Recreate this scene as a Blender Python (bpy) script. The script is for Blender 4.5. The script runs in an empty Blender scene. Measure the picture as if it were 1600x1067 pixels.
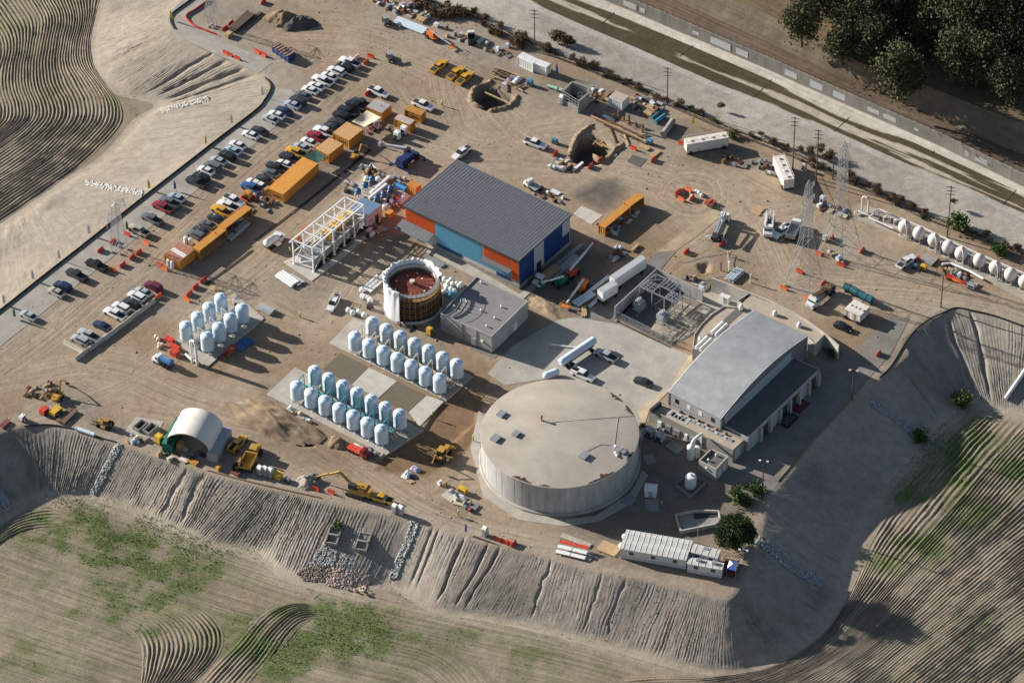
import bpy,bmesh,math,random
import numpy as np
from mathutils import Vector,Matrix
rad = math.radians
RND = random.Random(11)
SC = bpy.context.scene
COL = SC.collection
# camera
FPX,PITCH,CAMH,ROLL = 6000.0,rad(41.8),580.0,rad(-1.0)
_f = Vector((0,math.cos(PITCH),-math.sin(PITCH)))
_r0 = Vector((1,0,0)); _u0 = Vector((0,math.sin(PITCH),math.cos(PITCH)))
_r = _r0 * math.cos(ROLL) + _u0 * math.sin(ROLL)
_u = _u0 * math.cos(ROLL) - _r0 * math.sin(ROLL)
CAMP = Vector((0,-CAMH / math.tan(PITCH),CAMH))
cd = bpy.data.cameras.new('camera'); cam = bpy.data.objects.new('camera',cd); COL.objects.link(cam)
cd.sensor_width = 36; cd.lens = FPX / 1600 * 36; cd.clip_start = 5; cd.clip_end = 5000
cam.matrix_world = Matrix((( _r.x,_u.x,-_f.x,CAMP.x),(_r.y,_u.y,-_f.y,CAMP.y),(_r.z,_u.z,-_f.z,CAMP.z),(0,0,0,1)))
SC.camera = cam
# light
SUN_EL = rad(21.2)
SHADOW_AZ = rad(-27)                       # direction the shadows fall, from +x
SUN_AZ = SHADOW_AZ + math.pi
to_sun = Vector((math.cos(SUN_AZ) * math.cos(SUN_EL),math.sin(SUN_AZ) * math.cos(SUN_EL),math.sin(SUN_EL)))
sd = bpy.data.lights.new('sun','SUN'); sd.energy = 4.9; sd.angle = rad(0.5); sd.color = (1.0,0.945,0.86)
sun = bpy.data.objects.new('sun',sd); COL.objects.link(sun)
sun.rotation_euler = to_sun.to_track_quat('Z','Y').to_euler()
W = bpy.data.worlds.new('World'); SC.world = W; W.use_nodes = True
_n = W.node_tree.nodes; _n.clear()
sky = _n.new('ShaderNodeTexSky'); sky.sky_type = 'NISHITA'; sky.sun_disc = False
sky.sun_elevation = SUN_EL; sky.sun_rotation = math.pi / 2 - SUN_AZ
bg = _n.new('ShaderNodeBackground'); bg.inputs[1].default_value = 0.056
wo = _n.new('ShaderNodeOutputWorld')
W.node_tree.links.new(sky.outputs[0],bg.inputs[0]); W.node_tree.links.new(bg.outputs[0],wo.inputs[0])
SC.view_settings.view_transform = 'Standard'; SC.view_settings.look = 'None'
SC.view_settings.exposure = 0.88; SC.view_settings.gamma = 1.0
SC.render.engine = 'CYCLES'; SC.cycles.max_bounces = 4; SC.cycles.diffuse_bounces = 3; SC.cycles.use_denoising = True
# from survey picture coordinates to metres
def P(px,py,z=0.0):
 d = _f * FPX + _r * (px - 800) - _u * (py - 533.5)
 t = (z - CAMH) / d.z
 return Vector((CAMP.x + d.x * t,CAMP.y + d.y * t,z))
def PN(pts,z):
 """numpy version: pts (n,2) picture -> (n,2) metres at height z (scalar or array)"""
 pts = np.asarray(pts,float)
 dx = pts[:,0] - 800; dy = pts[:,1] - 533.5
 D = np.outer(np.ones(len(pts)),np.array(_f) * FPX) + np.outer(dx,np.array(_r)) - np.outer(dy,np.array(_u))
 t = (z - CAMH) / D[:,2]
 return np.stack([CAMP.x + D[:,0] * t,CAMP.y + D[:,1] * t],1)
def q(t,x,y):
 r,c = t // 10,t % 10
 return ((c - 1) * 400 + x / 3.9525,(0,270,540,797)[r - 1] + y / 3.9525)
def g(t,x,y,z=0.0):
 return P(*q(t,x,y),z)
def ang(a,b,z=0.0):
 A = P(*a,z); B = P(*b,z); return math.atan2(B.y - A.y,B.x - A.x)
DA = ang((137,377),(273,270))           # along the parking rows, up the picture
DB = ang((629,320.6),(811.4,408))       # along the long side of the hall
DC = ang((900,20),(1500,280))           # along the river channel
DP = ang((534,391 / 3.9525),(559,104.5))
# materials
MATS = {}
def nodes_of(name):
 m = bpy.data.materials.new(name); m.use_nodes = True
 nt = m.node_tree; b = nt.nodes['Principled BSDF']
 return m,nt,b
def mat(name,col=None,rough=0.7,metal=0.0,var=0.18,scale=1.3,bump=0.0,bscale=20.0,spec=0.4,streak=0.0,coat=0.0):
 if name in MATS: return MATS[name]
 m,nt,b = nodes_of(name); N = nt.nodes; L = nt.links
 geo = N.new('ShaderNodeNewGeometry')
 n1 = N.new('ShaderNodeTexNoise'); n1.inputs['Scale'].default_value = scale; n1.inputs['Detail'].default_value = 6; n1.inputs['Roughness'].default_value = 0.65
 if streak:
  mp = N.new('ShaderNodeMapping'); mp.inputs['Scale'].default_value = (1,1,streak)
  L.new(geo.outputs['Position'],mp.inputs[0]); L.new(mp.outputs[0],n1.inputs['Vector'])
 else:
  L.new(geo.outputs['Position'],n1.inputs['Vector'])
 mr = N.new('ShaderNodeMapRange'); mr.inputs[1].default_value = 0.3; mr.inputs[2].default_value = 0.7
 mr.inputs[3].default_value = 1 - var; mr.inputs[4].default_value = 1 + var * 0.6
 L.new(n1.outputs[0],mr.inputs[0])
 mx = N.new('ShaderNodeMix'); mx.data_type = 'RGBA'; mx.blend_type = 'MULTIPLY'; mx.inputs[0].default_value = 1
 mx.inputs[6].default_value = (*col,1); L.new(mr.outputs[0],mx.inputs[7])
 L.new(mx.outputs[2],b.inputs['Base Color'])
 b.inputs['Roughness'].default_value = rough; b.inputs['Metallic'].default_value = metal
 b.inputs['Specular IOR Level'].default_value = spec
 if coat: b.inputs['Coat Weight'].default_value = coat; b.inputs['Coat Roughness'].default_value = 0.1
 if bump:
  n2 = N.new('ShaderNodeTexNoise'); n2.inputs['Scale'].default_value = bscale; n2.inputs['Detail'].default_value = 5
  L.new(geo.outputs['Position'],n2.inputs['Vector'])
  bp = N.new('ShaderNodeBump'); bp.inputs['Strength'].default_value = 1; bp.inputs['Distance'].default_value = bump
  L.new(n2.outputs[0],bp.inputs['Height']); L.new(bp.outputs[0],b.inputs['Normal'])
 MATS[name] = m
 return m
def earth_material():
 """soil colour comes per vertex (what the ground is made of, with some shade painted in); flow = (across, along, weight) of wheel tracks and plough lines"""
 m,nt,b = nodes_of('earth'); N = nt.nodes; L = nt.links
 def new(t,**k):
  n = N.new(t)
  for a,v in k.items(): setattr(n,a,v)
  return n
 def mth(op,a,bb=None):
  n = new('ShaderNodeMath',operation=op)
  for i,v in enumerate((a,bb)):
   if v is None: continue
   if isinstance(v,(int,float)): n.inputs[i].default_value = v
   else: L.new(v,n.inputs[i])
  return n.outputs[0]
 geo = new('ShaderNodeNewGeometry'); pos = geo.outputs['Position']
 soil = new('ShaderNodeAttribute',attribute_name='soil'); flow = new('ShaderNodeAttribute',attribute_name='flow')
 def noise(vec,sc,det=6,ro=0.6):
  n = new('ShaderNodeTexNoise'); n.inputs['Scale'].default_value = sc; n.inputs['Detail'].default_value = det; n.inputs['Roughness'].default_value = ro
  L.new(vec,n.inputs['Vector']); return n.outputs[0]
 big = noise(pos,0.055,5,0.62); mid = noise(pos,0.5,6,0.7); fine = noise(pos,5.0,4,0.75)
 sep = new('ShaderNodeSeparateXYZ'); L.new(flow.outputs['Vector'],sep.inputs[0])
 def fl(sx,sy):
  c = new('ShaderNodeCombineXYZ'); L.new(mth('MULTIPLY',sep.outputs[0],sx),c.inputs[0]); L.new(mth('MULTIPLY',sep.outputs[1],sy),c.inputs[1]); return c.outputs[0]
 st1 = noise(fl(1.15,0.028),1.0,4,0.65); st2 = noise(fl(3.1,0.06),1.0,3,0.7)
 streak = mth('MULTIPLY',mth('ADD',mth('MULTIPLY',mth('SUBTRACT',st1,0.5),1.5),mth('MULTIPLY',mth('SUBTRACT',st2,0.5),1.3)),sep.outputs[2])
 v = mth('ADD',1.0,mth('MULTIPLY',mth('SUBTRACT',big,0.5),0.6))
 v = mth('ADD',v,mth('MULTIPLY',mth('SUBTRACT',mid,0.5),0.85))
 v = mth('ADD',v,mth('MULTIPLY',mth('SUBTRACT',fine,0.5),0.75))
 v = mth('ADD',v,mth('MULTIPLY',streak,0.8))
 v = mth('MAXIMUM',v,0.25)
 mx = new('ShaderNodeMix',data_type='RGBA',blend_type='MULTIPLY'); mx.inputs[0].default_value = 1
 L.new(soil.outputs['Color'],mx.inputs[6]); L.new(v,mx.inputs[7])
 hue = new('ShaderNodeMix',data_type='RGBA',blend_type='MULTIPLY')
 hue.inputs[7].default_value = (1.04,0.985,0.92,1)
 L.new(mth('MULTIPLY',noise(pos,0.09,4,0.6),0.9),hue.inputs[0]); L.new(mx.outputs[2],hue.inputs[6])
 L.new(hue.outputs[2],b.inputs['Base Color'])
 b.inputs['Roughness'].default_value = 0.95; b.inputs['Specular IOR Level'].default_value = 0.1
 h = mth('ADD',mth('MULTIPLY',fine,0.10),mth('MULTIPLY',mid,0.35))
 h = mth('ADD',h,mth('MULTIPLY',streak,0.12))
 bp = new('ShaderNodeBump'); bp.inputs['Strength'].default_value = 0.8; bp.inputs['Distance'].default_value = 0.5
 L.new(h,bp.inputs['Height']); L.new(bp.outputs[0],b.inputs['Normal'])
 return m
EARTH = earth_material()
# mesh building
class MB:
 def __init__(s): s.v = []; s.f = []
 def add(s,vs,fs):
  o = len(s.v); s.v += [tuple(v) for v in vs]; s.f += [tuple(i + o for i in f) for f in fs]; return s
 def box(s,c,d,rz=0.0,taper=1.0):
  """c = centre of the base, d = size"""
  x,y,z = c; a,b_,h = d[0] / 2,d[1] / 2,d[2]; cs,sn = math.cos(rz),math.sin(rz)
  vs = []
  for zz,k in ((z,1.0),(z + h,taper)):
   for u,w in ((-a,-b_),(a,-b_),(a,b_),(-a,b_)):
    u *= k; w *= k
    vs.append((x + u * cs - w * sn,y + u * sn + w * cs,zz))
  return s.add(vs,[(3,2,1,0),(4,5,6,7),(0,1,5,4),(1,2,6,5),(2,3,7,6),(3,0,4,7)])
 def prism(s,poly,z0,z1):
  n = len(poly); z0 = z0 if hasattr(z0,'__len__') else [z0] * n; z1 = z1 if hasattr(z1,'__len__') else [z1] * n
  ar = sum(poly[i][0] * poly[(i + 1) % n][1] - poly[(i + 1) % n][0] * poly[i][1] for i in range(n))
  if ar < 0: poly = poly[::-1]; z0 = z0[::-1]; z1 = z1[::-1]
  vs = [(p[0],p[1],z) for p,z in zip(poly,z0)] + [(p[0],p[1],z) for p,z in zip(poly,z1)]
  return s.add(vs,[tuple(range(n))[::-1],tuple(range(n,2 * n))] + [(i,(i + 1) % n,n + (i + 1) % n,n + i) for i in range(n)])
 def extr(s,prof,y0,y1):
  """profile in x,z extruded along y"""
  n = len(prof)
  vs = [(x,y0,z) for x,z in prof] + [(x,y1,z) for x,z in prof]
  return s.add(vs,[tuple(range(n)),tuple(range(2 * n - 1,n - 1,-1))] + [((i + 1) % n,i,n + i,n + (i + 1) % n) for i in range(n)])
 def tube(s,p0,p1,r0,r1=None,n=8,caps=True):
  r1 = r0 if r1 is None else r1
  p0 = Vector(p0); p1 = Vector(p1); d = (p1 - p0)
  if d.length < 1e-6: return s
  d.normalize(); a = d.orthogonal().normalized(); b_ = d.cross(a)
  if abs(d.z) < 0.99:
   a = Vector((0,0,1)).cross(d).normalized(); b_ = d.cross(a)
  vs = []
  off = math.pi / n
  for p,r in ((p0,r0),(p1,r1)):
   for i in range(n):
    t = 2 * math.pi * i / n + off; vs.append(p + (a * math.cos(t) + b_ * math.sin(t)) * r)
  fs = [(i,(i + 1) % n,n + (i + 1) % n,n + i) for i in range(n)]
  if caps: fs += [tuple(range(n))[::-1],tuple(range(n,2 * n))]
  return s.add(vs,fs)
 def path(s,pts,r,n=8):
  for a,b_ in zip(pts[:-1],pts[1:]): s.tube(a,b_,r,n=n)
  return s
 def beam(s,p0,p1,w): return s.tube(p0,p1,w * 0.7071,n=4)
 def lathe(s,prof,n=20,c=(0,0,0)):
  k = len(prof); vs = []
  for r,z in prof:
   for i in range(n):
    t = 2 * math.pi * i / n; vs.append((c[0] + r * math.cos(t),c[1] + r * math.sin(t),c[2] + z))
  fs = []
  for j in range(k - 1):
   for i in range(n):
    fs.append((j * n + i,j * n + (i + 1) % n,(j + 1) * n + (i + 1) % n,(j + 1) * n + i))
  fs += [tuple(range(n))[::-1],tuple(range((k - 1) * n,k * n))]
  return s.add(vs,fs)
 def ring(s,r0,r1,z0,z1,n=40):
  vs = [(r * math.cos(2 * math.pi * i / n),r * math.sin(2 * math.pi * i / n),z) for r,z in ((r0,z0),(r1,z0),(r1,z1),(r0,z1)) for i in range(n)]
  return s.add(vs,[(j * n + i,j * n + (i + 1) % n,((j + 1) % 4) * n + (i + 1) % n,((j + 1) % 4) * n + i) for j in range(4) for i in range(n)])
 def ball(s,c,r,n=10,sz=1.0):
  k = max(4,n // 2)
  return s.lathe([(max(1e-3,r * math.sin(math.pi * j / k)),-r * sz * math.cos(math.pi * j / k)) for j in range(k + 1)],n,c)
 def quad(s,a,b_,c,d): return s.add([a,b_,c,d],[(0,1,2,3)])
 def wall(s,pts,z0,z1,th):
  """vertical wall along a polyline of (x,y)"""
  n = len(pts); L = []; Rr = []
  for i in range(n):
   a = Vector(pts[max(0,i - 1)][:2]); c = Vector(pts[min(n - 1,i + 1)][:2]); d = (c - a).normalized(); nn = Vector((-d.y,d.x)) * th / 2
   p = Vector(pts[i][:2]); L.append(p + nn); Rr.append(p - nn)
  for i in range(n - 1):
   s.prism([L[i],L[i + 1],Rr[i + 1],Rr[i]],z0,z1)
  return s
 def mesh(s,name,smooth=None):
  me = bpy.data.meshes.new(name); me.from_pydata(s.v,[],s.f); me.update()
  if smooth: me.shade_smooth(); me.set_sharp_from_angle(angle=rad(smooth))
  return me
def tag(o,label=None,cat=None,group=None,kind=None):
 if label: o['label'] = label
 if cat: o['category'] = cat
 if group: o['group'] = group
 if kind: o['kind'] = kind
 return o
def link(o,parent=None):
 COL.objects.link(o)
 if parent is not None: o.parent = parent
 return o
def obj(name,mb,m,parent=None,loc=None,rz=None,smooth=None):
 me = mb.mesh(name,smooth) if isinstance(mb,MB) else mb
 o = bpy.data.objects.new(name,me)
 if m is not None:
  if len(me.materials) == 0: me.materials.append(m)
  elif me.materials[0] != m:
   o.material_slots[0].link = 'OBJECT'; o.material_slots[0].material = m
 link(o,parent)
 if loc is not None: o.location = loc
 if rz is not None: o.rotation_euler = (0,0,rz)
 return o
def thing(name,loc=(0,0,0),rz=0.0,label=None,cat=None,group=None):
 o = bpy.data.objects.new(name,None); o.empty_display_size = 0.5; link(o)
 o.location = loc; o.rotation_euler = (0,0,rz)
 return tag(o,label,cat,group)
def copy_tree(o,parent=None):
 c = o.copy(); link(c,parent)
 for ch in list(o.children): copy_tree(ch,c)
 return c
ORD = ['first','second','third','fourth','fifth','sixth','seventh','eighth','ninth','tenth','eleventh','twelfth','thirteenth','fourteenth','fifteenth','sixteenth','seventeenth','eighteenth','nineteenth','twentieth']
def structure(name,mb,m,smooth=None): return tag(obj(name,mb,m,smooth=smooth),kind='structure')
# numpy noise and polylines
def vnoise(x,y,seed=0):
 xi = np.floor(x).astype(np.int64); yi = np.floor(y).astype(np.int64); fx = x - xi; fy = y - yi
 fx = fx * fx * (3 - 2 * fx); fy = fy * fy * (3 - 2 * fy)
 def h(a,b_):
  n = (a * 374761393 + b_ * 668265263 + seed * 974711) & 0x7fffffff
  n = ((n ^ (n >> 13)) * 1274126177) & 0x7fffffff
  return ((n ^ (n >> 16)) & 0xffff) / 65535.0
 return (h(xi,yi) * (1 - fx) + h(xi + 1,yi) * fx) * (1 - fy) + (h(xi,yi + 1) * (1 - fx) + h(xi + 1,yi + 1) * fx) * fy
def fbm(x,y,seed=0,o=4):
 s = 0; a = 0.5
 for i in range(o): s = s + a * vnoise(x,y,seed + i * 7); x = x * 2.03 + 17; y = y * 2.03 + 5; a *= 0.5
 return s
def catmull(pts,per=10):
 pts = np.asarray(pts,float); Pp = np.vstack([2 * pts[0] - pts[1],pts,2 * pts[-1] - pts[-2]]); out = []
 t = np.linspace(0,1,per,endpoint=False)[:,None]
 for i in range(1,len(Pp) - 2):
  a,b_,c,d = Pp[i - 1],Pp[i],Pp[i + 1],Pp[i + 2]
  out.append(0.5 * (2 * b_ + (c - a) * t + (2 * a - 5 * b_ + 4 * c - d) * t ** 2 + (3 * b_ - a - 3 * c + d) * t ** 3))
 return np.vstack(out + [pts[-1:]])
def pline(px_pts,z=0.0,per=6): return PN(catmull(px_pts,per),z)
def dist_line(x,y,pl):
 """distance, signed across, along for points to a polyline"""
 best = np.full(x.shape,1e9); sg = np.zeros_like(best); al = np.zeros_like(best); s0 = 0
 for a,b_ in zip(pl[:-1],pl[1:]):
  d = b_ - a; L = math.hypot(*d)
  if L < 1e-9: continue
  ux,uy = d / L; t = np.clip((x - a[0]) * ux + (y - a[1]) * uy,0,L)
  dx = x - a[0] - t * ux; dy = y - a[1] - t * uy; dd = np.hypot(dx,dy); m = dd < best
  best = np.where(m,dd,best); sg = np.where(m,np.sign(ux * dy - uy * dx) * dd,sg); al = np.where(m,s0 + t,al); s0 += L
 return best,sg,al
def inside(x,y,poly):
 r = np.zeros(x.shape,bool); n = len(poly)
 for i in range(n):
  x1,y1 = poly[i]; x2,y2 = poly[(i + 1) % n]
  if y1 == y2: continue
  c = ((y1 > y) != (y2 > y)) & (x < (x2 - x1) * (y - y1) / (y2 - y1) + x1); r ^= c
 return r
def sstep(a,b_,x): t = np.clip((x - a) / (b_ - a),0,1); return t * t * (3 - 2 * t)
def polymask(x,y,pxpoly,z=0.0,soft=1.0):
 pl = PN(pxpoly,z); d,_,_ = dist_line(x,y,np.vstack([pl,pl[:1]])); s = np.where(inside(x,y,pl),d,-d)
 return sstep(-soft,soft,s)
def np_mesh(name,V,F,soil=None,flow=None,m=None,kind='structure',smooth=True,parent=None):
 me = bpy.data.meshes.new(name); F = np.asarray(F,np.int32); V = np.asarray(V,np.float32)
 me.vertices.add(len(V)); me.vertices.foreach_set('co',V.ravel())
 k = F.shape[1]; me.loops.add(F.size); me.loops.foreach_set('vertex_index',F.ravel())
 me.polygons.add(len(F)); me.polygons.foreach_set('loop_start',np.arange(0,F.size,k,dtype=np.int32))
 if smooth: me.polygons.foreach_set('use_smooth',np.ones(len(F),bool))
 if soil is not None:
  a = me.attributes.new('soil','FLOAT_COLOR','POINT'); c = np.ones((len(V),4),np.float32); c[:,:3] = soil; a.data.foreach_set('color',c.ravel())
 if flow is not None:
  a = me.attributes.new('flow','FLOAT_VECTOR','POINT'); a.data.foreach_set('vector',np.asarray(flow,np.float32).ravel())
 me.update(calc_edges=True)
 me.materials.append(m or EARTH)
 o = bpy.data.objects.new(name,me); link(o,parent)
 if kind: o['kind'] = kind
 return o
# == TERRAIN
ZF,ZN = -8.0,-5.0                         # basin floor, north-west field
S_PAIRS = [((-240,840),(-70,890)),((-170,790),(-12,835)),((-90,720),(20,803)),((-10,680),(41,780)),((48,665),(58,778)),(q(31,400,505),q(31,345,930)),
 (q(31,600,570),q(31,450,925)),(q(31,740,610),q(31,570,925)),(q(31,980,690),q(31,800,1000)),(q(31,1260,780),(278,826)),
 (q(31,1581,865),q(41,1270,190)),(q(32,200,905),q(41,1570,255)),(q(32,400,950),q(42,190,395)),(q(32,700,1015),q(42,500,480)),
 (q(42,990,60),q(42,830,460)),(q(42,1290,165),q(42,1100,600)),(q(42,1581,240),q(42,1330,640)),(q(43,210,290),q(43,60,690)),
 (q(43,560,385),q(43,440,790)),(q(43,850,440),q(43,690,850)),(q(43,1150,510),q(43,1000,945)),(q(43,1290,545),q(43,1220,985)),
 (q(43,1345,548),q(43,1400,985)),(q(43,1385,520),q(43,1581,925)),(q(43,1415,470),q(44,130,860)),(q(43,1450,390),q(44,300,740)),
 (q(43,1490,260),q(44,400,600)),(q(43,1540,120),q(44,470,450)),(q(34,20,930),q(44,540,230)),(q(34,160,760),q(34,630,1030)),
 (q(34,330,560),q(34,760,830)),(q(34,500,400),q(34,900,690)),(q(34,650,240),q(34,980,590)),(q(34,760,150),q(34,1060,510)),
 (q(34,870,50),q(34,1130,450)),(q(24,845,1060),q(34,1180,410)),(q(24,920,960),q(34,1215,385)),(q(24,1000,900),q(34,1250,370)),
 (q(24,1080,865),q(34,1290,370)),(q(24,1200,842),q(34,1350,380)),(q(24,1400,880),q(34,1450,390)),(q(24,1581,940),(1595,641)),
 ((1660,525),(1650,650)),((1760,560),(1760,690)),((1900,610),(1900,740))]
N_PAIRS = [((-160,615),(-160,465)),((-80,550),(-80,412)),((0,485),(0,356)),((68,431),(33,334)),((137,377),(66,310)),((205,323),(96,288)),
 ((273,270),(142,263)),((340,218),(177,235)),((400,172),(218,188)),((422,142),(236,176)),((410,119),(248,168)),((385,104),(246,160)),((345,84),(226,153)),
 ((316,68),(196,147)),((295,60),(174,133)),((281,54),(157,119)),((270,44),(149,100)),((266,33),(146,78)),((270,20),(148,50)),((298,-2),(158,12)),((345,-42),(165,-40)),((430,-110),(175,-110))]
PERP = 8
sl = pline([p[0] for p in S_PAIRS],0.0,PERP); st = pline([p[1] for p in S_PAIRS],ZF,PERP)
nl = pline([p[0] for p in N_PAIRS],0.0,PERP); nt_ = pline([p[1] for p in N_PAIRS],ZN,PERP)
def chan(pts): return np.array(sorted(pts))
CX = np.concatenate([np.arange(560,1900,10.0)])
def chline(pts,z):
 p = chan(pts); a,b_ = p[0],p[-1]; xs = p[:,0]; ys = np.interp(CX,xs,p[:,1])
 ys = np.where(CX < a[0],a[1] + (CX - a[0]) * .41,ys); ys = np.where(CX > b_[0],b_[1] + (CX - b_[0]) * .42,ys)
 return PN(np.stack([CX,ys],1),z)
ZC,ZR,ZT = -3.6,0.2,5.0
C0 = chline([q(12,1060,0),q(12,1340,100),q(12,1581,205),q(13,200,300),q(13,450,400),q(13,700,500),q(13,1000,640),q(13,1300,770),q(13,1581,880),(1250,243),(1321,277),q(24,700,120),q(24,950,250),q(24,1200,340),q(24,1581,500)],0.0)
C1 = chline([q(13,130,20),q(13,420,150),q(13,800,310),q(13,1250,510),q(13,1581,640),q(14,450,830),q(14,900,1030),q(24,1250,110),q(24,1581,250)],ZC)
C2 = chline([q(13,410,0),q(13,640,90),q(13,1120,290),q(13,1581,490),q(14,430,710),q(14,900,880),q(14,1300,1067),(1600,304)],ZC)
C3 = chline([q(13,680,45),q(13,1150,245),q(13,1581,430),q(14,550,675),q(14,1060,900),q(14,1400,1067),(1600,292)],ZC + .25)
C4 = C3 + np.array([0.35 * math.sin(-DC),0.35 * math.cos(DC)])
C5 = chline([(1053,0),(1200,66),q(14,400,440),q(14,800,610),q(14,1200,800),(1600,243)],ZR)
C6 = chline([(1134,-6),(1200,23),q(14,280,250),q(14,600,400),q(14,950,520),q(14,1250,640),(1600,195)],ZT)
C7 = C6 + np.array([70.0,170.0])
# ---- soil colours (linear albedo)
TAN = np.array([.272,.207,.148]); PALE = np.array([.335,.272,.205]); GREYT = np.array([.305,.272,.235]); BROWN = np.array([.19,.125,.075]); FIELD = np.array([.245,.205,.16])
GREEN = np.array([.075,.105,.03]); SAND = np.array([.36,.31,.25]); DARK = np.array([.10,.09,.08]); GRAVEL = np.array([.17,.155,.13])
PATHS = [(6,1.0,[(620,85),(545,130),(480,187),(400,252),(320,322),(240,392),(150,462),(60,535),(-60,615)]),
 (7,1.0,[(-80,620),(40,596),(130,580),(210,592),(290,625),(370,648),(460,675),(540,722),(640,785),(720,822),(810,850),(900,862)]),
 (5,1.0,[(640,240),(560,292),(480,356),(410,415),(330,480),(255,560),(170,610),(60,650)]),
 (7,1.0,[(440,50),(560,60),(650,90),(735,130),(790,190),(840,230),(930,270),(1030,300),(1090,345),(1150,345),(1240,330)]),
 (6,1.0,[(700,260),(770,255),(860,262),(960,262),(1050,280),(1150,310),(1200,370),(1240,440),(1330,452),(1430,460),(1560,480),(1700,520)]),
 (4,1.1,[(1030,310),(1060,330),(1095,335),(1122,315),(1115,285),(1080,274),(1045,283),(1030,310)]),
 (4,.8,[(1140,345),(1170,360),(1210,350),(1222,325),(1195,310),(1155,322),(1140,345)]),
 (4,1.1,[(1150,330),(1100,370),(1050,410),(1005,450)]),
 (5,.9,[(900,190),(830,200),(770,225),(720,210),(700,165),(690,120),(700,85)]),
 (5,.8,[(400,100),(470,90),(560,95),(620,150),(660,215),(700,240)]),
 (4,.8,[(640,790),(700,760),(740,700),(750,640)]),(4,.8,[(420,470),(500,500),(560,430),(600,380)]),(4,.8,[(200,640),(300,660),(420,720),(520,770)]),
 (4,.8,[(1330,380),(1420,430),(1500,455),(1600,480)]),(5,.7,[(1300,470),(1360,420),(1310,350),(1240,310),(1130,250)])]
PATHW = [(w,a,pline(p,0.0,6)) for w,a,p in PATHS]
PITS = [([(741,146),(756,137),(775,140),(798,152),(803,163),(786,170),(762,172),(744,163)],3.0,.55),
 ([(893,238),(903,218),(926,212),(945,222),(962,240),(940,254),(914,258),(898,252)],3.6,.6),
 ([(455,668),(470,664),(490,674),(488,694),(470,694),(458,682)],1.8,1.0),
 (PITQ := [(703,604),(755,618),(742,660),(668,726),(602,712),(664,672)],.45,.5),
 ([(1060,300),(1074,296),(1082,302),(1072,310),(1060,308)],1.2,.6),
 ([(1092,415),(1105,412),(1108,422),(1098,426)],1.0,.8),([(1474,412),(1490,408),(1515,430),(1512,444),(1484,436)],1.6,.6)]
def plateau_z(x,y):
 z = np.zeros_like(x)
 for poly,d,s in PITS: z = z - d * polymask(x,y,poly,0,s)
 return z + (fbm(x * .35,y * .35,3,3) - .45) * .03
ZONES = [  # colour, strength, softness, polygon on the plateau
 (DARK * .9,.95,.8,PITS[0][0]),(DARK * .9,.95,.8,PITS[1][0]),(BROWN,1.0,1.0,[(697,612),(757,612),(748,660),(735,700),(665,745),(585,735),(600,712),(662,668)]),  # darkness inside the first two pits is painted into the soil colour
 (np.array([.20,.145,.095]),.75,4,[(398,640),(430,628),(520,690),(560,712),(545,740),(450,700),(398,665)]),
 (np.array([.17,.15,.125]),.85,3,[(1000,650),(1060,660),(1150,720),(1195,775),(1130,850),(960,850),(880,830),(980,760)]),  # dark gravelly soil right of the reservoir, the reservoir's shading painted in
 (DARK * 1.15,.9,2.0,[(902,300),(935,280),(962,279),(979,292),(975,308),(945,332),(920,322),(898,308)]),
 (GRAVEL,.7,3,[(845,130),(905,118),(1060,190),(1200,245),(1210,270),(1120,240),(1050,215),(960,178),(880,165)]),
 (GREYT * .95,.6,4,[(590,0),(680,30),(800,80),(850,110),(830,128),(700,90),(560,25)]),
 (GREYT * .8,.75,5,[(300,20),(340,0),(400,0),(410,30),(350,60),(310,45)]),
 (GREYT,.55,6,[(180,660),(240,670),(480,760),(480,785),(240,720),(160,690)]),
 (GREYT * .85,.7,4,[(1215,430),(1290,455),(1300,470),(1240,470)]),(GREYT * .9,.7,4,[(1295,350),(1360,380),(1335,420),(1290,400)]),
 (GRAVEL * 1.1,.6,5,[(1420,540),(1370,600),(1330,640),(1210,795),(1190,770),(1300,630)]),
 (GRAVEL * .8,.8,2,[(800,380),(900,380),(960,410),(905,495),(820,470)]),
 (GRAVEL,.7,2,[(575,375),(640,330),(660,370),(610,400)]),(GREYT * .75,.7,3,[(60,620),(130,600),(170,650),(110,670),(50,660)])]
def flow_of(x,y,paths):
 bw = np.zeros_like(x); fx = x * .6 + y * .8; fy = -x * .8 + y * .6
 for w,a,pl in paths:
  d,s,al = dist_line(x,y,pl); wt = a * np.exp(-(d / w) ** 2 * .7); m = wt > np.maximum(bw,.12); fx = np.where(m,s,fx); fy = np.where(m,al,fy); bw = np.where(m,wt,bw)
 return np.stack([fx,fy,bw],1)
def soil_plateau(x,y):
 n = fbm(x * .03,y * .03,5,4)[:,None]; c = TAN * (.8 + .4 * n) * np.ones((len(x),3))
 n2 = fbm(x * .08 + 9,y * .08,8,4)[:,None]; c = c + (PALE - c) * sstep(.42,.62,n2) * .6
 c = c + (BROWN - c) * sstep(.45,.62,fbm(x * .06,y * .06 + 40,12,4))[:,None] * .55 + (GREYT * .8 - c) * sstep(.48,.6,fbm(x * .045 + 31,y * .045,15,4))[:,None] * .5
 for w,a,pl in PATHW:
  d,_,_ = dist_line(x,y,pl); k = (np.exp(-(d / w) ** 2 * .8) * .5)[:,None]; c = c + (PALE * 1.03 - c) * k
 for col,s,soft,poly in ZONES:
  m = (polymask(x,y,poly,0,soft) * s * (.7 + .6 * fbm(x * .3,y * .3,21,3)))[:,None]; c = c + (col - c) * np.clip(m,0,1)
 d,_,_ = dist_line(x,y,sl); k = (sstep(7,0,d) * .6)[:,None]; c = c + (GREYT * 1.08 - c) * k; k = (sstep(16,2,dist_line(x,y,nl)[0]) * .8)[:,None]; c = c + (GREYT * 1.05 - c) * k
 return c
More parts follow.
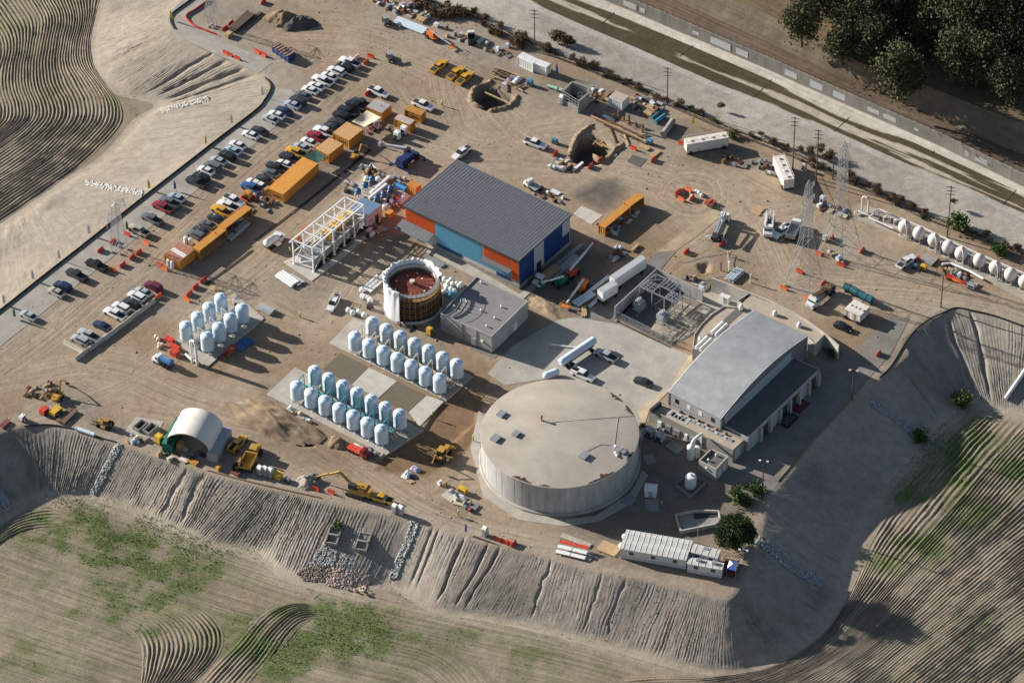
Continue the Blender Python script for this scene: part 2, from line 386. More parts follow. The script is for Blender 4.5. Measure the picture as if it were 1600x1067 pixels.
def grid(x0,x1,y0,y1,s):
 xs = np.arange(x0,x1 + s,s); ys = np.arange(y0,y1 + s,s); X,Y = np.meshgrid(xs,ys); return X.ravel(),Y.ravel(),len(xs),len(ys)
def cells(nx,ny,keep):
 i = np.arange(nx * ny).reshape(ny,nx); a,b_,c,d = i[:-1,:-1].ravel(),i[:-1,1:].ravel(),i[1:,1:].ravel(),i[1:,:-1].ravel()
 m = keep[a] & keep[b_] & keep[c] & keep[d]; return np.stack([a,b_,c,d],1)[m]
def compact(V,F,*att):
 u,inv = np.unique(F,return_inverse=True); return V[u],inv.reshape(F.shape),[a[u] for a in att]
pl_poly = np.vstack([sl,[[260,60]],C0[::-1],[[-40,330]],nl[::-1],[[-330,-60]]])
X,Y,nx,ny = grid(-185,190,-150,175,.5)
keep = inside(X,Y,pl_poly); F = cells(nx,ny,keep)
V = np.stack([X,Y,np.zeros_like(X)],1); V,F,_ = compact(V,F)
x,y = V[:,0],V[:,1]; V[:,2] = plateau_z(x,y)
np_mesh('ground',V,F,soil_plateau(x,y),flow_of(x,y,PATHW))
GRASS_S = [(q(31,400,950),5,1.0),(q(31,520,1000),6,1.0),(q(41,600,60),8,.95),(q(41,780,100),8,.9),(q(41,900,110),9,1),(q(41,1180,190),8,1),(q(41,1400,280),9,1),(q(41,560,240),9,.9),
 (q(41,650,330),9,.8),(q(41,880,360),9,.8),(q(41,1000,480),9,.8),(q(41,1130,320),7,.7),(q(41,550,590),6,.8),(q(41,780,620),9,.8),(q(41,960,700),7,.7),(q(41,250,130),7,.8),(q(41,330,440),5,.6),
 (q(42,330,640),9,.7),(q(42,560,720),11,.9),(q(42,620,850),7,1),(q(42,250,800),10,.7),(q(42,180,930),8,.8),(q(42,60,820),8,.7),(q(42,680,690),7,.7),(q(42,1000,770),4,.5),(q(42,1280,780),4,.5),(q(41,1550,780),10,.6),
 (q(34,1100,560),10,.8),(q(34,1180,480),7,.6),(q(34,1000,700),12,.75),(q(34,1150,740),10,.7),(q(34,880,880),9,.6),(q(34,1220,1040),7,.9),(q(44,960,220),6,.9),(q(44,1180,40),6,.9),(q(34,1560,760),7,.8),(q(44,730,320),5,.5),(q(34,1490,700),8,.5),(q(44,900,1000),10,.25),(q(44,1200,800),14,.25),(q(41,100,950),14,.35),(q(42,900,950),20,.2),(q(43,200,950),14,.25),(q(43,100,850),8,.35)]
GRASS_N = [(q(11,760,610),5,1),(q(11,800,660),4,.9),(q(11,340,50),11,.6),(q(11,40,90),14,.7),(q(11,200,330),10,.35),(q(11,300,680),14,.35),(q(11,100,560),12,.3),(q(11,830,740),4,.8),(q(11,480,760),12,.25),(q(11,60,800),16,.25)]
def blobs(x,y,lst,z,seed):
 gsum = np.zeros_like(x)
 for (px,py),r,s in lst:
  c = P(px,py,z); gsum = np.maximum(gsum,s * np.exp(-(((x - c.x) / r) ** 2 + ((y - c.y) / (r * .8)) ** 2)))
 return gsum * (.3 + 1.5 * sstep(.32,.62,fbm(x * .22,y * .22,seed,4)))
def soil_field(x,y,lst,z,seed):
 c = FIELD * (.8 + .4 * fbm(x * .05,y * .05,seed,4))[:,None] * np.ones((len(x),3))
 c = c + (np.array([.285,.225,.16]) - c) * (sstep(.55,.72,fbm(x * .07,y * .07,seed + 3,4)) * .6)[:,None]
 gr = np.clip(blobs(x,y,lst,z,seed),0,1)
 gr = np.clip(gr + .12 * sstep(.5,.75,fbm(x * .12,y * .12,seed + 9,4)),0,1)
 a_ = rad(-17) if z == ZF else rad(40); u_,v_ = x * math.cos(a_) + y * math.sin(a_),-x * math.sin(a_) + y * math.cos(a_); gr = np.clip(gr * (1.35 if z == ZF else .7) * (.3 + 1.3 * fbm(v_ * .9,u_ * .06,seed + 5,3)),0,1)
 return c + (np.array([.095,.128,.042]) - c) * (gr * .9)[:,None],gr
FLOW_S = [(60,1.3,pline([(-60,905),(100,960),(250,1010),(420,1065),(600,1110)],ZF)),(40,1.2,pline([(60,800),(200,850),(330,895),(450,935),(640,985),(850,1030),(1050,1085)],ZF)),(9,1.0,pline([(560,940),(700,970),(850,1005),(1000,1040),(1120,1075)],ZF))]
X,Y,nx,ny = grid(-190,220,-190,60,.8)
fpoly = np.vstack([st,[[260,20]],[[260,-260]],[[-260,-260]]])
F = cells(nx,ny,inside(X,Y,fpoly)); V = np.stack([X,Y,np.full_like(X,ZF)],1); V,F,_ = compact(V,F); x,y = V[:,0],V[:,1]
V[:,2] += (fbm(x * .12,y * .12,31,3) - .45) * .5 * sstep(0,6,dist_line(x,y,st)[0])
c,gr = soil_field(x,y,GRASS_S,ZF,41); d = dist_line(x,y,st)[0]; c = c + (SAND * .9 - c) * (sstep(7,1,d) * .75)[:,None]
np_mesh('field',V,F,c,flow_of(x,y,FLOW_S))
X,Y,nx,ny = grid(-235,-60,-20,230,.8)
npoly = np.vstack([nt_,[[-120,300]],[[-330,300]],[[-330,-20]]])
F = cells(nx,ny,inside(X,Y,npoly)); V = np.stack([X,Y,np.full_like(X,ZN)],1); V,F,_ = compact(V,F); x,y = V[:,0],V[:,1]
c,gr = soil_field(x,y,GRASS_N,ZN,61)
np_mesh('field',V,F,c,flow_of(x,y,[]))
# ---- embankments with erosion rills: ruled strips from lip to toe
def embankment(lip,toe,z0,z1,seed,amp_of,dx=.115,nv=30,soilfn=None,gullies=(),ext=1.6):
 mid = (lip + toe) / 2; sL = np.concatenate([[0],np.cumsum(np.hypot(*np.diff(mid,axis=0).T))]); n = int(sL[-1] / dx); s = np.linspace(0,sL[-1],n)
 L = np.stack([np.interp(s,sL,lip[:,k]) for k in (0,1)],1); T = np.stack([np.interp(s,sL,toe[:,k]) for k in (0,1)],1)
 t = np.linspace(0,1,nv); D = T - L; Dn = D / np.hypot(*D.T)[:,None]
 rows = []; e1 = L - Dn * ext; e2 = T + Dn * ext
 tt = np.concatenate([[-1],t,[2]])
 XX = np.empty((n,nv + 2)); YY = np.empty_like(XX); ZZ = np.empty_like(XX)
 for j,tj in enumerate(tt):
  if tj < 0: p = e1; z = z0 + .012
  elif tj > 1: p = e2; z = z1 + .012
  else: p = L + D * tj; tz = tj - .015 * math.sin(2 * math.pi * tj); z = z0 + (z1 - z0) * tz + .012
  XX[:,j],YY[:,j] = p.T; ZZ[:,j] = z
 T2 = np.broadcast_to(np.clip(tt,0,1),XX.shape); S2 = np.broadcast_to(s[:,None],XX.shape)
 wob = S2 + (fbm(S2 * .3,T2 * 4.5,seed,4) - .45) * 1.5
 per = .46 + .42 * vnoise(s * .06,s * 0,seed + 2)
 ph = np.cumsum(dx / per)[:,None] + (wob - S2) / 1.0
 rib = np.abs(np.sin(math.pi * ph)) ** .7
 a = .33 * amp_of(s / sL[-1])[:,None] * (.15 + 1.1 * vnoise(S2 * .12,T2 * 2.2,seed + 5)) * (.1 + 1.7 * vnoise(np.floor(ph),T2 * 1.6,seed + 9) ** 1.6 + .5 * sstep(.5,.7,fbm(S2 * .05,T2,seed + 40,2)))
 env = sstep(0,.10,T2) * sstep(1.0,.86,T2)
 ph2 = ph * 2.37 + (fbm(S2 * .5,T2 * 6,seed + 31,3) - .45) * 2.2; rib2 = np.abs(np.sin(math.pi * ph2)) ** .8
 dz = a * env * (rib - .75) + .75 * a * env * (rib2 - .7) + (fbm(S2 * .9,T2 * 20,seed + 4,4) - .45) * .2 * env
 fan = sstep(.72,.95,T2) * env * .35 * (vnoise(S2 * .35,T2 * 0,seed + 13) - .3); dz = dz + fan
 for gs,gd,gw in gullies:
  k = np.abs(S2 / sL[-1] - gs - .0022 * (fbm(T2 * 5 + gs * 99,T2 * 0 + 3,seed,3) - .45) * 2) * sL[-1]
  dz = dz - gd * np.exp(-(k / (gw * (.5 + 1.2 * vnoise(T2 * 9 + gs * 70,T2 * 0,3)))) ** 2) * sstep(.0,.12,T2) * sstep(.95,.7,T2)
 ZZ = ZZ + dz
 V = np.stack([XX.ravel(),YY.ravel(),ZZ.ravel()],1); m = nv + 2
 i = np.arange(n * m).reshape(n,m); F = np.stack([i[:-1,:-1].ravel(),i[:-1,1:].ravel(),i[1:,1:].ravel(),i[1:,:-1].ravel()],1)
 if (D[0][0] * (L[1] - L[0])[1] - D[0][1] * (L[1] - L[0])[0]) < 0: F = F[:,::-1]
 c = soilfn(V[:,0],V[:,1],T2.ravel(),(rib * env + (1 - env)).ravel())
 fl = np.stack([ph.ravel() * 2.2,T2.ravel() * 30,np.full(n * m,.35)],1)
 return np_mesh('embankment',V,F,c,fl)
def soil_bank(x,y,t,rib):
 c = GREYT * (.82 + .36 * fbm(x * .06,y * .06,71,4))[:,None] * np.ones((len(x),3))
 c = c + (np.array([.19,.175,.155]) - c) * (sstep(.5,.66,fbm(x * .09,y * .09,77,4)) * .55)[:,None]
 e = sstep(.82,1.0,t)[:,None]; c = c + (SAND - c) * e * .8
 l = sstep(.06,0,t)[:,None]; return c + (PALE - c) * l * .6
def amp_s(u):
 k = np.interp(u,[0,.05,.12,.30,.34,.42,.52,.60,.66,.78,.86,1],[.5,.6,.75,.85,.35,.28,.5,.75,.6,.28,.55,.6]); return k
frac_s = lambda pxx: float(np.interp(pxx,[0,1],[0,1]))
midS = (sl + st) / 2; cumS = np.concatenate([[0],np.cumsum(np.hypot(*np.diff(midS,axis=0).T))]); cumS /= cumS[-1]
def pair_u(i): return float(cumS[min(int(round(i * PERP)),len(cumS) - 1)])
GUL = [(pair_u(15.0),.9,.24),(pair_u(15.5),.7,.2),(pair_u(15.75),.7,.2),(pair_u(14.35),.35,.3),(pair_u(14.5),.3,.25),(pair_u(17.1),.4,.25),(pair_u(18.05),.3,.22),(pair_u(18.5),.3,.22),(pair_u(9.0),.5,.5),(pair_u(8.6),.4,.4),(pair_u(38.2),.6,.5),(pair_u(39.4),.6,.5),(pair_u(33.4),.4,.4)]
embankment(sl,st,0,ZF,17,amp_s,soilfn=soil_bank,gullies=GUL)
def soil_bank_n(x,y,t,rib):
 c = soil_bank(x,y,t,rib); return c + (SAND * .96 - c) * (.5 * sstep(.3,.6,fbm(x * .05,y * .05,88,3)))[:,None]
def amp_n(u): return np.interp(u,[0,.38,.47,.52,.75,.85,1],[.06,.08,.18,.55,.5,.2,.1])
midN = (nl + nt_) / 2; cumN = np.concatenate([[0],np.cumsum(np.hypot(*np.diff(midN,axis=0).T))]); cumN /= cumN[-1]
pn = lambda i: float(cumN[int(round(i * PERP))])
embankment(nl,nt_,0,ZN,23,amp_n,soilfn=soil_bank_n,gullies=[(pn(11),.8,.6),(pn(11.6),.6,.5),(pn(12.3),.5,.5),(pn(10.3),.4,.5)],dx=.15,nv=26)
# ---- plough furrows: patches between guide lines
def furrows(guides,z,period,amp,soil_lst,seed,along=1.6,across=.17):
 G = np.stack([catmull(PN(gd,z),8) for gd in guides]); ng = len(G)
 wid = np.median(np.stack([np.hypot(*(G[i + 1] - G[i]).T) for i in range(ng - 1)]),axis=1); cum = np.concatenate([[0],np.cumsum(wid)])
 nu = int(cum[-1] / across); us = np.linspace(0,cum[-1],nu); idx = np.clip(np.searchsorted(cum,us,'right') - 1,0,ng - 2); fr = (us - cum[idx]) / wid[idx]
 Gp = np.concatenate([2 * G[:1] - G[1:2],G,2 * G[-1:] - G[-2:-1]])
 a,b_,c,d = Gp[idx],Gp[idx + 1],Gp[idx + 2],Gp[idx + 3]; t = fr[:,None,None]
 Q = .5 * (2 * b_ + (c - a) * t + (2 * a - 5 * b_ + 4 * c - d) * t ** 2 + (3 * b_ - a - 3 * c + d) * t ** 3)
 ls = np.concatenate([[0],np.cumsum(np.hypot(*np.diff(G[ng // 2],axis=0).T))]); nv = int(ls[-1] / along); vs = np.linspace(0,ls[-1],nv)
 W_ = np.empty((nu,nv,2))
 for k in (0,1):
  j = np.clip(np.searchsorted(ls,vs,'right') - 1,0,len(ls) - 2); f = (vs - ls[j]) / (ls[j + 1] - ls[j]); W_[:,:,k] = Q[:,j,k] * (1 - f) + Q[:,j + 1,k] * f
 X,Y = W_[...,0],W_[...,1]; U = us[:,None] * np.ones((1,nv)); Vv = vs[None,:] * np.ones((nu,1))
 ph = (U + (fbm(U * .1,Vv * .1,seed,3) - .45) * .8 + (fbm(U * .7,Vv * .5,seed + 8,3) - .45) * .35) / period
 r = np.sin(2 * math.pi * ph); r = np.sign(r) * np.abs(r) ** .8
 env = sstep(0,2.5,U) * sstep(0,2.5,cum[-1] - U) * sstep(0,5,Vv) * sstep(0,5,vs[-1] - Vv)
 am = amp * (.35 + 1.1 * vnoise(np.floor(ph + .25) * 1.0,Vv * .06,seed + 2)) * (.6 + .9 * sstep(.28,.6,fbm(X * .09,Y * .09,seed + 4,4))) * (.6 + .8 * vnoise(X * .9,Y * .9,seed + 17))
 Z = z + .10 + env * am * r + (fbm(X * 1.1,Y * 1.1,seed + 6,3) - .45) * .12 * env - .16 * (1 - env)
 V = np.stack([X.ravel(),Y.ravel(),Z.ravel()],1); i = np.arange(nu * nv).reshape(nu,nv); F = np.stack([i[:-1,:-1].ravel(),i[1:,:-1].ravel(),i[1:,1:].ravel(),i[:-1,1:].ravel()],1)
 e1 = G[1,0] - G[0,0]; e2 = G[0,1] - G[0,0]
 if e1[0] * e2[1] - e1[1] * e2[0] < 0: F = F[:,::-1]
 c,gr = soil_field(V[:,0],V[:,1],soil_lst,z,seed); k = (r * env).ravel()
 c = c * (1 + .05 * k)[:,None]
 return np_mesh('ploughed_field',V,F,c,np.stack([U.ravel(),Vv.ravel(),np.full(V.shape[0],.5)],1))
Q41 = lambda l: [q(41,a,b_) for a,b_ in l]; Q11 = lambda l: [q(11,a,b_) for a,b_ in l]
furrows([[(960,1055),(1040,1050),(1108,1052),(1205,1038),(1245,1018),(1288,985),(1315,945),(1333,905),(1350,855),(1374,805),(1412,755),(1455,705),(1490,668),(1530,640)],
 [(990,1100),(1070,1092),(1140,1080),(1200,1062),(1260,1035),(1305,1002),(1342,960),(1380,915),(1418,870),(1458,825),(1500,778),(1540,732),(1572,695),(1610,655)],
 [(1200,1160),(1250,1130),(1300,1095),(1350,1060),(1400,1022),(1440,990),(1480,958),(1520,925),(1560,893),(1600,860),(1640,830),(1680,795),(1720,760),(1760,725)],
 [(1400,1205),(1450,1170),(1500,1132),(1550,1094),(1600,1055),(1640,1023),(1680,990),(1720,958),(1760,925),(1800,893),(1840,860),(1880,827),(1920,795),(1960,760)]],ZF,.86,.15,GRASS_S,101)
furrows([Q41([(700,700),(800,760),(850,850),(860,950),(850,1080),(840,1200)]),Q41([(840,640),(980,710),(1040,820),(1020,940),(950,1080),(880,1200)]),Q41([(980,590),(1150,660),(1240,780),(1210,920),(1080,1080),(950,1210)]),Q41([(1120,540),(1310,620),(1410,760),(1360,910),(1190,1080),(1020,1220)])],ZF,.88,.13,GRASS_S,111)
furrows([Q41([(1980,570),(1780,560),(1600,630),(1440,810),(1280,980),(1120,1150)]),Q41([(2000,615),(1830,620),(1690,720),(1560,880),(1420,1040),(1280,1200)]),Q41([(2000,680),(1880,700),(1780,800),(1680,950),(1560,1100),(1450,1230)])],ZF,.9,.12,GRASS_S,121)
furrows([Q41([(-300,330),(-150,190),(0,80),(150,-10),(300,-40),(450,-20)]),Q41([(-280,420),(-130,260),(0,150),(140,70),(290,50),(430,60)]),Q41([(-260,520),(-120,350),(10,230),(150,160),(290,140),(420,140)])],ZF,.9,.15,GRASS_S,131)
furrows([Q11(l) for l in ([(690,-160),(645,-20),(600,110),(573,270),(600,420),(700,560),(772,660),(768,770),(650,910),(480,1067),(250,1232),(0,1405),(-220,1550)],
 [(430,-160),(480,-20),(505,110),(470,260),(470,385),(540,500),(610,620),(610,735),(500,870),(330,1015),(100,1175),(-150,1345),(-370,1490)],
 [(260,-160),(330,-10),(380,110),(355,260),(340,395),(370,515),(430,635),(430,735),(330,855),(150,1005),(-100,1170),(-350,1330),(-560,1460)],
 [(60,-160),(170,10),(240,130),(220,280),(200,405),(210,525),(255,645),(245,740),(120,860),(-80,1005),(-320,1165),(-560,1310),(-760,1430)],
 [(-180,-140),(-30,50),(60,190),(80,310),(60,425),(60,545),(95,660),(75,755),(-70,865),(-270,1005),(-510,1155),(-750,1300),(-950,1410)],
 [(-420,-100),(-230,90),(-110,230),(-75,335),(-100,445),(-110,560),(-80,680),(-110,770),(-260,880),(-460,1010),(-700,1150),(-940,1290),(-1140,1390)])],ZN,.95,.16,GRASS_N,141)
# ---- river channel
def strip(name,A,za,B,zb,nv,colfn,rough=0.0,seed=0,flow=True,dxm=1.0,fw=.6):
 n = int(np.hypot(*np.diff(A,axis=0).T).sum() / dxm); u = np.linspace(0,len(A) - 1,n)
 rs = lambda L: np.stack([np.interp(u,np.arange(len(L)),L[:,k]) for k in (0,1)],1)
 A,B = rs(A),rs(B); t = np.linspace(0,1,nv)
 X = A[:,None,0] * (1 - t) + B[:,None,0] * t; Y = A[:,None,1] * (1 - t) + B[:,None,1] * t; Z = za * (1 - t) + zb * t + np.zeros_like(X)
 if rough: Z = Z + (fbm(X * .5,Y * .5,seed,4) - .45) * rough * np.sin(math.pi * t)
 V = np.stack([X.ravel(),Y.ravel(),Z.ravel()],1); m = nv; i = np.arange(n * m).reshape(n,m); F = np.stack([i[:-1,:-1].ravel(),i[1:,:-1].ravel(),i[1:,1:].ravel(),i[:-1,1:].ravel()],1)
 T = np.broadcast_to(t,X.shape).ravel(); S = (np.arange(n)[:,None] * dxm + np.zeros_like(X)).ravel(); wd = np.hypot(*(B - A).T).mean()
 return np_mesh(name,V,F,colfn(V[:,0],V[:,1],T,S),np.stack([T * wd,S,np.full(len(T),fw if flow else .12)],1))
CONC = np.array([.42,.40,.36])
def col_bank(x,y,t,s):
 c = np.array([.37,.342,.30]) * (.7 + .6 * fbm(x * .06,y * .06,201,4))[:,None] * np.ones((len(x),3))
 d = sstep(.07,.0,t) + sstep(.6,.75,fbm(x * .15,y * .15,203,4)) * .35; c = c + (np.array([.16,.125,.085]) - c) * np.clip(d,0,1)[:,None] * .8
 c = c + (np.array([.42,.41,.39]) - c) * sstep(.82,.85,t)[:,None] * .7
 return c
def col_low(x,y,t,s):
 n = fbm(s * .03,t * 5 + 3,211,4); c = np.array([.075,.06,.038]) * (.8 + .5 * fbm(x * .2,y * .2,213,3))[:,None] * np.ones((len(x),3))
 bare = sstep(.535,.57,n + .13 * np.exp(-((t - .45) / .12) ** 2) - .08 * (np.abs(t - .45) > .25) + .05 * np.sin(s * .05)) ; return c + (np.array([.40,.36,.30]) - c) * np.clip(bare,0,1)[:,None]
def col_far(x,y,t,s):
 c = CONC * 1.08 * (.85 + .3 * fbm(x * .08,y * .08,221,4))[:,None] * np.ones((len(x),3)); return c + (np.array([.2,.17,.12]) - c) * (sstep(.88,1,t) * .7)[:,None]
def col_dirt2(x,y,t,s): return np.array([.135,.10,.075]) * (.75 + .5 * fbm(x * .1,y * .1,231,4))[:,None] * np.ones((len(x),3))
def col_slope2(x,y,t,s): return np.array([.155,.13,.10]) * (.65 + .7 * fbm(x * .2,y * .2,241,4))[:,None] * np.ones((len(x),3))
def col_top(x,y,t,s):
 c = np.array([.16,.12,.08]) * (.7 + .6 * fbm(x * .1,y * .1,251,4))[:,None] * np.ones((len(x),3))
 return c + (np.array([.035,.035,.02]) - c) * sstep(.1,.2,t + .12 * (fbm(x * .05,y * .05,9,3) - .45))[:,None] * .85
strip('riverbank',C0,.0,C1,ZC,24,col_bank,.25,1,flow=False)
strip('riverbed',C1,ZC,C2,ZC - .0,20,col_low,.08,2)
strip('riverbank',C2,ZC,C3,ZC + .25,8,col_far,0,3)
strip('dirt_road',C4,ZR,C5,ZR,14,col_dirt2,.15,4,fw=1.3)
strip('hillside',C5,ZR,C6,ZT,16,col_slope2,.9,5)
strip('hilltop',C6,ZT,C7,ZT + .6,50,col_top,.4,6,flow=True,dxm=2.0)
# == PAVING
M_ASPH = mat('worn_asphalt',(.33,.305,.27),.95,var=.25,scale=.25,bump=.02,bscale=6)
M_ASPHD = mat('dark_asphalt',(.115,.105,.095),.95,var=.25,scale=.3,bump=.02,bscale=6)
M_CONC = mat('concrete',(.40,.36,.31),.9,var=.22,scale=.35,bump=.015,bscale=9)
M_CONCW = mat('pale_concrete',(.47,.44,.39),.9,var=.2,scale=.5,bump=.012,bscale=9)
M_CONCG = mat('grey_concrete',(.27,.26,.245),.9,var=.25,scale=.5,bump=.012,bscale=9)
M_YARD = mat('yard_concrete',(.38,.35,.305),.92,var=.25,scale=.18,bump=.015,bscale=7)
M_GRAV = mat('brown_gravel',(.15,.125,.09),.98,var=.4,scale=4,bump=.05,bscale=5)
M_GRAVG = mat('grey_gravel',(.13,.12,.115),.98,var=.35,scale=2,bump=.04,bscale=5)
M_ASPHM = mat('side_asphalt',(.20,.18,.16),.95,var=.3,scale=.2,bump=.02,bscale=6)
def w2(pts,z=0.0): return [tuple(P(*p,z))[:2] for p in pts]
def sheet(name,pxpoly,m,z=.05,z0=-.15):
 return structure(name,MB().prism(w2(pxpoly),z0,z),m)
def strip_road(name,px,w,m,z=.05):
 pl = pline(px,0,8); mb = MB(); mb.wall([tuple(p) for p in pl],-.1,z,w); return structure(name,mb,m)
strip_road('road',[(-120,612),(-40,549),(22,500),(90,446),(158,392),(294,285),(405,196),(433,165),(436,140)],7.2,M_ASPH)
strip_road('road',[(350,-60),(318,-12),(296,8),(281,25),(282,40),(300,54),(338,73),(378,90),(415,107)],5.2,M_ASPH,.055)
sheet('apron',[(800,541),(838,519),(872,500),(909,495),(958,504),(1034,537),(1082,557),(1048,605),(1012,642),(1004,690),(960,640),(900,600),(850,592),(790,602),(762,584)],M_YARD,.05)
sheet('driveway',[(905,497),(921,494),(968,440),(1026,396),(1056,394),(1030,424),(962,506)],M_ASPHM,.06)
sheet('driveway',[(1026,394.5),(1056,392.5),(1085,372),(1130,335),(1118,325),(1075,355)],mat('packed_dirt_lane',(.36,.28,.19),.97,var=.3,scale=.3,bump=.03,bscale=4),.045)
sheet('walkway',[(1076,557),(1098,548),(1046,610),(1014,642),(1006,668),(996,640),(1046,606)],mat('tan_concrete',(.50,.40,.27),.92,var=.18,scale=.4,bump=.01),.07)
sheet('road',[(1421,497),(1395,548),(1349,602),(1268,692),(1206,768),(1178,782),(1120,745),(1165,700),(1215,660),(1283,598),(1318,566),(1385,500)],M_ASPHM,.05)
sheet('apron',[(756,518),(826,502),(838,519),(800,541),(772,560),(735,545)],M_ASPHM,.045)
sheet('concrete_lane',[(1340,318),(1400,335),(1480,375),(1600,430),(1720,480),(1720,510),(1600,470),(1480,405),(1395,365),(1340,345)],mat('dusty_concrete',(.33,.30,.25),.95,var=.3,scale=.3,bump=.02),.05)
def pad(px,m=M_CONC,z=.25,label='',name='concrete_pad'):
 o = obj(name,MB().prism(w2(px,z),-.3,z),m); return tag(o,label,'slab')
pad([(275,533),(323,574),(413,497),(366,457)],label='concrete pad under the eight white vessels by the parked cars')
pad([(514,536),(553,496),(740,588),(697,625)],label='long concrete pad under the white vessels beside the wrapped tank')
pad([(416,616),(461,574),(662,671),(602,711)],label='long concrete pad under the white vessels with teal pipes')
T32 = lambda l: [q(32,a,b_) for a,b_ in l]
sheet('gravel_bed',T32([(520,45),(695,135),(590,240),(410,150)]),M_GRAV,.07)
sheet('concrete_slab',T32([(697,137),(870,220),(755,325),(592,242)]),M_CONCW,.10)
sheet('gravel_bed',T32([(873,222),(1050,308),(942,408),(760,328)]),M_GRAV,.07)
sheet('concrete_slab',T32([(1053,310),(1160,345),(1010,500),(945,410)]),M_CONCW,.10)
sheet('tank_apron',[(735,700),(748,640),(756,650),(748,720),(770,770),(820,800),(880,812),(930,806),(985,770),(1004,735),(1012,742),(990,785),(935,815),(880,822),(810,812),(755,775)],M_CONC,.06)
sheet('concrete_slab',[(443,410),(466,396),(494,425),(530,398),(572,365),(576,369),(535,404),(487,440)],M_CONCW,.14)
sheet('concrete_slab',q_ := [q(23,380,255),q(23,430,205),q(23,560,265),q(23,490,320)],M_CONCW,.08)
sheet('yard_slab',[(1160,540),(1175,530),(1318,545),(1330,560),(1290,592),(1266,570)],M_ASPHM,.045)
sheet('concrete_slab',[q(31,840,440),q(31,1010,470),q(31,960,580),q(31,760,540)],M_CONC,.08)
sheet('concrete_slab',[q(32,1145,925),q(32,1205,880),q(32,1260,915),q(32,1205,970)],M_CONCW,.25)
sheet('concrete_slab',[q(31,1440,360),q(31,1480,340),q(31,1545,375),q(31,1505,400)],M_CONC,.06)
sheet('asphalt_patch',[q(13,710,1000),q(13,745,958),q(13,835,985),q(13,790,1035)],M_ASPHD,.06)
# == BUILDINGS
def wobj(name,mb,m,par,smooth=None):
 l = par.location if par.parent is None else par.parent.location
 mb.v = [(v[0] - l.x,v[1] - l.y,v[2] - l.z) for v in mb.v]
 return obj(name,mb,m,par,smooth=smooth)
def wthing(name,pts,label,cat,group=None,z=0.0):
 c = (sum(p[0] for p in pts) / len(pts),sum(p[1] for p in pts) / len(pts),z)
 return thing(name,c,0,label,cat,group)
def ccw(poly):
 a = sum(poly[i][0] * poly[(i + 1) % len(poly)][1] - poly[(i + 1) % len(poly)][0] * poly[i][1] for i in range(len(poly)))
 return poly if a > 0 else poly[::-1]
def inset(poly,d):
 poly = ccw(poly); n = len(poly); out = []
 for i in range(n):
  p0,p1,p2 = (Vector(poly[k % n][:2]) for k in (i - 1,i,i + 1)); a = (p1 - p0).normalized(); b_ = (p2 - p1).normalized()
  na = Vector((-a.y,a.x)); nb = Vector((-b_.y,b_.x)); k = (na + nb); k = k / max(.3,k.length_squared) * 2 * d * .5 * 2 / 2
  out.append(tuple(p1 + k))
 return out
def cladding(name,m,par,p0,p1,z0,z1,pitch=.45,depth=.06,proud=.05):
 """ribbed sheet on a wall from p0 to p1; outside is to the right"""
 p0 = Vector(p0[:2]); p1 = Vector(p1[:2]); d = p1 - p0; L = d.length; d.normalize(); nn = Vector((d.y,-d.x)); n = max(2,int(L / pitch)); mb = MB(); prof = []
 for i in range(n):
  a = L * i / n; w = L / n
  prof += [(a,proud),(a + w * .35,proud),(a + w * .5,proud + depth),(a + w * .85,proud + depth)]
 prof.append((L,proud)); vs = []
 for z in (z0,z1): vs += [(*(p0 + d * a + nn * o_),z) for a,o_ in prof]
 k = len(prof); fs = [(i,i + 1,k + i + 1,k + i) for i in range(k - 1)]
 b0 = len(vs); vs += [(*p0,z0),(*p1,z0),(*p0,z1),(*p1,z1)]
 fs += [(b0 + 2,*range(k,2 * k),b0 + 3),(b0,0,k,b0 + 2),(k - 1,b0 + 1,b0 + 3,2 * k - 1)]
 mb.add(vs,fs); return wobj(name,mb,m,par)
def facing(name,m,par,p0,p1,u0,u1,z0,z1,proud=.06,back=.05):
 """a flat piece (door, window, panel) on a wall; outside is to the right of p0->p1"""
 p0 = Vector(p0[:2]); p1 = Vector(p1[:2]); d = (p1 - p0); L = d.length; d.normalize(); nn = Vector((d.y,-d.x)); a = p0 + d * L * u0; b_ = p0 + d * L * u1
 mb = MB().prism([tuple(a - nn * back),tuple(b_ - nn * back),tuple(b_ + nn * proud),tuple(a + nn * proud)],z0,z1); return wobj(name,mb,m,par)
def flat_building(name,px,z,label,wallm,roofm,parapet=.35,th=.3,z0=-.2,cat='building',copm=None):
 poly = ccw([tuple(P(*p,z))[:2] for p in px]); t = wthing(name,poly,label,cat)
 inn = inset(poly,th); mb = MB(); n = len(poly)
 mb.prism(poly,z0,z - parapet)
 if parapet:
  for i in range(n):
   j = (i + 1) % n; mb.prism([poly[i],poly[j],inn[j],inn[i]],z - parapet + .001,z)
 wobj('wall',mb,wallm,t)
 if parapet:
  mc = MB(); out = inset(poly,-.06); inn2 = inset(poly,th + .05)
  for i in range(n):
   j = (i + 1) % n; mc.prism([out[i],out[j],inn2[j],inn2[i]],z + .002,z + .08)
  wobj('coping',mc,copm or wallm,t)
 wobj('roof',MB().prism(inset(poly,th + .01),z - parapet - .05,z - parapet + .05),roofm,t)
 return t,poly
M_GLASS = mat('dark_glass',(.02,.025,.03),.08,var=.1,spec=.8)
M_WHITE = mat('white_paint',(.74,.74,.72),.5,var=.12,scale=.8)
M_WMET = mat('white_metal',(.78,.78,.77),.45,var=.10,scale=.9,spec=.5)
M_GREYM = mat('grey_metal',(.36,.37,.38),.45,.3,var=.15)
M_GALV = mat('galvanized_steel',(.42,.43,.44),.45,.55,var=.2,scale=2)
M_DARKM = mat('dark_metal',(.05,.05,.055),.5,.2,var=.2)
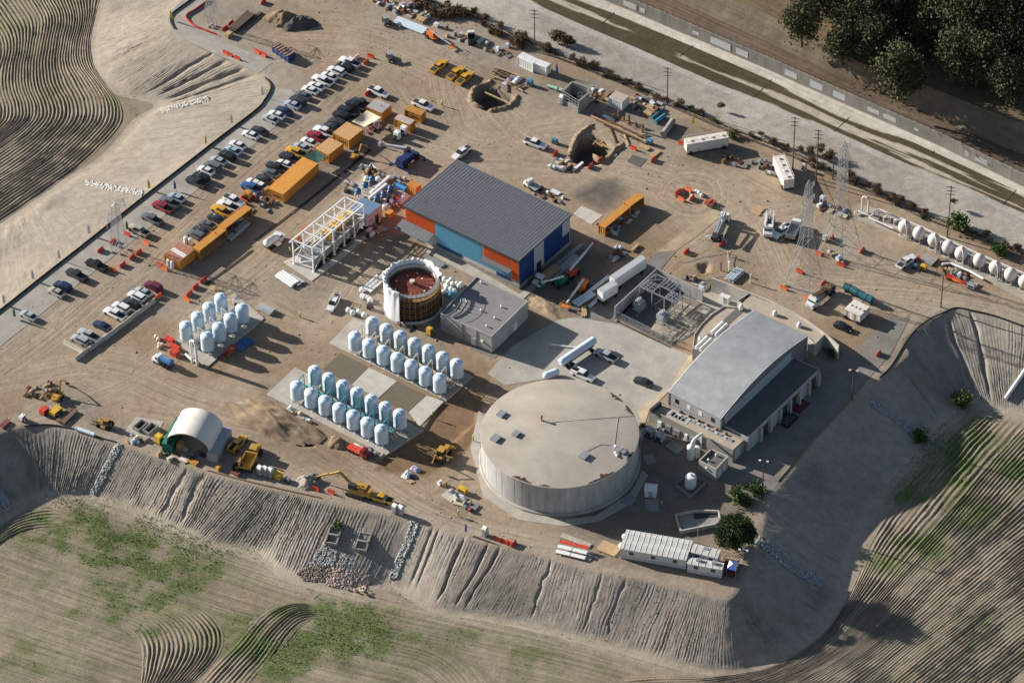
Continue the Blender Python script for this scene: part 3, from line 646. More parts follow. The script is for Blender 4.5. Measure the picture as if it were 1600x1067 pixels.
M_ROOFG = mat('slate_grey_roofing',(.125,.135,.15),.7,0,var=.16,scale=.6)
M_BLUE = mat('dark_blue_cladding',(.012,.045,.17),.45,var=.12)
M_LBLUE = mat('light_blue_cladding',(.11,.35,.50),.45,var=.10)
M_ORNG = mat('orange_cladding',(.62,.10,.018),.45,var=.10)
M_LGREY = mat('light_grey_cladding',(.42,.43,.45),.5,var=.12)
M_BLACK = mat('black_rubber',(.018,.018,.018),.8,var=.2)
# ---- the big colourful hall
ZH = 9.0
A,B,C_,D_ = (P(629,320.6,ZH),P(811.4,408,ZH),P(895.6,335,ZH),P(712,250,ZH))
hu = math.atan2(B.y - A.y,B.x - A.x); HL = (B - A).length; HW = ((D_ - A).length + (C_ - B).length) / 2
dU = Vector((math.cos(hu),math.sin(hu),0)); dV = Vector((-dU.y,dU.x,0))
hall = thing('industrial_hall',(0,0,0),0,'large steel hall clad in orange, pale blue and dark blue with a slate roof','hall')
hall.location = (A.x,A.y,0)
HP = lambda u,v: tuple((A + dU * u + dV * v))[:2]
in_ = .45
wobj('wall',MB().prism([HP(in_,in_),HP(HL - in_,in_),HP(HL - in_,HW - in_),HP(in_,HW - in_)],-.2,8.75),M_LGREY,hall)
wobj('plinth',MB().prism([HP(in_ - .12,in_ - .12),HP(HL - in_ + .12,in_ - .12),HP(HL - in_ + .12,HW - in_ + .12),HP(in_ - .12,HW - in_ + .12)],-.2,1.05),M_CONCG,hall)
rf = MB().prism([HP(0,0),HP(HL,0),HP(HL,HW),HP(0,HW)],8.78,9.0); wobj('roof',rf,M_ROOFG,hall)
sm = MB(); k = 0.0
while k < HL:
 p = A + dU * k; a = HP(k + .02,0.02); b_ = HP(k + .14,.02); c = HP(k + .14,HW - .02); d = HP(k + .02,HW - .02); sm.prism([a,b_,c,d],9.0,9.07); k += .82
for j in range(1,14):
 v = HW * j / 14;
 for i in range(int(HL / 1.64)):
  u = i * 1.64 + (j % 2) * .82; sm.prism([HP(u + .16,v),HP(u + .8,v),HP(u + .8,v + .1),HP(u + .16,v + .1)],9.0,9.04)
tag(wobj('roof_seams',sm,mat('seam_grey',(.15,.16,.175),.7,0,var=.2),hall),kind='stuff')
wobj('ridge_cap',MB().prism([HP(-.1,HW - .25),HP(HL + .1,HW - .25),HP(HL + .1,HW + .1),HP(-.1,HW + .1)],8.9,9.1),M_ROOFG,hall)
wobj('gutter',MB().prism([HP(-.05,-.25),HP(HL + .05,-.25),HP(HL + .05,-.01),HP(-.05,-.01)],8.66,8.92),M_DARKM,hall)
fw0,fw1 = HP(in_,in_),HP(HL - in_,in_); rw0,rw1 = HP(HL - in_,in_),HP(HL - in_,HW - in_)
def along(a,b_,u): return (a[0] + (b_[0] - a[0]) * u,a[1] + (b_[1] - a[1]) * u)
for nm,m,u0,u1,z0,z1 in (('wall_panel',M_ORNG,0,.262,4.4,8.7),('wall_panel',M_LBLUE,.27,.675,2.1,8.7),('wall_panel',M_BLUE,.27,.50,1.1,2.05),('wall_panel',M_BLUE,.80,.93,1.1,2.1),('wall_panel',M_ORNG,.69,.93,5.0,8.7),('wall_panel',M_LBLUE,.682,.93,2.15,4.7),('wall_panel',M_ORNG,.935,.998,2.1,8.7)):
 cladding(nm,m,hall,along(fw0,fw1,u0),along(fw0,fw1,u1),z0,z1)
for m,u0,u1,z0,z1 in ((M_BLUE,.003,.29,1.1,8.7),(M_LGREY,.295,.48,1.1,8.7),(M_BLUE,.485,.845,1.1,8.7),(M_LGREY,.85,.985,4.2,8.7),(M_BLUE,.85,.985,1.1,4.15)):
 cladding('wall_panel',m,hall,along(rw0,rw1,u0),along(rw0,rw1,u1),z0,z1)
lf0,lf1 = HP(in_,HW - in_),HP(in_,in_); bk0,bk1 = HP(HL - in_,HW - in_),HP(in_,HW - in_)
cladding('wall_panel',M_ORNG,hall,lf0,lf1,1.1,8.7); cladding('wall_panel',M_BLUE,hall,bk0,bk1,1.1,8.7)
wobj('canopy',MB().prism([HP(-.5,-2.6),HP(HL * .262,-2.6),HP(HL * .262,.4),HP(-.5,.4)],[3.45,3.45,4.2,4.2],[3.6,3.6,4.35,4.35]),M_ROOFG,hall)
wobj('canopy',MB().prism([HP(HL * .69,-1.2),HP(HL * .93,-1.2),HP(HL * .93,.38),HP(HL * .69,.38)],4.72,4.9),M_ROOFG,hall)
facing('door',M_DARKM,hall,fw0,fw1,.10,.16,.0,2.8,.16); facing('door',mat('roller_door',(.48,.46,.42),.6),hall,fw0,fw1,.17,.24,0,3.1,.16)
facing('door',M_DARKM,hall,rw0,rw1,.33,.42,0,3.2,.16)
sheet('concrete_slab',[(662,392),(676,380),(812,460),(905,381),(916,379),(815,470),(803,466)],M_CONC,.09)
# ---- small grey block building
M_BLOCK = mat('grey_block',(.40,.385,.36),.9,var=.15,scale=.7); M_ROOFF = mat('grey_roof_felt',(.22,.21,.205),.9,var=.15,scale=.4)
t,poly = flat_building('pump_house',[(688,490),(768,526),(824.5,471),(745,432)],5.0,'low grey block building with flat felt roof in front of the hall',mat('weathered_grey_block',(.37,.36,.345),.9,var=.25,scale=.6),M_ROOFF,.3)
pk = [tuple(P(*p,5.0))[:2] for p in [(688,490),(768,526),(824.5,471),(745,432)]]
for u0,u1 in ((.42,.435),(.7,.71)): facing('downpipe',M_GALV,t,pk[0],pk[1],u0,u1,0,4.9,.12)
facing('vent',M_GREYM,t,pk[0],pk[1],.10,.2,.8,2.2,.06); facing('door',M_WHITE,t,pk[0],pk[1],.6,.68,0,2.2,.06); facing('wall_lamp',M_WHITE,t,pk[0],pk[1],.8,.84,2.2,2.7,.35)
facing('roller_door',M_LGREY,t,pk[1],pk[2],.15,.45,0,3.4,.05); facing('door',M_WHITE,t,pk[1],pk[2],.6,.7,0,2.2,.05)
for x_,y_ in ((1385,765),(1515,830),(1290,855),(1390,855),(1475,900),(1425,950),(1225,830),(1390,680)):
 c = g(22,x_,y_,4.75); wobj('roof_vent',MB().tube((c.x,c.y,4.7),(c.x,c.y,5.2),.16,n=10).tube((c.x,c.y,5.2),(c.x,c.y,5.4),.28,.1,n=10),M_WHITE,t,40)
wobj('conduit',MB().path([tuple(g(22,a,b_,4.85)) for a,b_ in ((1285,755),(1300,800),(1260,860),(1215,885))],.06,6).path([tuple(g(22,a,b_,4.85)) for a,b_ in ((1255,745),(1265,800),(1230,850),(1180,880))],.06,6),M_GALV,t)
# ---- big round concrete reservoir
ZTK = 7.9; tc = P(874.5,677,ZTK); TR = (P(998,677,ZTK) - P(751,677,ZTK)).length / 2
res = thing('reservoir',(tc.x,tc.y,0),0,'huge round concrete reservoir with a flat tan roof','reservoir')
M_RESW = mat('reservoir_wall',(.39,.39,.385),.88,var=.26,scale=.9,streak=.15,bump=.01); M_RESR = mat('reservoir_roof',(.40,.352,.295),.92,var=.2,scale=.13,bump=.012,bscale=7)
obj('wall',MB().lathe([(TR,-.2),(TR,ZTK)],96),M_RESW,res,smooth=30)
obj('roof',MB().lathe([(TR + .12,ZTK + .002),(TR + .12,ZTK + .14),(TR - .15,ZTK + .2),(.01,ZTK + .75)],96),M_RESR,res,smooth=20)
jt = MB().box((0,0,0),(.03,.10,ZTK - .3)).mesh('panel_joint')
for k in range(60): a = 2 * math.pi * k / 60; obj('panel_joint',jt,M_RESW,res,(TR * math.cos(a),TR * math.sin(a),.15),a)
obj('footing',MB().lathe([(TR + .55,-.2),(TR + .55,.35),(TR + .3,.5),(TR - .1,.5)],96),M_CONC,res,smooth=30)
def on_res(t_,x_,y_): c = g(t_,x_,y_,ZTK + .4); return (c.x - tc.x,c.y - tc.y)
def roof_z(p): r = math.hypot(*p); return ZTK + .2 + .55 * (1 - r / TR)
for t_,x_,y_,w in ((33,25,550,1.6),(33,445,685,2.0),(33,660,645,1.5),(33,690,660,1.0),(32,1515,425,1.8),(32,1480,575,2.0)):
 p = on_res(t_,x_,y_); z = roof_z(p); obj('hatch',MB().box((*p,z - .1),(w,w * .8,.55),DA).box((*p,z + .45),(w * 1.08,w * .88,.08),DA),M_GALV,res)
for t_,x_,y_ in ((33,640,625),(33,678,635),(33,648,680),(33,640,665)):
 p = on_res(t_,x_,y_); z = roof_z(p); obj('roof_vent',MB().tube((*p,z - .1),(*p,z + .35),.2,n=10).tube((*p,z + .35),(*p,z + .5),.4,.15,n=10),M_WHITE,res)
p = on_res(33,182,465); z = roof_z(p); obj('vent_pipe',MB().tube((*p,z - .1),(*p,z + 1.1),.22,n=10).ball((*p,z + 1.2),.35),mat('rust_orange',(.45,.18,.07),.7),res)
cb = MB()
for a,b_ in (((250,480),(655,440)),((655,440),(760,430)),((655,440),(630,640)),((620,615),(545,612)),((545,612),(450,660))):
 p0 = on_res(33,*a); p1 = on_res(33,*b_); cb.tube((*p0,roof_z(p0) + .08),(*p1,roof_z(p1) + .08),.045,n=6)
obj('conduit',cb,M_GREYM,res)
RU = mat('rust_brown_stain',(.075,.035,.022),.95,var=.4,scale=3)
for k,(a0,a1,w) in enumerate(((18,30,.9),(34,48,1.0),(-33,-22,.6),(-70,-60,.5),(-64,-48,1.2),(-128,-112,1.0),(-106,-98,.5))):
 rr = random.Random(k); mb = MB(); n = 16; vs = [];
 for i in range(n + 1):
  a = rad(a0 + (a1 - a0) * i / n); w_ = w * (.25 + 1.0 * rr.random()) * math.sin(math.pi * (i + .4) / (n + .8))
  for rI in (TR - .12,TR - .2 - w_): vs.append((rI * math.cos(a),rI * math.sin(a),ZTK + .2 + .55 * (1 - rI / TR) + .022))
 mb.add(vs,[(2 * i,2 * i + 2,2 * i + 3,2 * i + 1) for i in range(n)]); obj('sealant_patch',mb,RU,res)
am = rad(-4); lp = (TR * math.cos(am),TR * math.sin(am)); ld = MB()
for s in (-.3,.3): ld.tube((lp[0] + .35,lp[1] + s,.2),(lp[0] + .35,lp[1] + s,ZTK + 1.0),.05,n=6)
for i in range(24): ld.tube((lp[0] + .35,lp[1] - .3,.5 + i * .32),(lp[0] + .35,lp[1] + .3,.5 + i * .32),.03,n=5)
obj('ladder',ld,M_GALV,res)
# ---- treatment building: arched metal hall, lean-to, annexes
M_METR = mat('ribbed_metal_roof',(.50,.50,.49),.75,0,var=.22,scale=.35,streak=1); M_BEIGE = mat('beige_roof',(.40,.33,.26),.92,var=.15,scale=.5); M_STONE = mat('split_face_block',(.33,.31,.28),.95,var=.45,scale=5,bump=.06,bscale=6)
ZM = 6.9; m_px = [(1043,612),(1126.6,655),(1263,525),(1177,485)]; mp = [P(*p,ZM) for p in m_px]
met = wthing('metal_building',mp,'long grey metal building with an arched ribbed roof','building')
s0,s1,s2,s3 = (Vector((p.x,p.y)) for p in mp); N_ = 26; rise = 2.3
prof = [(i / N_,ZM + rise * math.sin(math.pi * i / N_)) for i in range(N_ + 1)]
mb = MB()
for i in range(N_):
 (a,za),(b_,zb) = prof[i],prof[i + 1]; pa,pb,pc,pd = s0.lerp(s3,a),s0.lerp(s3,b_),s1.lerp(s2,b_),s1.lerp(s2,a)
 mb.add([(*pa,za),(*pd,za),(*pc,zb),(*pb,zb),(*pa,za + .15),(*pd,za + .15),(*pc,zb + .15),(*pb,zb + .15)],[(4,5,6,7),(0,3,2,1),(0,1,5,4),(1,2,6,5),(2,3,7,6),(3,0,4,7)])
wobj('roof',mb,M_METR,met)
mb = MB(); nr = 30
for j in range(1,nr):
 f = j / nr
 for i in range(N_):
  (a,za),(b_,zb) = prof[i],prof[i + 1]; e = .004; q0 = s0.lerp(s3,a).lerp(s1.lerp(s2,a),f - e); q1 = s0.lerp(s3,a).lerp(s1.lerp(s2,a),f + e); q2 = s0.lerp(s3,b_).lerp(s1.lerp(s2,b_),f + e); q3 = s0.lerp(s3,b_).lerp(s1.lerp(s2,b_),f - e)
  mb.add([(*q0,za + .16),(*q1,za + .16),(*q2,zb + .16),(*q3,zb + .16),(*q0,za + .22),(*q1,za + .22),(*q2,zb + .22),(*q3,zb + .22)],[(4,5,6,7),(0,1,5,4),(2,3,7,6),(1,2,6,5),(3,0,4,7)])
tag(wobj('roof_ribs',mb,M_METR,met),kind='stuff')
for k in range(7):      # translucent roof lights lie as paler sheets
 pass
mb = MB(); poly = [tuple(s0.lerp(s1,.012).lerp(s3,.006)),tuple(s1.lerp(s0,.012).lerp(s2,.006)),tuple(s2.lerp(s3,.012).lerp(s1,.006)),tuple(s3.lerp(s2,.012).lerp(s0,.006))]
for (a,b_) in ((s0,s3),(s1,s2)):
 ins = (s1 - s0).normalized() * .25 * (1 if a == s0 else -1)
 for i in range(N_):
  (u,za),(v,zb) = prof[i],prof[i + 1]; p0,p1 = a.lerp(b_,u),a.lerp(b_,v)
  mb.add([(*(p0 + ins),-.2),(*(p1 + ins),-.2),(*(p1 + ins),zb + .05),(*(p0 + ins),za + .05)],[(0,1,2,3),(3,2,1,0)])
M_METW = mat('grey_metal_siding',(.40,.40,.40),.55,.1,var=.12,streak=.2)
mb.prism([tuple(s0.lerp(s3,.004)),tuple(s1.lerp(s2,.004)),tuple(s1.lerp(s2,.012)),tuple(s0.lerp(s3,.012))],-.2,ZM); mb.prism([tuple(s0.lerp(s3,.988)),tuple(s1.lerp(s2,.988)),tuple(s1.lerp(s2,.996)),tuple(s0.lerp(s3,.996))],-.2,ZM)
wobj('wall',mb,M_METW,met)
e0,e1 = tuple(s0.lerp(s3,.004)),tuple(s1.lerp(s2,.004))
for u,m in ((.17,M_GLASS),(.39,M_WHITE),(.61,M_WHITE),(.84,M_GLASS)): facing('window',m,met,e0,e1,u - .03,u + .035,4.7,6.0,.05)
cladding('siding',mat('pale_blue_siding',(.42,.46,.52),.5,.1,var=.1),met,tuple(s1.lerp(s2,.05).lerp(s0,.02)),tuple(s2.lerp(s1,.2).lerp(s3,.02)),4.2,7.0,.6,.05,.28)
M_DROOF = mat('dark_roof_felt',(.125,.12,.118),.92,var=.2,scale=.4); M_LWALL = mat('pale_block',(.42,.41,.39),.85,var=.15)
lt_px = [(1168.5,684),(1280,577),(1240,559),(1130,664)]; lt,lpoly = flat_building('lean_to',lt_px,4.3,'long dark flat roofed lean-to with open bays beside the arched building',M_LWALL,M_DROOF,.15,.2)
l0,l1 = (tuple(P(*lt_px[i],4.3))[:2] for i in (0,1));
for i in range(7):
 u = .05 + i * .135; facing('bay_door',M_DARKM if i in (1,3,4,6) else mat('pale_blue_door',(.36,.40,.45),.6),lt,l0,l1,u,u + .095,.05,3.3,.05)
 facing('pier',M_LWALL,lt,l0,l1,u + .105,u + .128,0,4.0,.7)
facing('door',M_DARKM,lt,l1,tuple(P(*lt_px[2],4.3))[:2],.3,.55,0,3.2)
an_px = [(1014,639),(1145,703),(1163,686),(1029.5,626)]; an,apoly = flat_building('annex',an_px,3.8,'low stone block annex with beige roof below the arched gable',M_STONE,M_BEIGE,.3,.3,copm=M_BEIGE)
ap = [tuple(P(*p,3.8))[:2] for p in an_px]
for k in range(12):
 f = k / 11; c = P(1062 + 78 * f,649 + 38 * f,3.55); wobj('skylight',MB().box((c.x,c.y,3.5),(1.5,.75,.25),DB + .06),M_GALV if k % 2 else M_LGREY,an)
 if k in (0,2,4,6,8,10): wobj('roof_vent',MB().box((c.x + .3,c.y + .9,3.5),(.5,.5,.5),DB),M_DARKM,an)
for k in range(10):
 c = P(1047 + (k % 5) * 5.5 + (k // 5) * 5,644 + (k % 5) * 2.6 + (k // 5) * 4,3.55); wobj('roof_panel',MB().box((c.x,c.y,3.5),(.75,1.7,.12),DB),M_LGREY,an)
facing('downpipe',M_WHITE,an,ap[0],ap[1],.62,.64,0,3.6,.2)
for u0,u1,m in ((.12,.16,M_WHITE),(.21,.27,M_GALV),(.3,.38,M_GALV),(.44,.47,M_WHITE),(.5,.58,M_GREYM)): facing('cabinet',m,an,ap[0],ap[1],u0,u1,.0,1.9,.5)
facing('door',mat('pale_door',(.5,.5,.48),.6),an,ap[1],ap[2],.2,.65,0,3.0,.05)
wobj('parapet',MB().prism(w2([(1016,638),(1030,626.5),(1034,628.5),(1020,640)],4.6),3.5,4.6),M_DARKM,an)
wg_px = [(1082,545),(1085,522),(1096,506),(1112,491),(1131,478.5),(1160,481),(1176,486),(1098,547)]
wg,_ = flat_building('side_wing',wg_px,3.6,'narrow beige side wing with a curved outer wall next to the transformer yard',M_BLOCK,M_BEIGE,.25,.25,copm=M_CONCW)
wobj('roof_strip',MB().prism(w2([(1083,543),(1096,545),(1161,487),(1150,482)],3.45),3.3,3.45),M_DROOF,wg)
for x_,y_ in ((1325,820),(1150,985)):
 c = P(940 + x_ / 7.21,400 + y_ / 7.21,3.9)
 for s in (-.55,.55):
  o_ = Vector((math.cos(DA + math.pi / 2),math.sin(DA + math.pi / 2),0)) * s; d_ = Vector((math.cos(DA),math.sin(DA),0)) * 2.3; wobj('air_duct',MB().tube(c + o_ - d_,c + o_ + d_,.42,n=12),M_WHITE,wg,40)
c = P(1094,530,3.9); wobj('roof_vent',MB().ball((c.x,c.y,4.0),.5),M_WHITE,wg,40)
ug_px = [(1152,470),(1172,457),(1204,470),(1246,493),(1289,522),(1273,538),(1262,527),(1177,487)]
ug,_ = flat_building('rear_wing',ug_px,3.9,'flat beige roofed rear wing behind the arched building with two white vents',M_BLOCK,M_BEIGE,.25,.25,copm=M_CONCW)
for px in ((1211,490),(1249,508),(1158,480)):
 c = P(*px,4.1); wobj('roof_vent',MB().tube((c.x,c.y,3.6),(c.x,c.y,4.4),.55,n=14).ball((c.x,c.y,4.4),.55,12),M_WHITE,ug,40)
cw = pline([(1112,434),(1137,443),(1160,453),(1200,469),(1250,494),(1289,521),(1311,540)],4.2,6)
tag(obj('screen_wall',MB().wall([tuple(p) for p in cw],-.1,4.2,.3),M_CONCW),'long curved pale screen wall behind the rear wing','wall')
tag(obj('screen_wall',MB().wall(w2([(1172,457),(1153,480)],3.9),-.1,3.7,.3),M_CONCG),'short grey cross wall joining the curved screen wall','wall')
sheet('yard_slab',[(1088,470),(1105,452),(1165,470),(1150,480),(1131,482),(1100,500)],M_CONC,.07)
hut,hp = flat_building('valve_house',[(1092,719),(1119,733),(1138,713),(1111,701)],3.4,'small square grey hut with a white parapet',M_BLOCK,M_DROOF,.55,.3,copm=M_CONCW)
h0,h1,h2 = (tuple(P(*p,3.4))[:2] for p in ((1092,719),(1119,733),(1138,713)))
facing('door',M_WHITE,hut,h1,h2,.12,.42,0,2.1); facing('door',M_WHITE,hut,h1,h2,.6,.82,.4,2.1); facing('wall_lamp',M_WHITE,hut,h0,h1,.42,.5,2.2,2.6,.3)
for px in ((1107,719),(1119,711)): c = P(*px,3.1); wobj('roof_vent',MB().tube((c.x,c.y,2.8),(c.x,c.y,3.2),.2,n=10).ball((c.x,c.y,3.3),.3),M_WHITE,hut,40)
# == PROCESS EQUIPMENT
M_VES = mat('vessel_white',(.56,.67,.76),.35,var=.08,scale=.8,spec=.5); M_TEAL = mat('teal_pipe',(.03,.30,.38),.4,var=.1); M_CREAM = mat('cream_pipe',(.62,.55,.42),.5,var=.12)
VR = 1.5
_ves = {}
def vessel(loc,toward,label,group,pipe_m,style):
 if style not in _ves:
  e = [(VR * math.sin(a),4.55 + .95 * math.cos(a)) for a in [math.pi / 2 * i / 8 for i in range(9)]][::-1]
  lo = [(VR * math.sin(a),1.25 - .55 * math.cos(a)) for a in [math.pi / 2 * i / 6 for i in range(7)]]
  sh = MB().lathe([(max(.01,r),z) for r,z in lo] + [(VR,1.25),(VR,4.55)] + [(max(.01,r),z) for r,z in e],28)
  leg = MB().box((0,0,0),(.42,.42,.05)).tube((0,0,0),(0,0,1.3),.11,n=8)
  man = MB().tube((0,0,5.42),(0,0,5.66),.32,n=14).tube((0,0,5.66),(0,0,5.74),.4,n=14)
  pts = [(.75,0,5.1),(1.0,0,5.75),(2.35,0,6.15),(2.55,0,5.9),(2.55,0,1.6)] if style != 'back' else [(.55,0,5.2),(.95,.15,5.55),(1.62,.2,4.9),(1.66,.2,1.2)]
  pip = MB().path(pts,.12,8)
  noz = MB().tube((1.4,0,1.9),(1.85,0,1.9),.2,n=10).tube((1.85,0,1.9),(1.93,0,1.9),.3,n=10)
  ring = MB().ring(VR - .05,VR + .05,1.2,1.32,28)
  wk = MB().tube((-.6,.5,5.25),(-.6,.5,5.5),.1,n=8).tube((-.2,-.7,5.2),(-.2,-.7,5.6),.08,n=8).tube((.2,.8,5.1),(.2,.8,5.45),.1,n=8)
  _ves[style] = [b.mesh(n,35) for n,b in (('shell',sh),('leg',leg),('manway',man),('inlet_pipe',pip),('nozzle',noz),('skirt_ring',ring),('lifting_lugs',wk))]
 sh,leg,man,pip,noz,ring,wk = _ves[style]
 t = thing('pressure_vessel',loc,toward,label,'tank',group)
 obj('shell',sh,M_VES,t); obj('manway',man,M_VES,t); obj('inlet_pipe',pip,pipe_m,t); obj('nozzle',noz,M_VES,t); obj('skirt_ring',ring,M_VES,t)
 for k in range(4):
  a = math.pi / 4 + k * math.pi / 2; obj('leg',leg,M_VES,t,(1.22 * math.cos(a),1.22 * math.sin(a),0))
 return t
M_VALV = mat('valve_cream',(.55,.47,.36),.5,var=.2)
_man = MB().path([(-.9,0,.4),(-.9,0,1.3),(-.4,0,1.6),(.4,0,1.6),(.9,0,1.3),(.9,0,.4)],.2,8).path([(-1.2,.7,.5),(1.2,.7,.5)],.22,8).path([(-1.2,-.7,.5),(1.2,-.7,.5)],.18,8)
for x_,y_ in ((-.5,.7),(.5,.7),(0,-.7),(.9,0),(-.9,0)): _man.tube((x_,y_,.3),(x_,y_,1.15),.13,n=8).lathe([(.3,1.1),(.3,1.16)],10,(x_,y_,0))
_man_me = _man.mesh('valve_manifold',40)
def group_of(front,back,z,grp,fl,bl,pipe_m,where):
 A_,B_ = [Vector(P(*front[k],z)) for k in (0,-1)],[Vector(P(*back[k],z)) for k in (0,-1)]; nm_ = ('near','middle','far')
 for k,f in enumerate((.36,.5,.64)):
  p0,p1 = A_[0].lerp(B_[0],f),A_[1].lerp(B_[1],f); d = (p1 - p0).normalized() * 1.2; h = (.75,2.1,.75)[k]; mb = MB().tube(-d + Vector((0,0,h)),p1 - p0 + d + Vector((0,0,h)),.2,n=10); n_ = len(front) * 2
  for i in range(n_): c_ = (p1 - p0) * (i / (n_ - 1)); mb.tube(c_,c_ + Vector((0,0,h)),.07,n=6); mb.tube(c_ + Vector((0,0,h)) - d * .1,c_ + Vector((0,0,h)) + d * .1,.29,n=10)
  tag(obj('header_pipe',mb,(M_CREAM,pipe_m,M_CREAM)[k],None,p0,smooth=40),f'{nm_[k]} long header pipe between the vessels {where}','pipe','header pipes between vessel rows')
 fa = [Vector(P(*p,z)) for p in front]; ba = [Vector(P(*p,z)) for p in back]; n = len(fa)
 d = ba[0] - fa[0]; a = math.atan2(d.y,d.x)
 for i in range(n):
  vessel(fa[i],a,f'{ORD[i]} vessel from the left in {fl}',grp,pipe_m,'front')
  vessel(ba[i],a + math.pi,f'{ORD[i]} vessel from the left in {bl}',grp,pipe_m,'back')
  m = (fa[i] + ba[i]) / 2; o = tag(obj('valve_manifold',_man_me,M_VALV,None,m,a + math.pi / 2),f'cream valve pipework between the {ORD[i]} pair of vessels {where}','pipework','valve pipework between vessel rows')
Z1 = lambda x_,y_: (240 + x_ / 7.965,440 + y_ / 7.965); Z2 = lambda x_,y_: (520 + x_ / 7.21,460 + y_ / 7.21)
group_of([Z1(678,868),Z1(823,750),Z1(968,632),Z1(1113,516)],[Z1(418,735),Z1(562,617),Z1(706,500),Z1(850,385)],.25,'white vessels on the pad by the parked cars','the near row beside the parked cars','the far row beside the parked cars',M_WMET,'beside the parked cars')
group_of([Z2(258 + 158.3 * i,640 + 78.3 * i) for i in range(7)],[Z2(452 + 158 * i,472 + 79 * i) for i in range(7)],.25,'white vessels beside the wrapped tank','the near row by the wrapped tank','the far row by the wrapped tank',M_CREAM,'by the wrapped tank')
group_of([q(32,258 + 86.8 * i,340 + 44.8 * i) for i in range(7)],[q(32,368 + 87.2 * i,245 + 44.8 * i) for i in range(7)],.25,'white vessels with teal pipes','the near row with teal pipes','the far row with teal pipes',M_TEAL,'with teal pipes')
# ---- white steel frame over basins
ZW = 7.3
fr = [P(457,375,ZW),P(487.7,387.5,ZW),P(568,320.5,ZW),P(538.5,308.5,ZW)]
frame = wthing('steel_gantry',fr,'open white steel frame standing over basins beside the dirt road','frame')
Lf,Rf = (Vector((fr[0].x,fr[0].y)),Vector((fr[3].x,fr[3].y))),(Vector((fr[1].x,fr[1].y)),Vector((fr[2].x,fr[2].y)))
nb = 5
def fp(side,f,z): a,b_ = (Lf,Rf)[side]; p = a.lerp(b_,f); return (p.x,p.y,z)
for s in (0,1):
 for i in range(nb + 1): wobj('column',MB().beam(fp(s,i / nb,0),fp(s,i / nb,ZW),.30).box((*fp(s,i / nb,0)[:2],.1),(.7,.7,.08)),M_WMET,frame)
 for z,w in ((ZW,.34),(3.6,.2)): wobj('beam',MB().beam(fp(s,-.06 if s == 0 and z > 5 else 0,z),fp(s,1.0,z),w),M_WMET,frame)
 for i in (0,2,4):
  wobj('brace',MB().beam(fp(s,i / nb,.2),fp(s,(i + 1) / nb,3.5),.12).beam(fp(s,(i + 1) / nb,3.7),fp(s,i / nb,ZW),.12),M_WMET,frame)
for i in range(nb + 1):
 wobj('beam',MB().beam(fp(0,i / nb,ZW - .02),fp(1,i / nb,ZW - .02),.26),M_WMET,frame)
for i in (0,nb): wobj('brace',MB().beam(fp(0,i / nb,.2),fp(1,i / nb,3.5),.14).beam(fp(0,i / nb,ZW),fp(1,i / nb,3.7),.14).beam(fp(0,i / nb,3.6),fp(1,i / nb,3.6),.2),M_WMET,frame)
for k in range(1,5):
 f = k / 5; a = Lf[0].lerp(Rf[0],f); b_ = Lf[1].lerp(Rf[1],f); wobj('purlin',MB().beam((*a,ZW - .3),(*b_,ZW - .3),.13),M_WMET,frame)
M_BAS = mat('basin_grey',(.30,.30,.30),.7,var=.2); M_YEL = mat('yellow_paint',(.62,.37,.04),.5,var=.12); M_STAIN = mat('bare_steel',(.42,.42,.41),.35,.6,var=.15)
def fbox(name,m,u0,u1,v0,v1,z0,z1,par=frame):
 c = [Lf[0].lerp(Lf[1],u).lerp(Rf[0].lerp(Rf[1],u),v) for u,v in ((u0,v0),(u1,v0),(u1,v1),(u0,v1))]; return wobj(name,MB().prism([tuple(p) for p in c],z0,z1),m,par)
for i in range(4): fbox('basin',M_BAS,.06 + i * .235,.06 + i * .235 + .2,.2,.82,.15,3.0)
for i in range(4):
 fbox('basin_cover',M_STAIN,.08 + i * .235,.08 + i * .235 + .07,.3,.7,3.02,4.4); fbox('walkway',M_GALV,.03 + i * .24,.03 + i * .24 + .2,.84,.97,3.45,3.55)
for u in (.42,.58,.70,.86):
 for v in (.36,.62): fbox('hoist_frame',M_YEL,u,u + .05,v,v + .08,3.02,5.2)
 fbox('hoist_beam',M_YEL,u - .02,u + .07,.3,.75,5.2,5.5)
 fbox('motor',M_YEL,u + .07,u + .12,.45,.6,3.05,4.3)
fbox('pit',mat('dark_pit',(.03,.03,.03),.9),.02,.98,.84,1.02,.04,.16)
ch_px = [(544,325.5),(572,340),(597,320.5),(565,308.5)]
ch,chp = flat_building('control_house',ch_px,3.9,'small pale block house with a blue metal roof at the end of the white frame',M_LWALL,mat('blue_metal_roof',(.16,.26,.40),.4,.2,var=.1),0)
c4 = [tuple(P(*p,3.9))[:2] for p in ch_px]; facing('door',M_DARKM,ch,c4[1],c4[2],.55,.75,0,2.3); facing('vent',M_GREYM,ch,c4[1],c4[2],.2,.35,1.6,2.3)
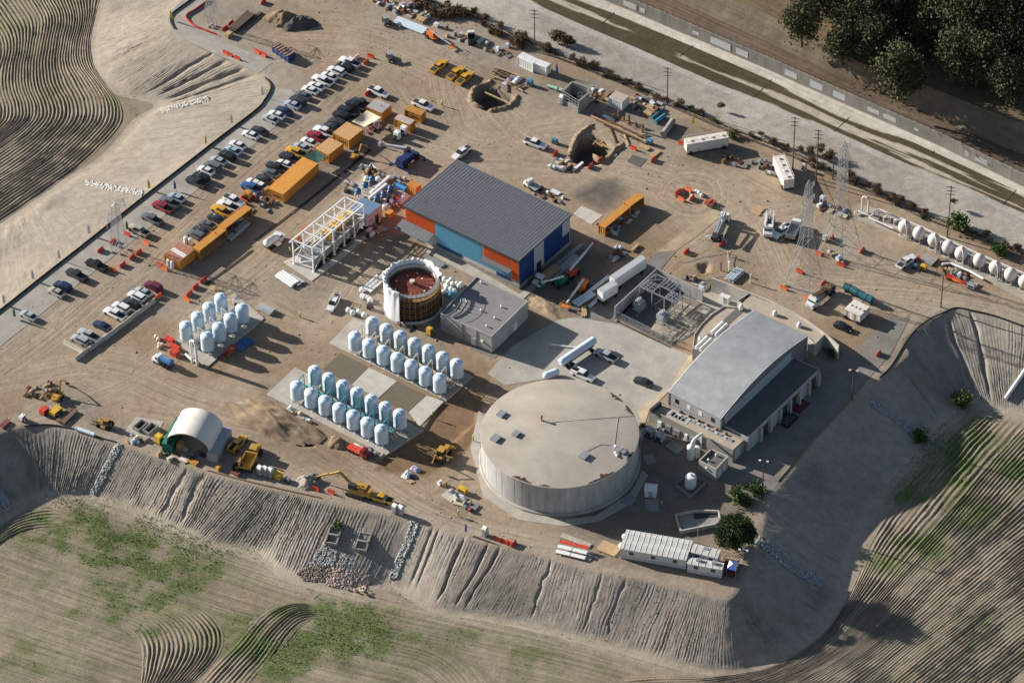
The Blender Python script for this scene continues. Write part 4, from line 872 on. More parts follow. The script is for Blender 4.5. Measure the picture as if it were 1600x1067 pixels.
# ---- tank under construction, scaffold and white wrap
ZS = 8.8; sc_c = P(644,434.5,ZS); SR = (P(688.3,434.5,ZS) - P(599.7,434.5,ZS)).length / 2
tk = thing('wrapped_tank',(sc_c.x,sc_c.y,0),0,'round red primed tank ringed by scaffold and half wrapped in white sheeting','tank')
M_PRIM = mat('red_primer',(.30,.075,.045),.7,var=.25,scale=.6); M_DKRED = mat('dark_primer',(.10,.03,.025),.7,var=.3,scale=.8); M_PLANK = mat('scaffold_plank',(.30,.16,.06),.9,var=.3)
R2 = SR * .80
obj('shell',MB().lathe([(R2,.3),(R2,6.3)],64),M_DKRED,tk,smooth=30)
obj('roof',MB().lathe([(R2 + .05,6.3),(R2 + .05,6.42),(R2 * .6,6.95),(.02,7.3)],64),M_PRIM,tk,smooth=20)
rb = MB()
for k in range(20): a = 2 * math.pi * k / 20; rb.tube((.5 * math.cos(a),.5 * math.sin(a),7.3),(R2 * .6 * math.cos(a),R2 * .6 * math.sin(a),7.0),.03,n=4).tube((R2 * .6 * math.cos(a),R2 * .6 * math.sin(a),7.0),(R2 * math.cos(a),R2 * math.sin(a),6.46),.03,n=4)
obj('roof_ribs',rb,M_DKRED,tk)
obj('centre_vent',MB().tube((0,0,7.2),(0,0,7.9),.35,n=14).tube((0,0,7.9),(0,0,8.1),.6,n=14),M_CREAM,tk,smooth=40)
for a,r in ((40,.55),(75,.8),(110,.6),(160,.75),(-40,.7),(-80,.8),(-15,.85),(200,.8)): p = (R2 * r * math.cos(rad(a)),R2 * r * math.sin(rad(a))); obj('nozzle',MB().tube((*p,6.4),(*p,7.3 - .5 * r),.2,n=10),M_WHITE,tk)
obj('foundation',MB().lathe([(SR + .6,-.2),(SR + .6,.28),(.1,.28)],64),M_CONCG,tk)
for lv in (1.8,3.5,5.2,6.9,8.2):
 n = 36; mb = MB();
 for i in range(n):
  a0,a1 = 2 * math.pi * i / n + .01,2 * math.pi * (i + 1) / n - .01; mb.prism([(r * math.cos(a),r * math.sin(a)) for r,a in ((R2 + .2,a0),(SR - .15,a0),(SR - .15,a1),(R2 + .2,a1))][::1],lv - .06,lv)
 obj('scaffold_deck',mb,M_PLANK if lv < 8 else M_GALV,tk)
 obj('guard_rail',MB().ring(SR - .13,SR - .07,lv + .93,lv + 1.0,48),mat('scaffold_yellow',(.42,.22,.03),.6),tk)
for i in range(30):
 a = 2 * math.pi * i / 30; mb = MB()
 for r in (SR - .12,R2 + .25): mb.tube((r * math.cos(a),r * math.sin(a),.2),(r * math.cos(a),r * math.sin(a),ZS + .1),.035,n=5)
 obj('standard',mb,M_GALV,tk)
mb = MB(); n = 120; rr = random.Random(4); vs = []; rows = [(1.015,.1),(1.0,2.2),(1.0,4.5),(1.0,6.8),(1.0,8.4),(1.02,ZS + .1),(1.0,ZS + .45),(.93,ZS + .4),(.9,ZS),(.895,7.6),(.89,6.9)]
jit = [[vnoise(np.array([i_ * f_]),np.array([j_ * 1.7]),5)[0] - .5 for i_ in range(n + 1)] for j_,f_ in enumerate((.2,.2,.25,.25,.3,.35,.4,.4,.3,.3,.3))]
for i in range(n + 1):
 a = rad(2 + 241 * i / n); w = math.sin(i * .43) * .09 + math.sin(i * .19 + 1) * .12
 for j,(k,z) in enumerate(rows):
  r = SR * k + .06 + (w * .6 + jit[j][i] * (.55 if j > 3 else .3)) * (1 if j < 8 else .4); zz = z + jit[j][i] * (.7 if 4 < j < 8 else .05)
  if i > n - 14: r += .05
  vs.append((r * math.cos(a),r * math.sin(a),zz))
m_ = len(rows); mb.add(vs,[(i * m_ + j,(i + 1) * m_ + j,(i + 1) * m_ + j + 1,i * m_ + j + 1) for i in range(n) for j in range(m_ - 1)])
obj('wrap',mb,mat('white_sheeting',(.80,.80,.80),.6,var=.08,bump=.03,bscale=2.5),tk,smooth=60)
mb = MB(); vs = []
for i in range(41):
 a = rad(-90 + 98 * (i - 8) / 40)
 for k,z in ((1.02,.25),(1.05,.7 + .25 * rr.random()),(.99,1.0 + .2 * rr.random())): vs.append((SR * k * math.cos(a),SR * k * math.sin(a),z))
mb.add(vs,[(i * 3 + j,(i + 1) * 3 + j,(i + 1) * 3 + j + 1,i * 3 + j + 1) for i in range(40) for j in range(2)]); obj('fallen_sheeting',mb,mat('grey_sheeting',(.5,.5,.5),.7),tk)
# ---- transformer yard
ZY = 3.4; Z8 = lambda x_,y_: (940 + x_ / 7.21,400 + y_ / 7.21)
yard_px = [Z8(150,572),Z8(622,140),Z8(1140,395)]
yw = tag(obj('yard_wall',MB().wall(w2(yard_px,ZY),-.2,ZY,.25),mat('precast_wall',(.36,.36,.35),.9,var=.3,scale=.5,streak=.3)),'grey concrete wall around the transformer yard','wall')
sheet('yard_slab',[Z8(150,700),Z8(600,290),Z8(1150,520),Z8(1040,880),Z8(790,1015)],M_GRAVG,.06)
sheet('yard_slab',[Z8(600,740),Z8(900,440),Z8(1150,540),Z8(1060,840),Z8(860,960),Z8(560,830)],mat('yard_tan',(.36,.31,.24),.95,var=.3,scale=.4),.075)
fy = w2([Z8(155,700),Z8(690,960),Z8(790,1010)])
fe = wthing('mesh_fence',[fy[0],fy[1]],'grey chain mesh fence along the front of the transformer yard','fence')
for a,b_ in ((fy[0],fy[1]),(fy[1],fy[2])):
 a = Vector(a); b_ = Vector(b_); n = max(2,int((b_ - a).length / 2.6))
 for i in range(n + 1): p = a.lerp(b_,i / n); wobj('post',MB().tube((*p,0),(*p,2.3),.045,n=6),M_GALV,fe)
 mb = MB(); L_ = (b_ - a).length; k = 0
 for z in (2.25,.1): mb.tube((*a,z),(*b_,z),.03,n=5)
 nn = int(L_ / .28)
 for i in range(nn):
  p = a.lerp(b_,i / nn); q_ = a.lerp(b_,min(1,(i + 7) / nn)); mb.tube((*p,.1),(*q_,2.2),.009,n=3); mb.tube((*q_,.1),(*p,2.2),.009,n=3)
 wobj('mesh',mb,M_GALV,fe)
kr = wthing('kerb_drain',[fy[0]],'dark slotted kerb drain in front of the yard fence','drain')
for i in range(26): p = Vector(w2([Z8(160,730)])[0]).lerp(Vector(w2([Z8(770,1030)])[0]),i / 25); wobj('slot',MB().box((p.x,p.y,0.0),(.45,.3,.12),DB),M_DARKM,kr)
ZP = 4.6
f4 = [P(*Z8(430,345),ZP),P(*Z8(705,480),ZP),P(*Z8(985,385),ZP),P(*Z8(610,205),ZP)]; f4x = [P(*Z8(825,525),ZP)]
bus = wthing('bus_structure',f4,'grey steel bus bar structure standing in the transformer yard','frame')
o0,o1,o3 = (Vector((p.x,p.y)) for p in (f4[0],f4x[0],f4[3])); ux = o1 - o0; uy = o3 - o0
def bp(u,v,z=ZP): p = o0 + ux * u + uy * v; return (p.x,p.y,z)
for u in (0,.35,.7,1):
 for v in (0,.5,1): wobj('column',MB().beam(bp(u,v,0),bp(u,v),.18),M_GALV,bus)
for v in (0,.5,1): wobj('beam',MB().beam(bp(0,v),bp(1,v),.22),M_GALV,bus)
for u in (0,.35,.7,1): wobj('beam',MB().beam(bp(u,0),bp(u,1),.22),M_GALV,bus)
for i in range(11):
 v0,v1 = ((0,.5) if i < 3 or i > 7 else (.5,1)); u = .05 + i * .09; wobj('slat_beam',MB().beam(bp(u,v0,ZP + .15),bp(u,v1,ZP + .15),.16),M_GALV,bus)
for k in range(6): wobj('purlin',MB().beam(bp(0 if k < 3 else .7,.08 + (k % 3) * .15,ZP + .1),bp(.35 if k < 3 else 1,.08 + (k % 3) * .15,ZP + .1),.16),M_GALV,bus)
wobj('brace',MB().beam(bp(.02,.55),bp(.33,.98),.12).beam(bp(.35,0,.3),bp(.7,0,ZP),.08),M_GALV,bus)
M_TRAF = mat('transformer_grey',(.42,.44,.45),.5,var=.15)
for k,(x_,y_) in enumerate(((425,590),(690,730))):
 c = P(*Z8(x_,y_),0); t = thing('transformer',c,DA,('grey power transformer in the shade of the yard wall','pale grey power transformer in the sun near the yard fence')[k],'transformer')
 obj('tank',MB().box((0,0,.3),(2.0,1.5,1.9)),M_TRAF,t); obj('plinth',MB().box((0,0,0),(2.6,2.2,.3)),M_CONC,t)
 for s in (-1,1):
  for i in range(7): obj('radiator_fin',MB().box((-.75 + i * .25,s * 1.05,.6),(.06,.55,1.4)),M_TRAF,t)
 for i in range(3): obj('bushing',MB().lathe([(.13,2.2),(.17,2.4),(.1,2.5),(.16,2.65),(.09,2.8),(.13,2.95),(.04,3.15)],8,(-.6 + i * .6,0,0)),M_WHITE,t)
 obj('conservator',MB().tube((-.9,.5,2.5),(.7,.5,2.5),.25,n=10),M_TRAF,t,smooth=40); obj('control_cabinet',MB().box((1.25,0,.5),(.4,.9,1.2)),M_GREYM,t)
 for i in range(4): obj('cable_stand',MB().beam((-1.6 - i * .4,-1.3,0),(-1.6 - i * .4,-1.3,1.0),.08).beam((-1.6 - i * .4,-1.3,1.0),(-.9,-.6,1.6),.05),M_GALV,t)
rr = random.Random(8)
for k in range(14):
 x_ = 720 + rr.random() * 330; y_ = 560 + rr.random() * 380; c = P(*Z8(x_,y_),0); h = .5 + rr.random() * .6
 o = MB(); a = DA if k % 2 else DB; l = 1.2 + rr.random() * 2.2; dv = Vector((math.cos(a),math.sin(a),0)) * l
 o.beam(c + Vector((0,0,h)) - dv,c + Vector((0,0,h)) + dv,.12)
 for s in (-.9,0,.9): o.beam(c + dv * s,c + dv * s + Vector((0,0,h)),.1)
 o.v = [(v[0] - c.x,v[1] - c.y,v[2]) for v in o.v]; tag(obj('cable_rack',o,M_GALV,None,c),'low grey cable rack in front of the bus structure in the yard','rack','cable racks in the transformer yard')
# ---- white egg-shaped filters along the channel
M_EGG = mat('dusty_white',(.66,.60,.55),.5,var=.14,scale=1.2); Z6 = lambda x_,y_: (1340 + x_ / 6.13,300 + y_ / 6.13)
ev = [Z6(450,335),Z6(588,396),Z6(733,462),Z6(868,528),Z6(992,588),Z6(1166,655),Z6(1320,724),Z6(1465,790),Z6(1602,858),Z6(1745,925)]
er = 1.52; eme = MB().lathe([(max(.02,er * math.sin(math.pi * i / 12)),-1.75 * math.cos(math.pi * i / 12)) for i in range(13)],24).mesh('shell',40)
for i,px in enumerate(ev):
 c = P(*px,2.45); t = thing('filter_vessel',(c.x,c.y,0),DC,f'{ORD[i]} egg shaped dusty white filter vessel from the bent pipes','tank','egg shaped filters along the river fence')
 obj('shell',eme,M_EGG,t,(0,0,2.45))
 for k in range(4): a = math.pi / 4 + k * math.pi / 2; obj('leg',MB().tube((1.0 * math.cos(a),1.0 * math.sin(a),0),(1.0 * math.cos(a),1.0 * math.sin(a),1.6),.1,n=6),M_EGG,t)
 if i % 2 == 0: obj('overflow_pipe',MB().path([(-.2,.6,4.1),(.3,-.4,4.35),(1.0,-1.0,3.9),(1.35,-1.2,3.0),(1.35,-1.2,.1)],.13,8),M_EGG,t)
 else:
  obj('stack_pipe',MB().path([(-1.9,-.3,.1),(-1.9,-.3,3.1),(-1.7,-.1,3.4),(-1.2,.1,3.3)],.2,8),M_EGG,t)
  obj('valve_rack',MB().path([(-2.3,-.9,.5),(-2.3,.6,.5)],.15,8).path([(-2.5,-.9,1.1),(-2.5,.6,1.1)],.15,8).path([(-2.4,-.9,1.7),(-2.4,.6,1.7)],.15,8),M_EGG,t)
 obj('base_ring',MB().lathe([(1.3,0),(1.3,.15)],20),M_CONC,t)
hd = [P(*Z6(x_,y_),1.6) for x_,y_ in ((175,195),(205,165),(360,235),(600,330),(900,475),(1200,610),(1640,800))]
tag(obj('header_pipe',MB().path([tuple(p) for p in hd],.22,8),M_EGG,smooth=40),'long dusty white header pipe behind the egg shaped filters','pipe')
hd = [P(*Z6(x_,y_),.9) for x_,y_ in ((175,195),(110,245),(340,350),(400,350))]
tag(obj('header_pipe',MB().path([tuple(p) for p in hd],.24,8),M_EGG,smooth=40),'bent low white pipe at the head of the filter row','pipe')
a,b_ = P(*Z6(40,190),0),P(*Z6(98,215),0)
tag(obj('riser_loop',MB().path([(a.x,a.y,.6),(a.x,a.y,4.3),tuple((a * .75 + b_ * .25) + Vector((0,0,4.85))),tuple((a * .25 + b_ * .75) + Vector((0,0,4.85))),(b_.x,b_.y,4.3),(b_.x,b_.y,.5)],.24,10),M_EGG,smooth=40),'tall inverted U shaped white pipe at the end of the filter row','pipe')
hd = [P(*Z6(x_,y_),.7) for x_,y_ in ((-30,200),(0,185),(40,200),(98,220))]; tag(obj('elbow_pipe',MB().path([tuple(p) for p in hd],.25,8),M_EGG,smooth=40),'short white elbow pipe left of the tall pipe loop','pipe')
for k,(x_,y_) in enumerate(((200,240),(250,280),(300,290),(350,310))):
 c = P(*Z6(x_,y_),0); tag(obj('pump_pipe',MB().path([(0,0,0),(0,0,1.3),(.5,-.2,1.6),(1.3,-.5,1.5),(1.5,-.6,.2)],.2,8),M_EGG,None,c,smooth=40),f'{ORD[k]} bent pump pipe from the tall pipe loop','pipe','bent pump pipes at the filters')
# ---- blue vessels and pipes
M_BLU = mat('vessel_blue',(.02,.12,.30),.35,var=.12); ZB = lambda x_,y_: (520 + x_ / 10.67,255 + y_ / 10.67)
sheet('concrete_slab',[ZB(130,520),ZB(560,200),ZB(980,260),ZB(1250,420),ZB(800,720),ZB(480,620)],M_CONC,.08)
bme = MB().lathe([(max(.02,.78 * math.sin(math.pi / 2 * i / 6)),1.0 - .35 * math.cos(math.pi / 2 * i / 6)) for i in range(7)] + [(.78,1.6)] + [(max(.02,.78 * math.cos(math.pi / 2 * i / 6)),1.6 + .5 * math.sin(math.pi / 2 * i / 6)) for i in range(1,7)],18).mesh('shell',35)
for i,(x_,y_) in enumerate(((660,335),(545,440),(425,545),(970,500),(855,590),(740,660))):
 t = thing('blue_filter',P(*ZB(x_,y_),.1),DA,('small blue filter vessel near the yellow drum','middle blue filter vessel left of the white pipes','small blue filter vessel left of the blue roof','small blue filter vessel beside the lying blue tank','middle blue filter vessel right of the white pipes','small blue filter vessel behind the blue roofed house')[i],'tank','small blue filters')
 obj('shell',bme,M_BLU,t); obj('manway',MB().tube((0,0,2.05),(0,0,2.35),.22,n=10),M_DARKM,t)
 for k in range(4): a = math.pi / 4 + k * math.pi / 2; obj('leg',MB().tube((.55 * math.cos(a),.55 * math.sin(a),0),(.55 * math.cos(a),.55 * math.sin(a),1.0),.06,n=6),M_BLU,t)
 obj('side_pipe',MB().path([(-.7,0,1.4),(-1.3,0,1.4),(-1.3,0,.2)],.14,8),M_WHITE,t)
t = thing('blue_tank',P(*ZB(1150,450),.0),ang(ZB(1090,400),ZB(1220,470)),'lying blue cylinder tank beside the hall corner','tank')
obj('shell',MB().tube((-1.4,0,.95),(1.4,0,.95),.62,n=18).tube((1.4,0,.95),(1.6,0,.95),.62,.35,n=18).tube((-1.4,0,.95),(-1.6,0,.95),.62,.35,n=18),mat('tank_blue',(.03,.22,.46),.35),t,smooth=40)
for s in (-.9,.9): obj('saddle',MB().box((s,0,0),(.25,1.1,.5)),M_GREYM,t)
for k,(a,b_) in enumerate((((620,500),(945,225)),((600,590),(895,350)))):
 p0,p1 = P(*ZB(*a),1.2),P(*ZB(*b_),1.2); d = (p1 - p0).normalized(); t = wthing('white_duct',[p0,p1],('long white square duct beside the blue filters, farther one','long white square duct beside the blue filters, nearer one')[k],'duct')
 wobj('duct',MB().beam(p0,p1,.62),M_WHITE,t)
 for f in (.1,.5,.9): p = p0.lerp(p1,f); wobj('support',MB().box((p.x,p.y,0),(.25,.25,.95)),M_GALV,t)
# ---- two small chemical tanks by the reservoir
t = thing('degasser_tower',P(1079,716),0,'white upright twin tower with ducting beside the stone annex','tank')
obj('tower',MB().lathe([(.85,.1),(.85,3.6),(.5,3.9),(.02,4.0)],20),M_WHITE,t,smooth=35); obj('tower',MB().lathe([(.7,.1),(.7,2.8),(.02,3.0)],20,(1.35,.5,0)),M_WHITE,t,smooth=35)
obj('duct',MB().path([(.2,.2,3.9),(.6,.8,4.6),(1.6,1.8,4.9),(2.6,2.8,4.6)],.35,10),M_WHITE,t,smooth=40)
t = thing('storage_tank',P(1079,761),0,'white round storage tank inside a low square bund wall','tank')
obj('shell',MB().lathe([(1.25,.1),(1.25,3.1),(1.0,3.45),(.02,3.6)],24),mat('tank_white',(.66,.69,.72),.5,var=.15),t,smooth=35); obj('manway',MB().tube((.2,.1,3.5),(.2,.1,3.8),.3,n=10),M_GREYM,t)
bw_px = [(1055,756),(1077,739),(1103,752),(1080,774)]; bpx = w2(bw_px,.8); bpx.append(bpx[0])
tag(obj('bund_wall',MB().wall(bpx,-.1,.9,.2),M_CONCG),'low grey bund wall around the white storage tank','wall')
# == CONTAINERS, TRAILERS, TENT
M_YCON = mat('container_orange',(.52,.24,.05),.5,var=.12,scale=1.5); M_WOOD = mat('plywood',(.52,.30,.13),.85,var=.2,scale=1.5); M_PINK = mat('faded_roof',(.52,.42,.36),.85,var=.2,scale=1.2); M_GROOF = mat('grey_sheet_roof',(.42,.40,.38),.8,var=.15)
M_TYRE = mat('tyre',(.02,.02,.02),.9,var=.3,scale=6)
def corr(mb,a,b_,z0,z1,pitch=.28,dep=.05):
 """corrugated wall a->b, outside to the right"""
 a = Vector(a); b_ = Vector(b_); d = b_ - a; L = d.length; d.normalize(); nn = Vector((d.y,-d.x)); n = max(2,int(L / pitch)); vs = []
 for z in (z0,z1):
  for i in range(n * 2 + 1):
   p = a + d * (L * i / (2 * n)) + nn * (0 if (i // 1) % 4 in (0,1) else -dep); vs.append((p.x,p.y,z))
 k = 2 * n + 1; mb.add(vs,[(i,i + 1,k + i + 1,k + i) for i in range(k - 1)])
_cont = {}
def box_from(px4,z):
 """px4 = roof corners left, front, right, back -> centre, rotation of left->front, size"""
 p = [P(*c,z) for c in px4]; c = sum(p,Vector()) / 4; u = (p[1] - p[0] + p[2] - p[3]) / 2; v = (p[3] - p[0] + p[2] - p[1]) / 2
 a = math.atan2(u.y,u.x); return c,a,u.length,v.length
def container(px4,z,label,m=M_YCON,roofm=None,cat='container',group=None,open_side=False,name='shipping_container',marks=True,long_v=False):
 c,a,L,Wd = box_from(px4,z); t = thing(name,(c.x,c.y,0),a,label,cat,group)
 x0,x1,y0,y1 = -L / 2,L / 2,-Wd / 2,Wd / 2; mb = MB()
 sides = [((x0,y0),(x1,y0)),((x1,y0),(x1,y1)),((x1,y1),(x0,y1)),((x0,y1),(x0,y0))]
 for i,(p,q_) in enumerate(sides):
  if open_side and i == 1: continue
  corr(mb,p,q_,.12,z - .1)
 obj('shell',mb,m,t)
 for i,(p,q_) in enumerate(((x0,y0),(x1,y0),(x1,y1),(x0,y1))): obj('corner_post',MB().box((p * .995,q_ * .995,0),(.18,.18,z - .02)),m,t)
 mb = MB()
 for (p,q_) in sides:
  for zz in (.12,z - .12): mb.beam((*p,zz),(*q_,zz),.14)
 mb.f and obj('frame_rails',mb,m,t)
 rf = MB().box((0,0,z - .1),(L + .04,Wd + .04,.08)); n = max(3,int(max(L,Wd) / .6))
 for i in range(n):
  f = (i + .5) / n - .5
  if L > Wd: rf.box((f * L,0,z - .02),(.12,Wd - .2,.04))
  else: rf.box((0,f * Wd,z - .02),(L - .2,.12,.04))
 obj('roof',rf,roofm or m,t); obj('floor',MB().box((0,0,.1),(L - .1,Wd - .1,.06)),M_WOOD,t)
 if not open_side:
  for s in (-1,1): obj('door',MB().box((x1 + .04,s * Wd / 4,.2),(.06,Wd / 2 - .15,z - .45)).tube((x1 + .1,s * Wd / 4,.25),(x1 + .1,s * Wd / 4,z - .3),.03,n=5),m,t)
 if marks:
  rr = random.Random(int(L * 100)); lm = MB(); k = 0
  for w in (.22,.10,.22,.26,.22,.10,.2): lm.box((-L * .18 + k,y0 - .055,z * .42),(w,.02,.42)); k += w + .14
  obj('lettering',lm,M_DARKM,t)
 return t
T12 = lambda *l: [q(12,a,b_) for a,b_ in l]; T22 = lambda *l: [q(22,a,b_) for a,b_ in l]; T23 = lambda *l: [q(23,a,b_) for a,b_ in l]; T13 = lambda *l: [q(13,a,b_) for a,b_ in l]; T24 = lambda *l: [q(24,a,b_) for a,b_ in l]
container(T12((920,676),(1018,712),(1047,688),(948,646)),2.6,'orange container with an orange roof right beside a white pickup')
container(T12((853,733),(950,770),(980,745),(885,703)),2.6,'orange container with a pale dusty roof near the portable generators',roofm=M_PINK)
container(T12((680,655),(772,697),(838,650),(745,612)),2.8,'wide orange container office with a grey sheet roof',roofm=M_GROOF,marks=False)
container(T12((478,824),(580,868),(655,800),(560,748)),2.7,'orange container pair under a plywood roof next to the shade sail',roofm=M_WOOD)
container(T12((365,914),(445,957),(538,890),(455,850)),2.7,'orange container pair under a plywood roof next to the green tarp',roofm=M_WOOD)
container([(416.5,293),(441,303),(498.6,256.6),(475.6,246)],2.7,'longest orange container block with an orange deck roof',roofm=mat('orange_deck',(.60,.27,.045),.7,var=.15))
container([(302,387),(313,392.5),(352.5,358.5),(342,353)],2.7,'narrow orange open sided container next to the red and white roofed one',open_side=True,marks=False)
container([(342.4,352.6),(352.9,358.1),(392,324.5),(382.5,319.5)],2.7,'narrow orange open sided container with pipes stored beside it',open_side=True,marks=False)
container([(257,396),(278.4,409),(306,390),(279,379.5)],2.7,'orange container with a red and white striped roof',roofm=mat('faded_red_roof',(.38,.16,.11),.8),marks=False)
c,a,L,Wd = box_from([(266,390),(286,402.5),(292,398.5),(272.5,386)],2.76); t = None
tag(obj('roof_sheet',MB().box((0,0,2.66),(L,Wd,.05)),M_WHITE,None,(c.x,c.y,0),a),'white sheet across the red striped container roof','sheet')
container(T23((535,322),(578,341),(725,212),(690,192)),2.6,'orange open sided container, longer one near the dark soil patch',open_side=True,marks=False)
container(T23((697,186),(735,206),(810,148),(770,122)),2.9,'orange container, shorter taller one near the dark soil patch',open_side=True,marks=False)
container(T13((33,350),(133,398),(160,366),(70,322)),2.7,'white site container left of two beside the river fence',m=M_WHITE,marks=False)
container(T13((140,392),(212,418),(238,396),(172,366)),2.7,'white site container right of two beside the river fence',m=M_WHITE,marks=False)
container(T13((600,603),(682,634),(718,594),(640,560)),2.7,'white site container with a rusty roof hatch beside scrap steel',m=M_WHITE,marks=False,roofm=M_PINK)
container(T22((932,70),(985,100),(1018,72),(965,45)),2.5,'small orange container at the back corner of the hall',marks=False)
container(T22((797,247),(822,258),(852,236),(826,222)),1.3,'small orange tool box near the blue roofed house',marks=False,cat='box',name='tool_box')
def skid_tank(px4,z,label,m=M_EGG,hatch=4,cat='tank',name='skid_tank'):
 c,a,L,Wd = box_from(px4,z); t = thing(name,(c.x,c.y,0),a,label,cat); mb = MB(); corr(mb,(-L / 2,-Wd / 2),(L / 2,-Wd / 2),.5,z,.9,.08); corr(mb,(L / 2,-Wd / 2),(L / 2,Wd / 2),.5,z,.9,.08); corr(mb,(L / 2,Wd / 2),(-L / 2,Wd / 2),.5,z,.9,.08); corr(mb,(-L / 2,Wd / 2),(-L / 2,-Wd / 2),.5,z,.9,.08)
 obj('shell',mb,m,t); obj('roof',MB().box((0,0,z - .1),(L,Wd,.1)),m,t); obj('skid',MB().box((0,-Wd / 2 + .3,0),(L,.25,.5)).box((0,Wd / 2 - .3,0),(L,.25,.5)),M_DARKM,t)
 for i in range(hatch):
  f = (i + .5) / hatch - .5; obj('hatch',MB().tube((f * max(L,Wd),0,z),(f * max(L,Wd),0,z + .3),.35,n=10) if L > Wd else MB().tube((0,f * Wd,z),(0,f * Wd,z + .3),.35,n=10),M_EGG,t)
 mb = MB()
 for s in (-1,1):
  mb.tube((-L / 2 if L > Wd else s * L / 2,s * Wd / 2 if L > Wd else -Wd / 2,z + .7),(L / 2 if L > Wd else s * L / 2,s * Wd / 2 if L > Wd else Wd / 2,z + .7),.04,n=5)
 obj('handrail',mb,M_EGG,t)
 for s in (-.4,.4):
  p = (s * L,-Wd / 2 - .05,.5) if L > Wd else (L / 2 + .05,s * Wd,.5); obj('wheel',MB().tube((p[0],p[1] - .15,.5),(p[0],p[1] + .15,.5),.5,n=14),M_TYRE,t)
 return t
skid_tank(T13((1068,862),(1084,905),(1335,838),(1316,806)),3.2,'long white skid tank with hatches on top beside the river fence')
skid_tank([(1209,246),(1226,284),(1240,277),(1223,241)],3.2,'white skid tank standing beside the tall wooden pole')
skid_tank(T24((468,838),(560,882),(636,830),(535,783)),2.7,'square beige steel tank with machinery on top near the pylon')
def trailer(px4,z,label):
 c,a,L,Wd = box_from(px4,z); t = thing('box_trailer',(c.x,c.y,0),a,label,'trailer','box trailers by the driveway'); obj('body',MB().box((0,0,1.1),(L,Wd,z - 1.15)),M_WHITE,t); obj('roof',MB().box((0,0,z - .05),(L + .03,Wd + .03,.06)),M_LGREY,t)
 obj('chassis',MB().box((0,0,.8),(L * .9,Wd * .8,.3)),M_DARKM,t)
 for f in (-.42,-.33,.36):
  for s in (-1,1): p = (s * L * .45,f * Wd) if Wd > L else (f * L,s * Wd * .45); obj('wheel',MB().tube((p[0] - .15,p[1],.5),(p[0] + .15,p[1],.5),.5,n=12) if Wd > L else MB().tube((p[0],p[1] - .15,.5),(p[0],p[1] + .15,.5),.5,n=12),M_TYRE,t)
 return t
trailer(T23((618,648),(650,667),(815,520),(780,497)),4.0,'long white box trailer parked by the driveway')
trailer(T23((535,725),(568,745),(648,682),(612,655)),3.8,'short white box trailer in front of the long one')
# ---- arched fabric shelter on containers
FL,FR,BR = g(31,1003,655),g(31,1345,727),g(31,1437,562)
ua = (FR - FL).normalized(); ta = math.atan2(ua.y,ua.x); TW = (FR - FL).length; va = Vector((-ua.y,ua.x,0)); TD = (BR - FR).dot(va);
tent = thing('arched_shelter',FL,ta,'white arched fabric shelter spanning two containers at the embankment edge','shelter')
M_FAB = mat('white_fabric',(.70,.66,.59),.6,var=.12,scale=.7); M_CGRN = mat('container_green',(.015,.16,.10),.5,var=.12); M_CGRY = mat('container_grey',(.36,.38,.40),.5,var=.15)
for x_,m in ((0,M_CGRN),(TW - 2.44,M_CGRY)):
 mb = MB(); corr(mb,(x_,0),(x_ + 2.44,0),0,2.55); corr(mb,(x_ + 2.44,0),(x_ + 2.44,TD),0,2.55); corr(mb,(x_ + 2.44,TD),(x_,TD),0,2.55); corr(mb,(x_,TD),(x_,0),0,2.55); mb.box((x_ + 1.22,TD / 2,2.5),(2.44,TD,.1)); obj('container',mb,m,tent)
xa,xb = 1.0,TW - 1.9; xc,rx = (xa + xb) / 2,(xb - xa) / 2; n = 24; HA = 4.1; nd = 10; vs = []; fs = []
for j in range(nd + 1):
 for r_ in (0,.06):
  for i in range(n + 1):
   a = math.pi * i / n; sag = -.05 * (j % 2); vs.append((xc - (rx + r_ + sag) * math.cos(a),TD * (.02 + .96 * j / nd),2.6 + (HA + r_ + sag) * math.sin(a) ** .9))
k = n + 1
for j in range(nd):
 b0,b1 = j * 2 * k,(j + 1) * 2 * k
 for i in range(n): fs += [(b0 + k + i,b0 + k + i + 1,b1 + k + i + 1,b1 + k + i),(b0 + i + 1,b0 + i,b1 + i,b1 + i + 1)]
for j in (0,nd):
 b0 = j * 2 * k
 for i in range(n): fs.append((b0 + i,b0 + i + 1,b0 + k + i + 1,b0 + k + i))
obj('canopy',MB().add(vs,fs),M_FAB,tent,smooth=60)
for j in range(nd + 1):
 mb = MB(); pts = [(xc - (rx - .1) * math.cos(math.pi * i / 16),TD * (.02 + .96 * j / nd),2.6 + (HA - .1) * math.sin(math.pi * i / 16) ** .9) for i in range(17)]; mb.path(pts,.06,6); obj('arch_rib',mb,M_GALV,tent)
back = [(xc - rx * .98 * math.cos(math.pi * i / 20),2.6 + HA * .98 * math.sin(math.pi * i / 20) ** .9) for i in range(21)]; obj('end_wall',MB().add([(x_,TD * .96,z) for x_,z in back] + [(x_,TD * .965,z) for x_,z in back],[tuple(range(21)),tuple(range(41,20,-1))]),M_FAB,tent)
obj('floor',MB().box((TW / 2,TD / 2,.0),(TW - 4.9,TD,.05)),M_CONC,tent)
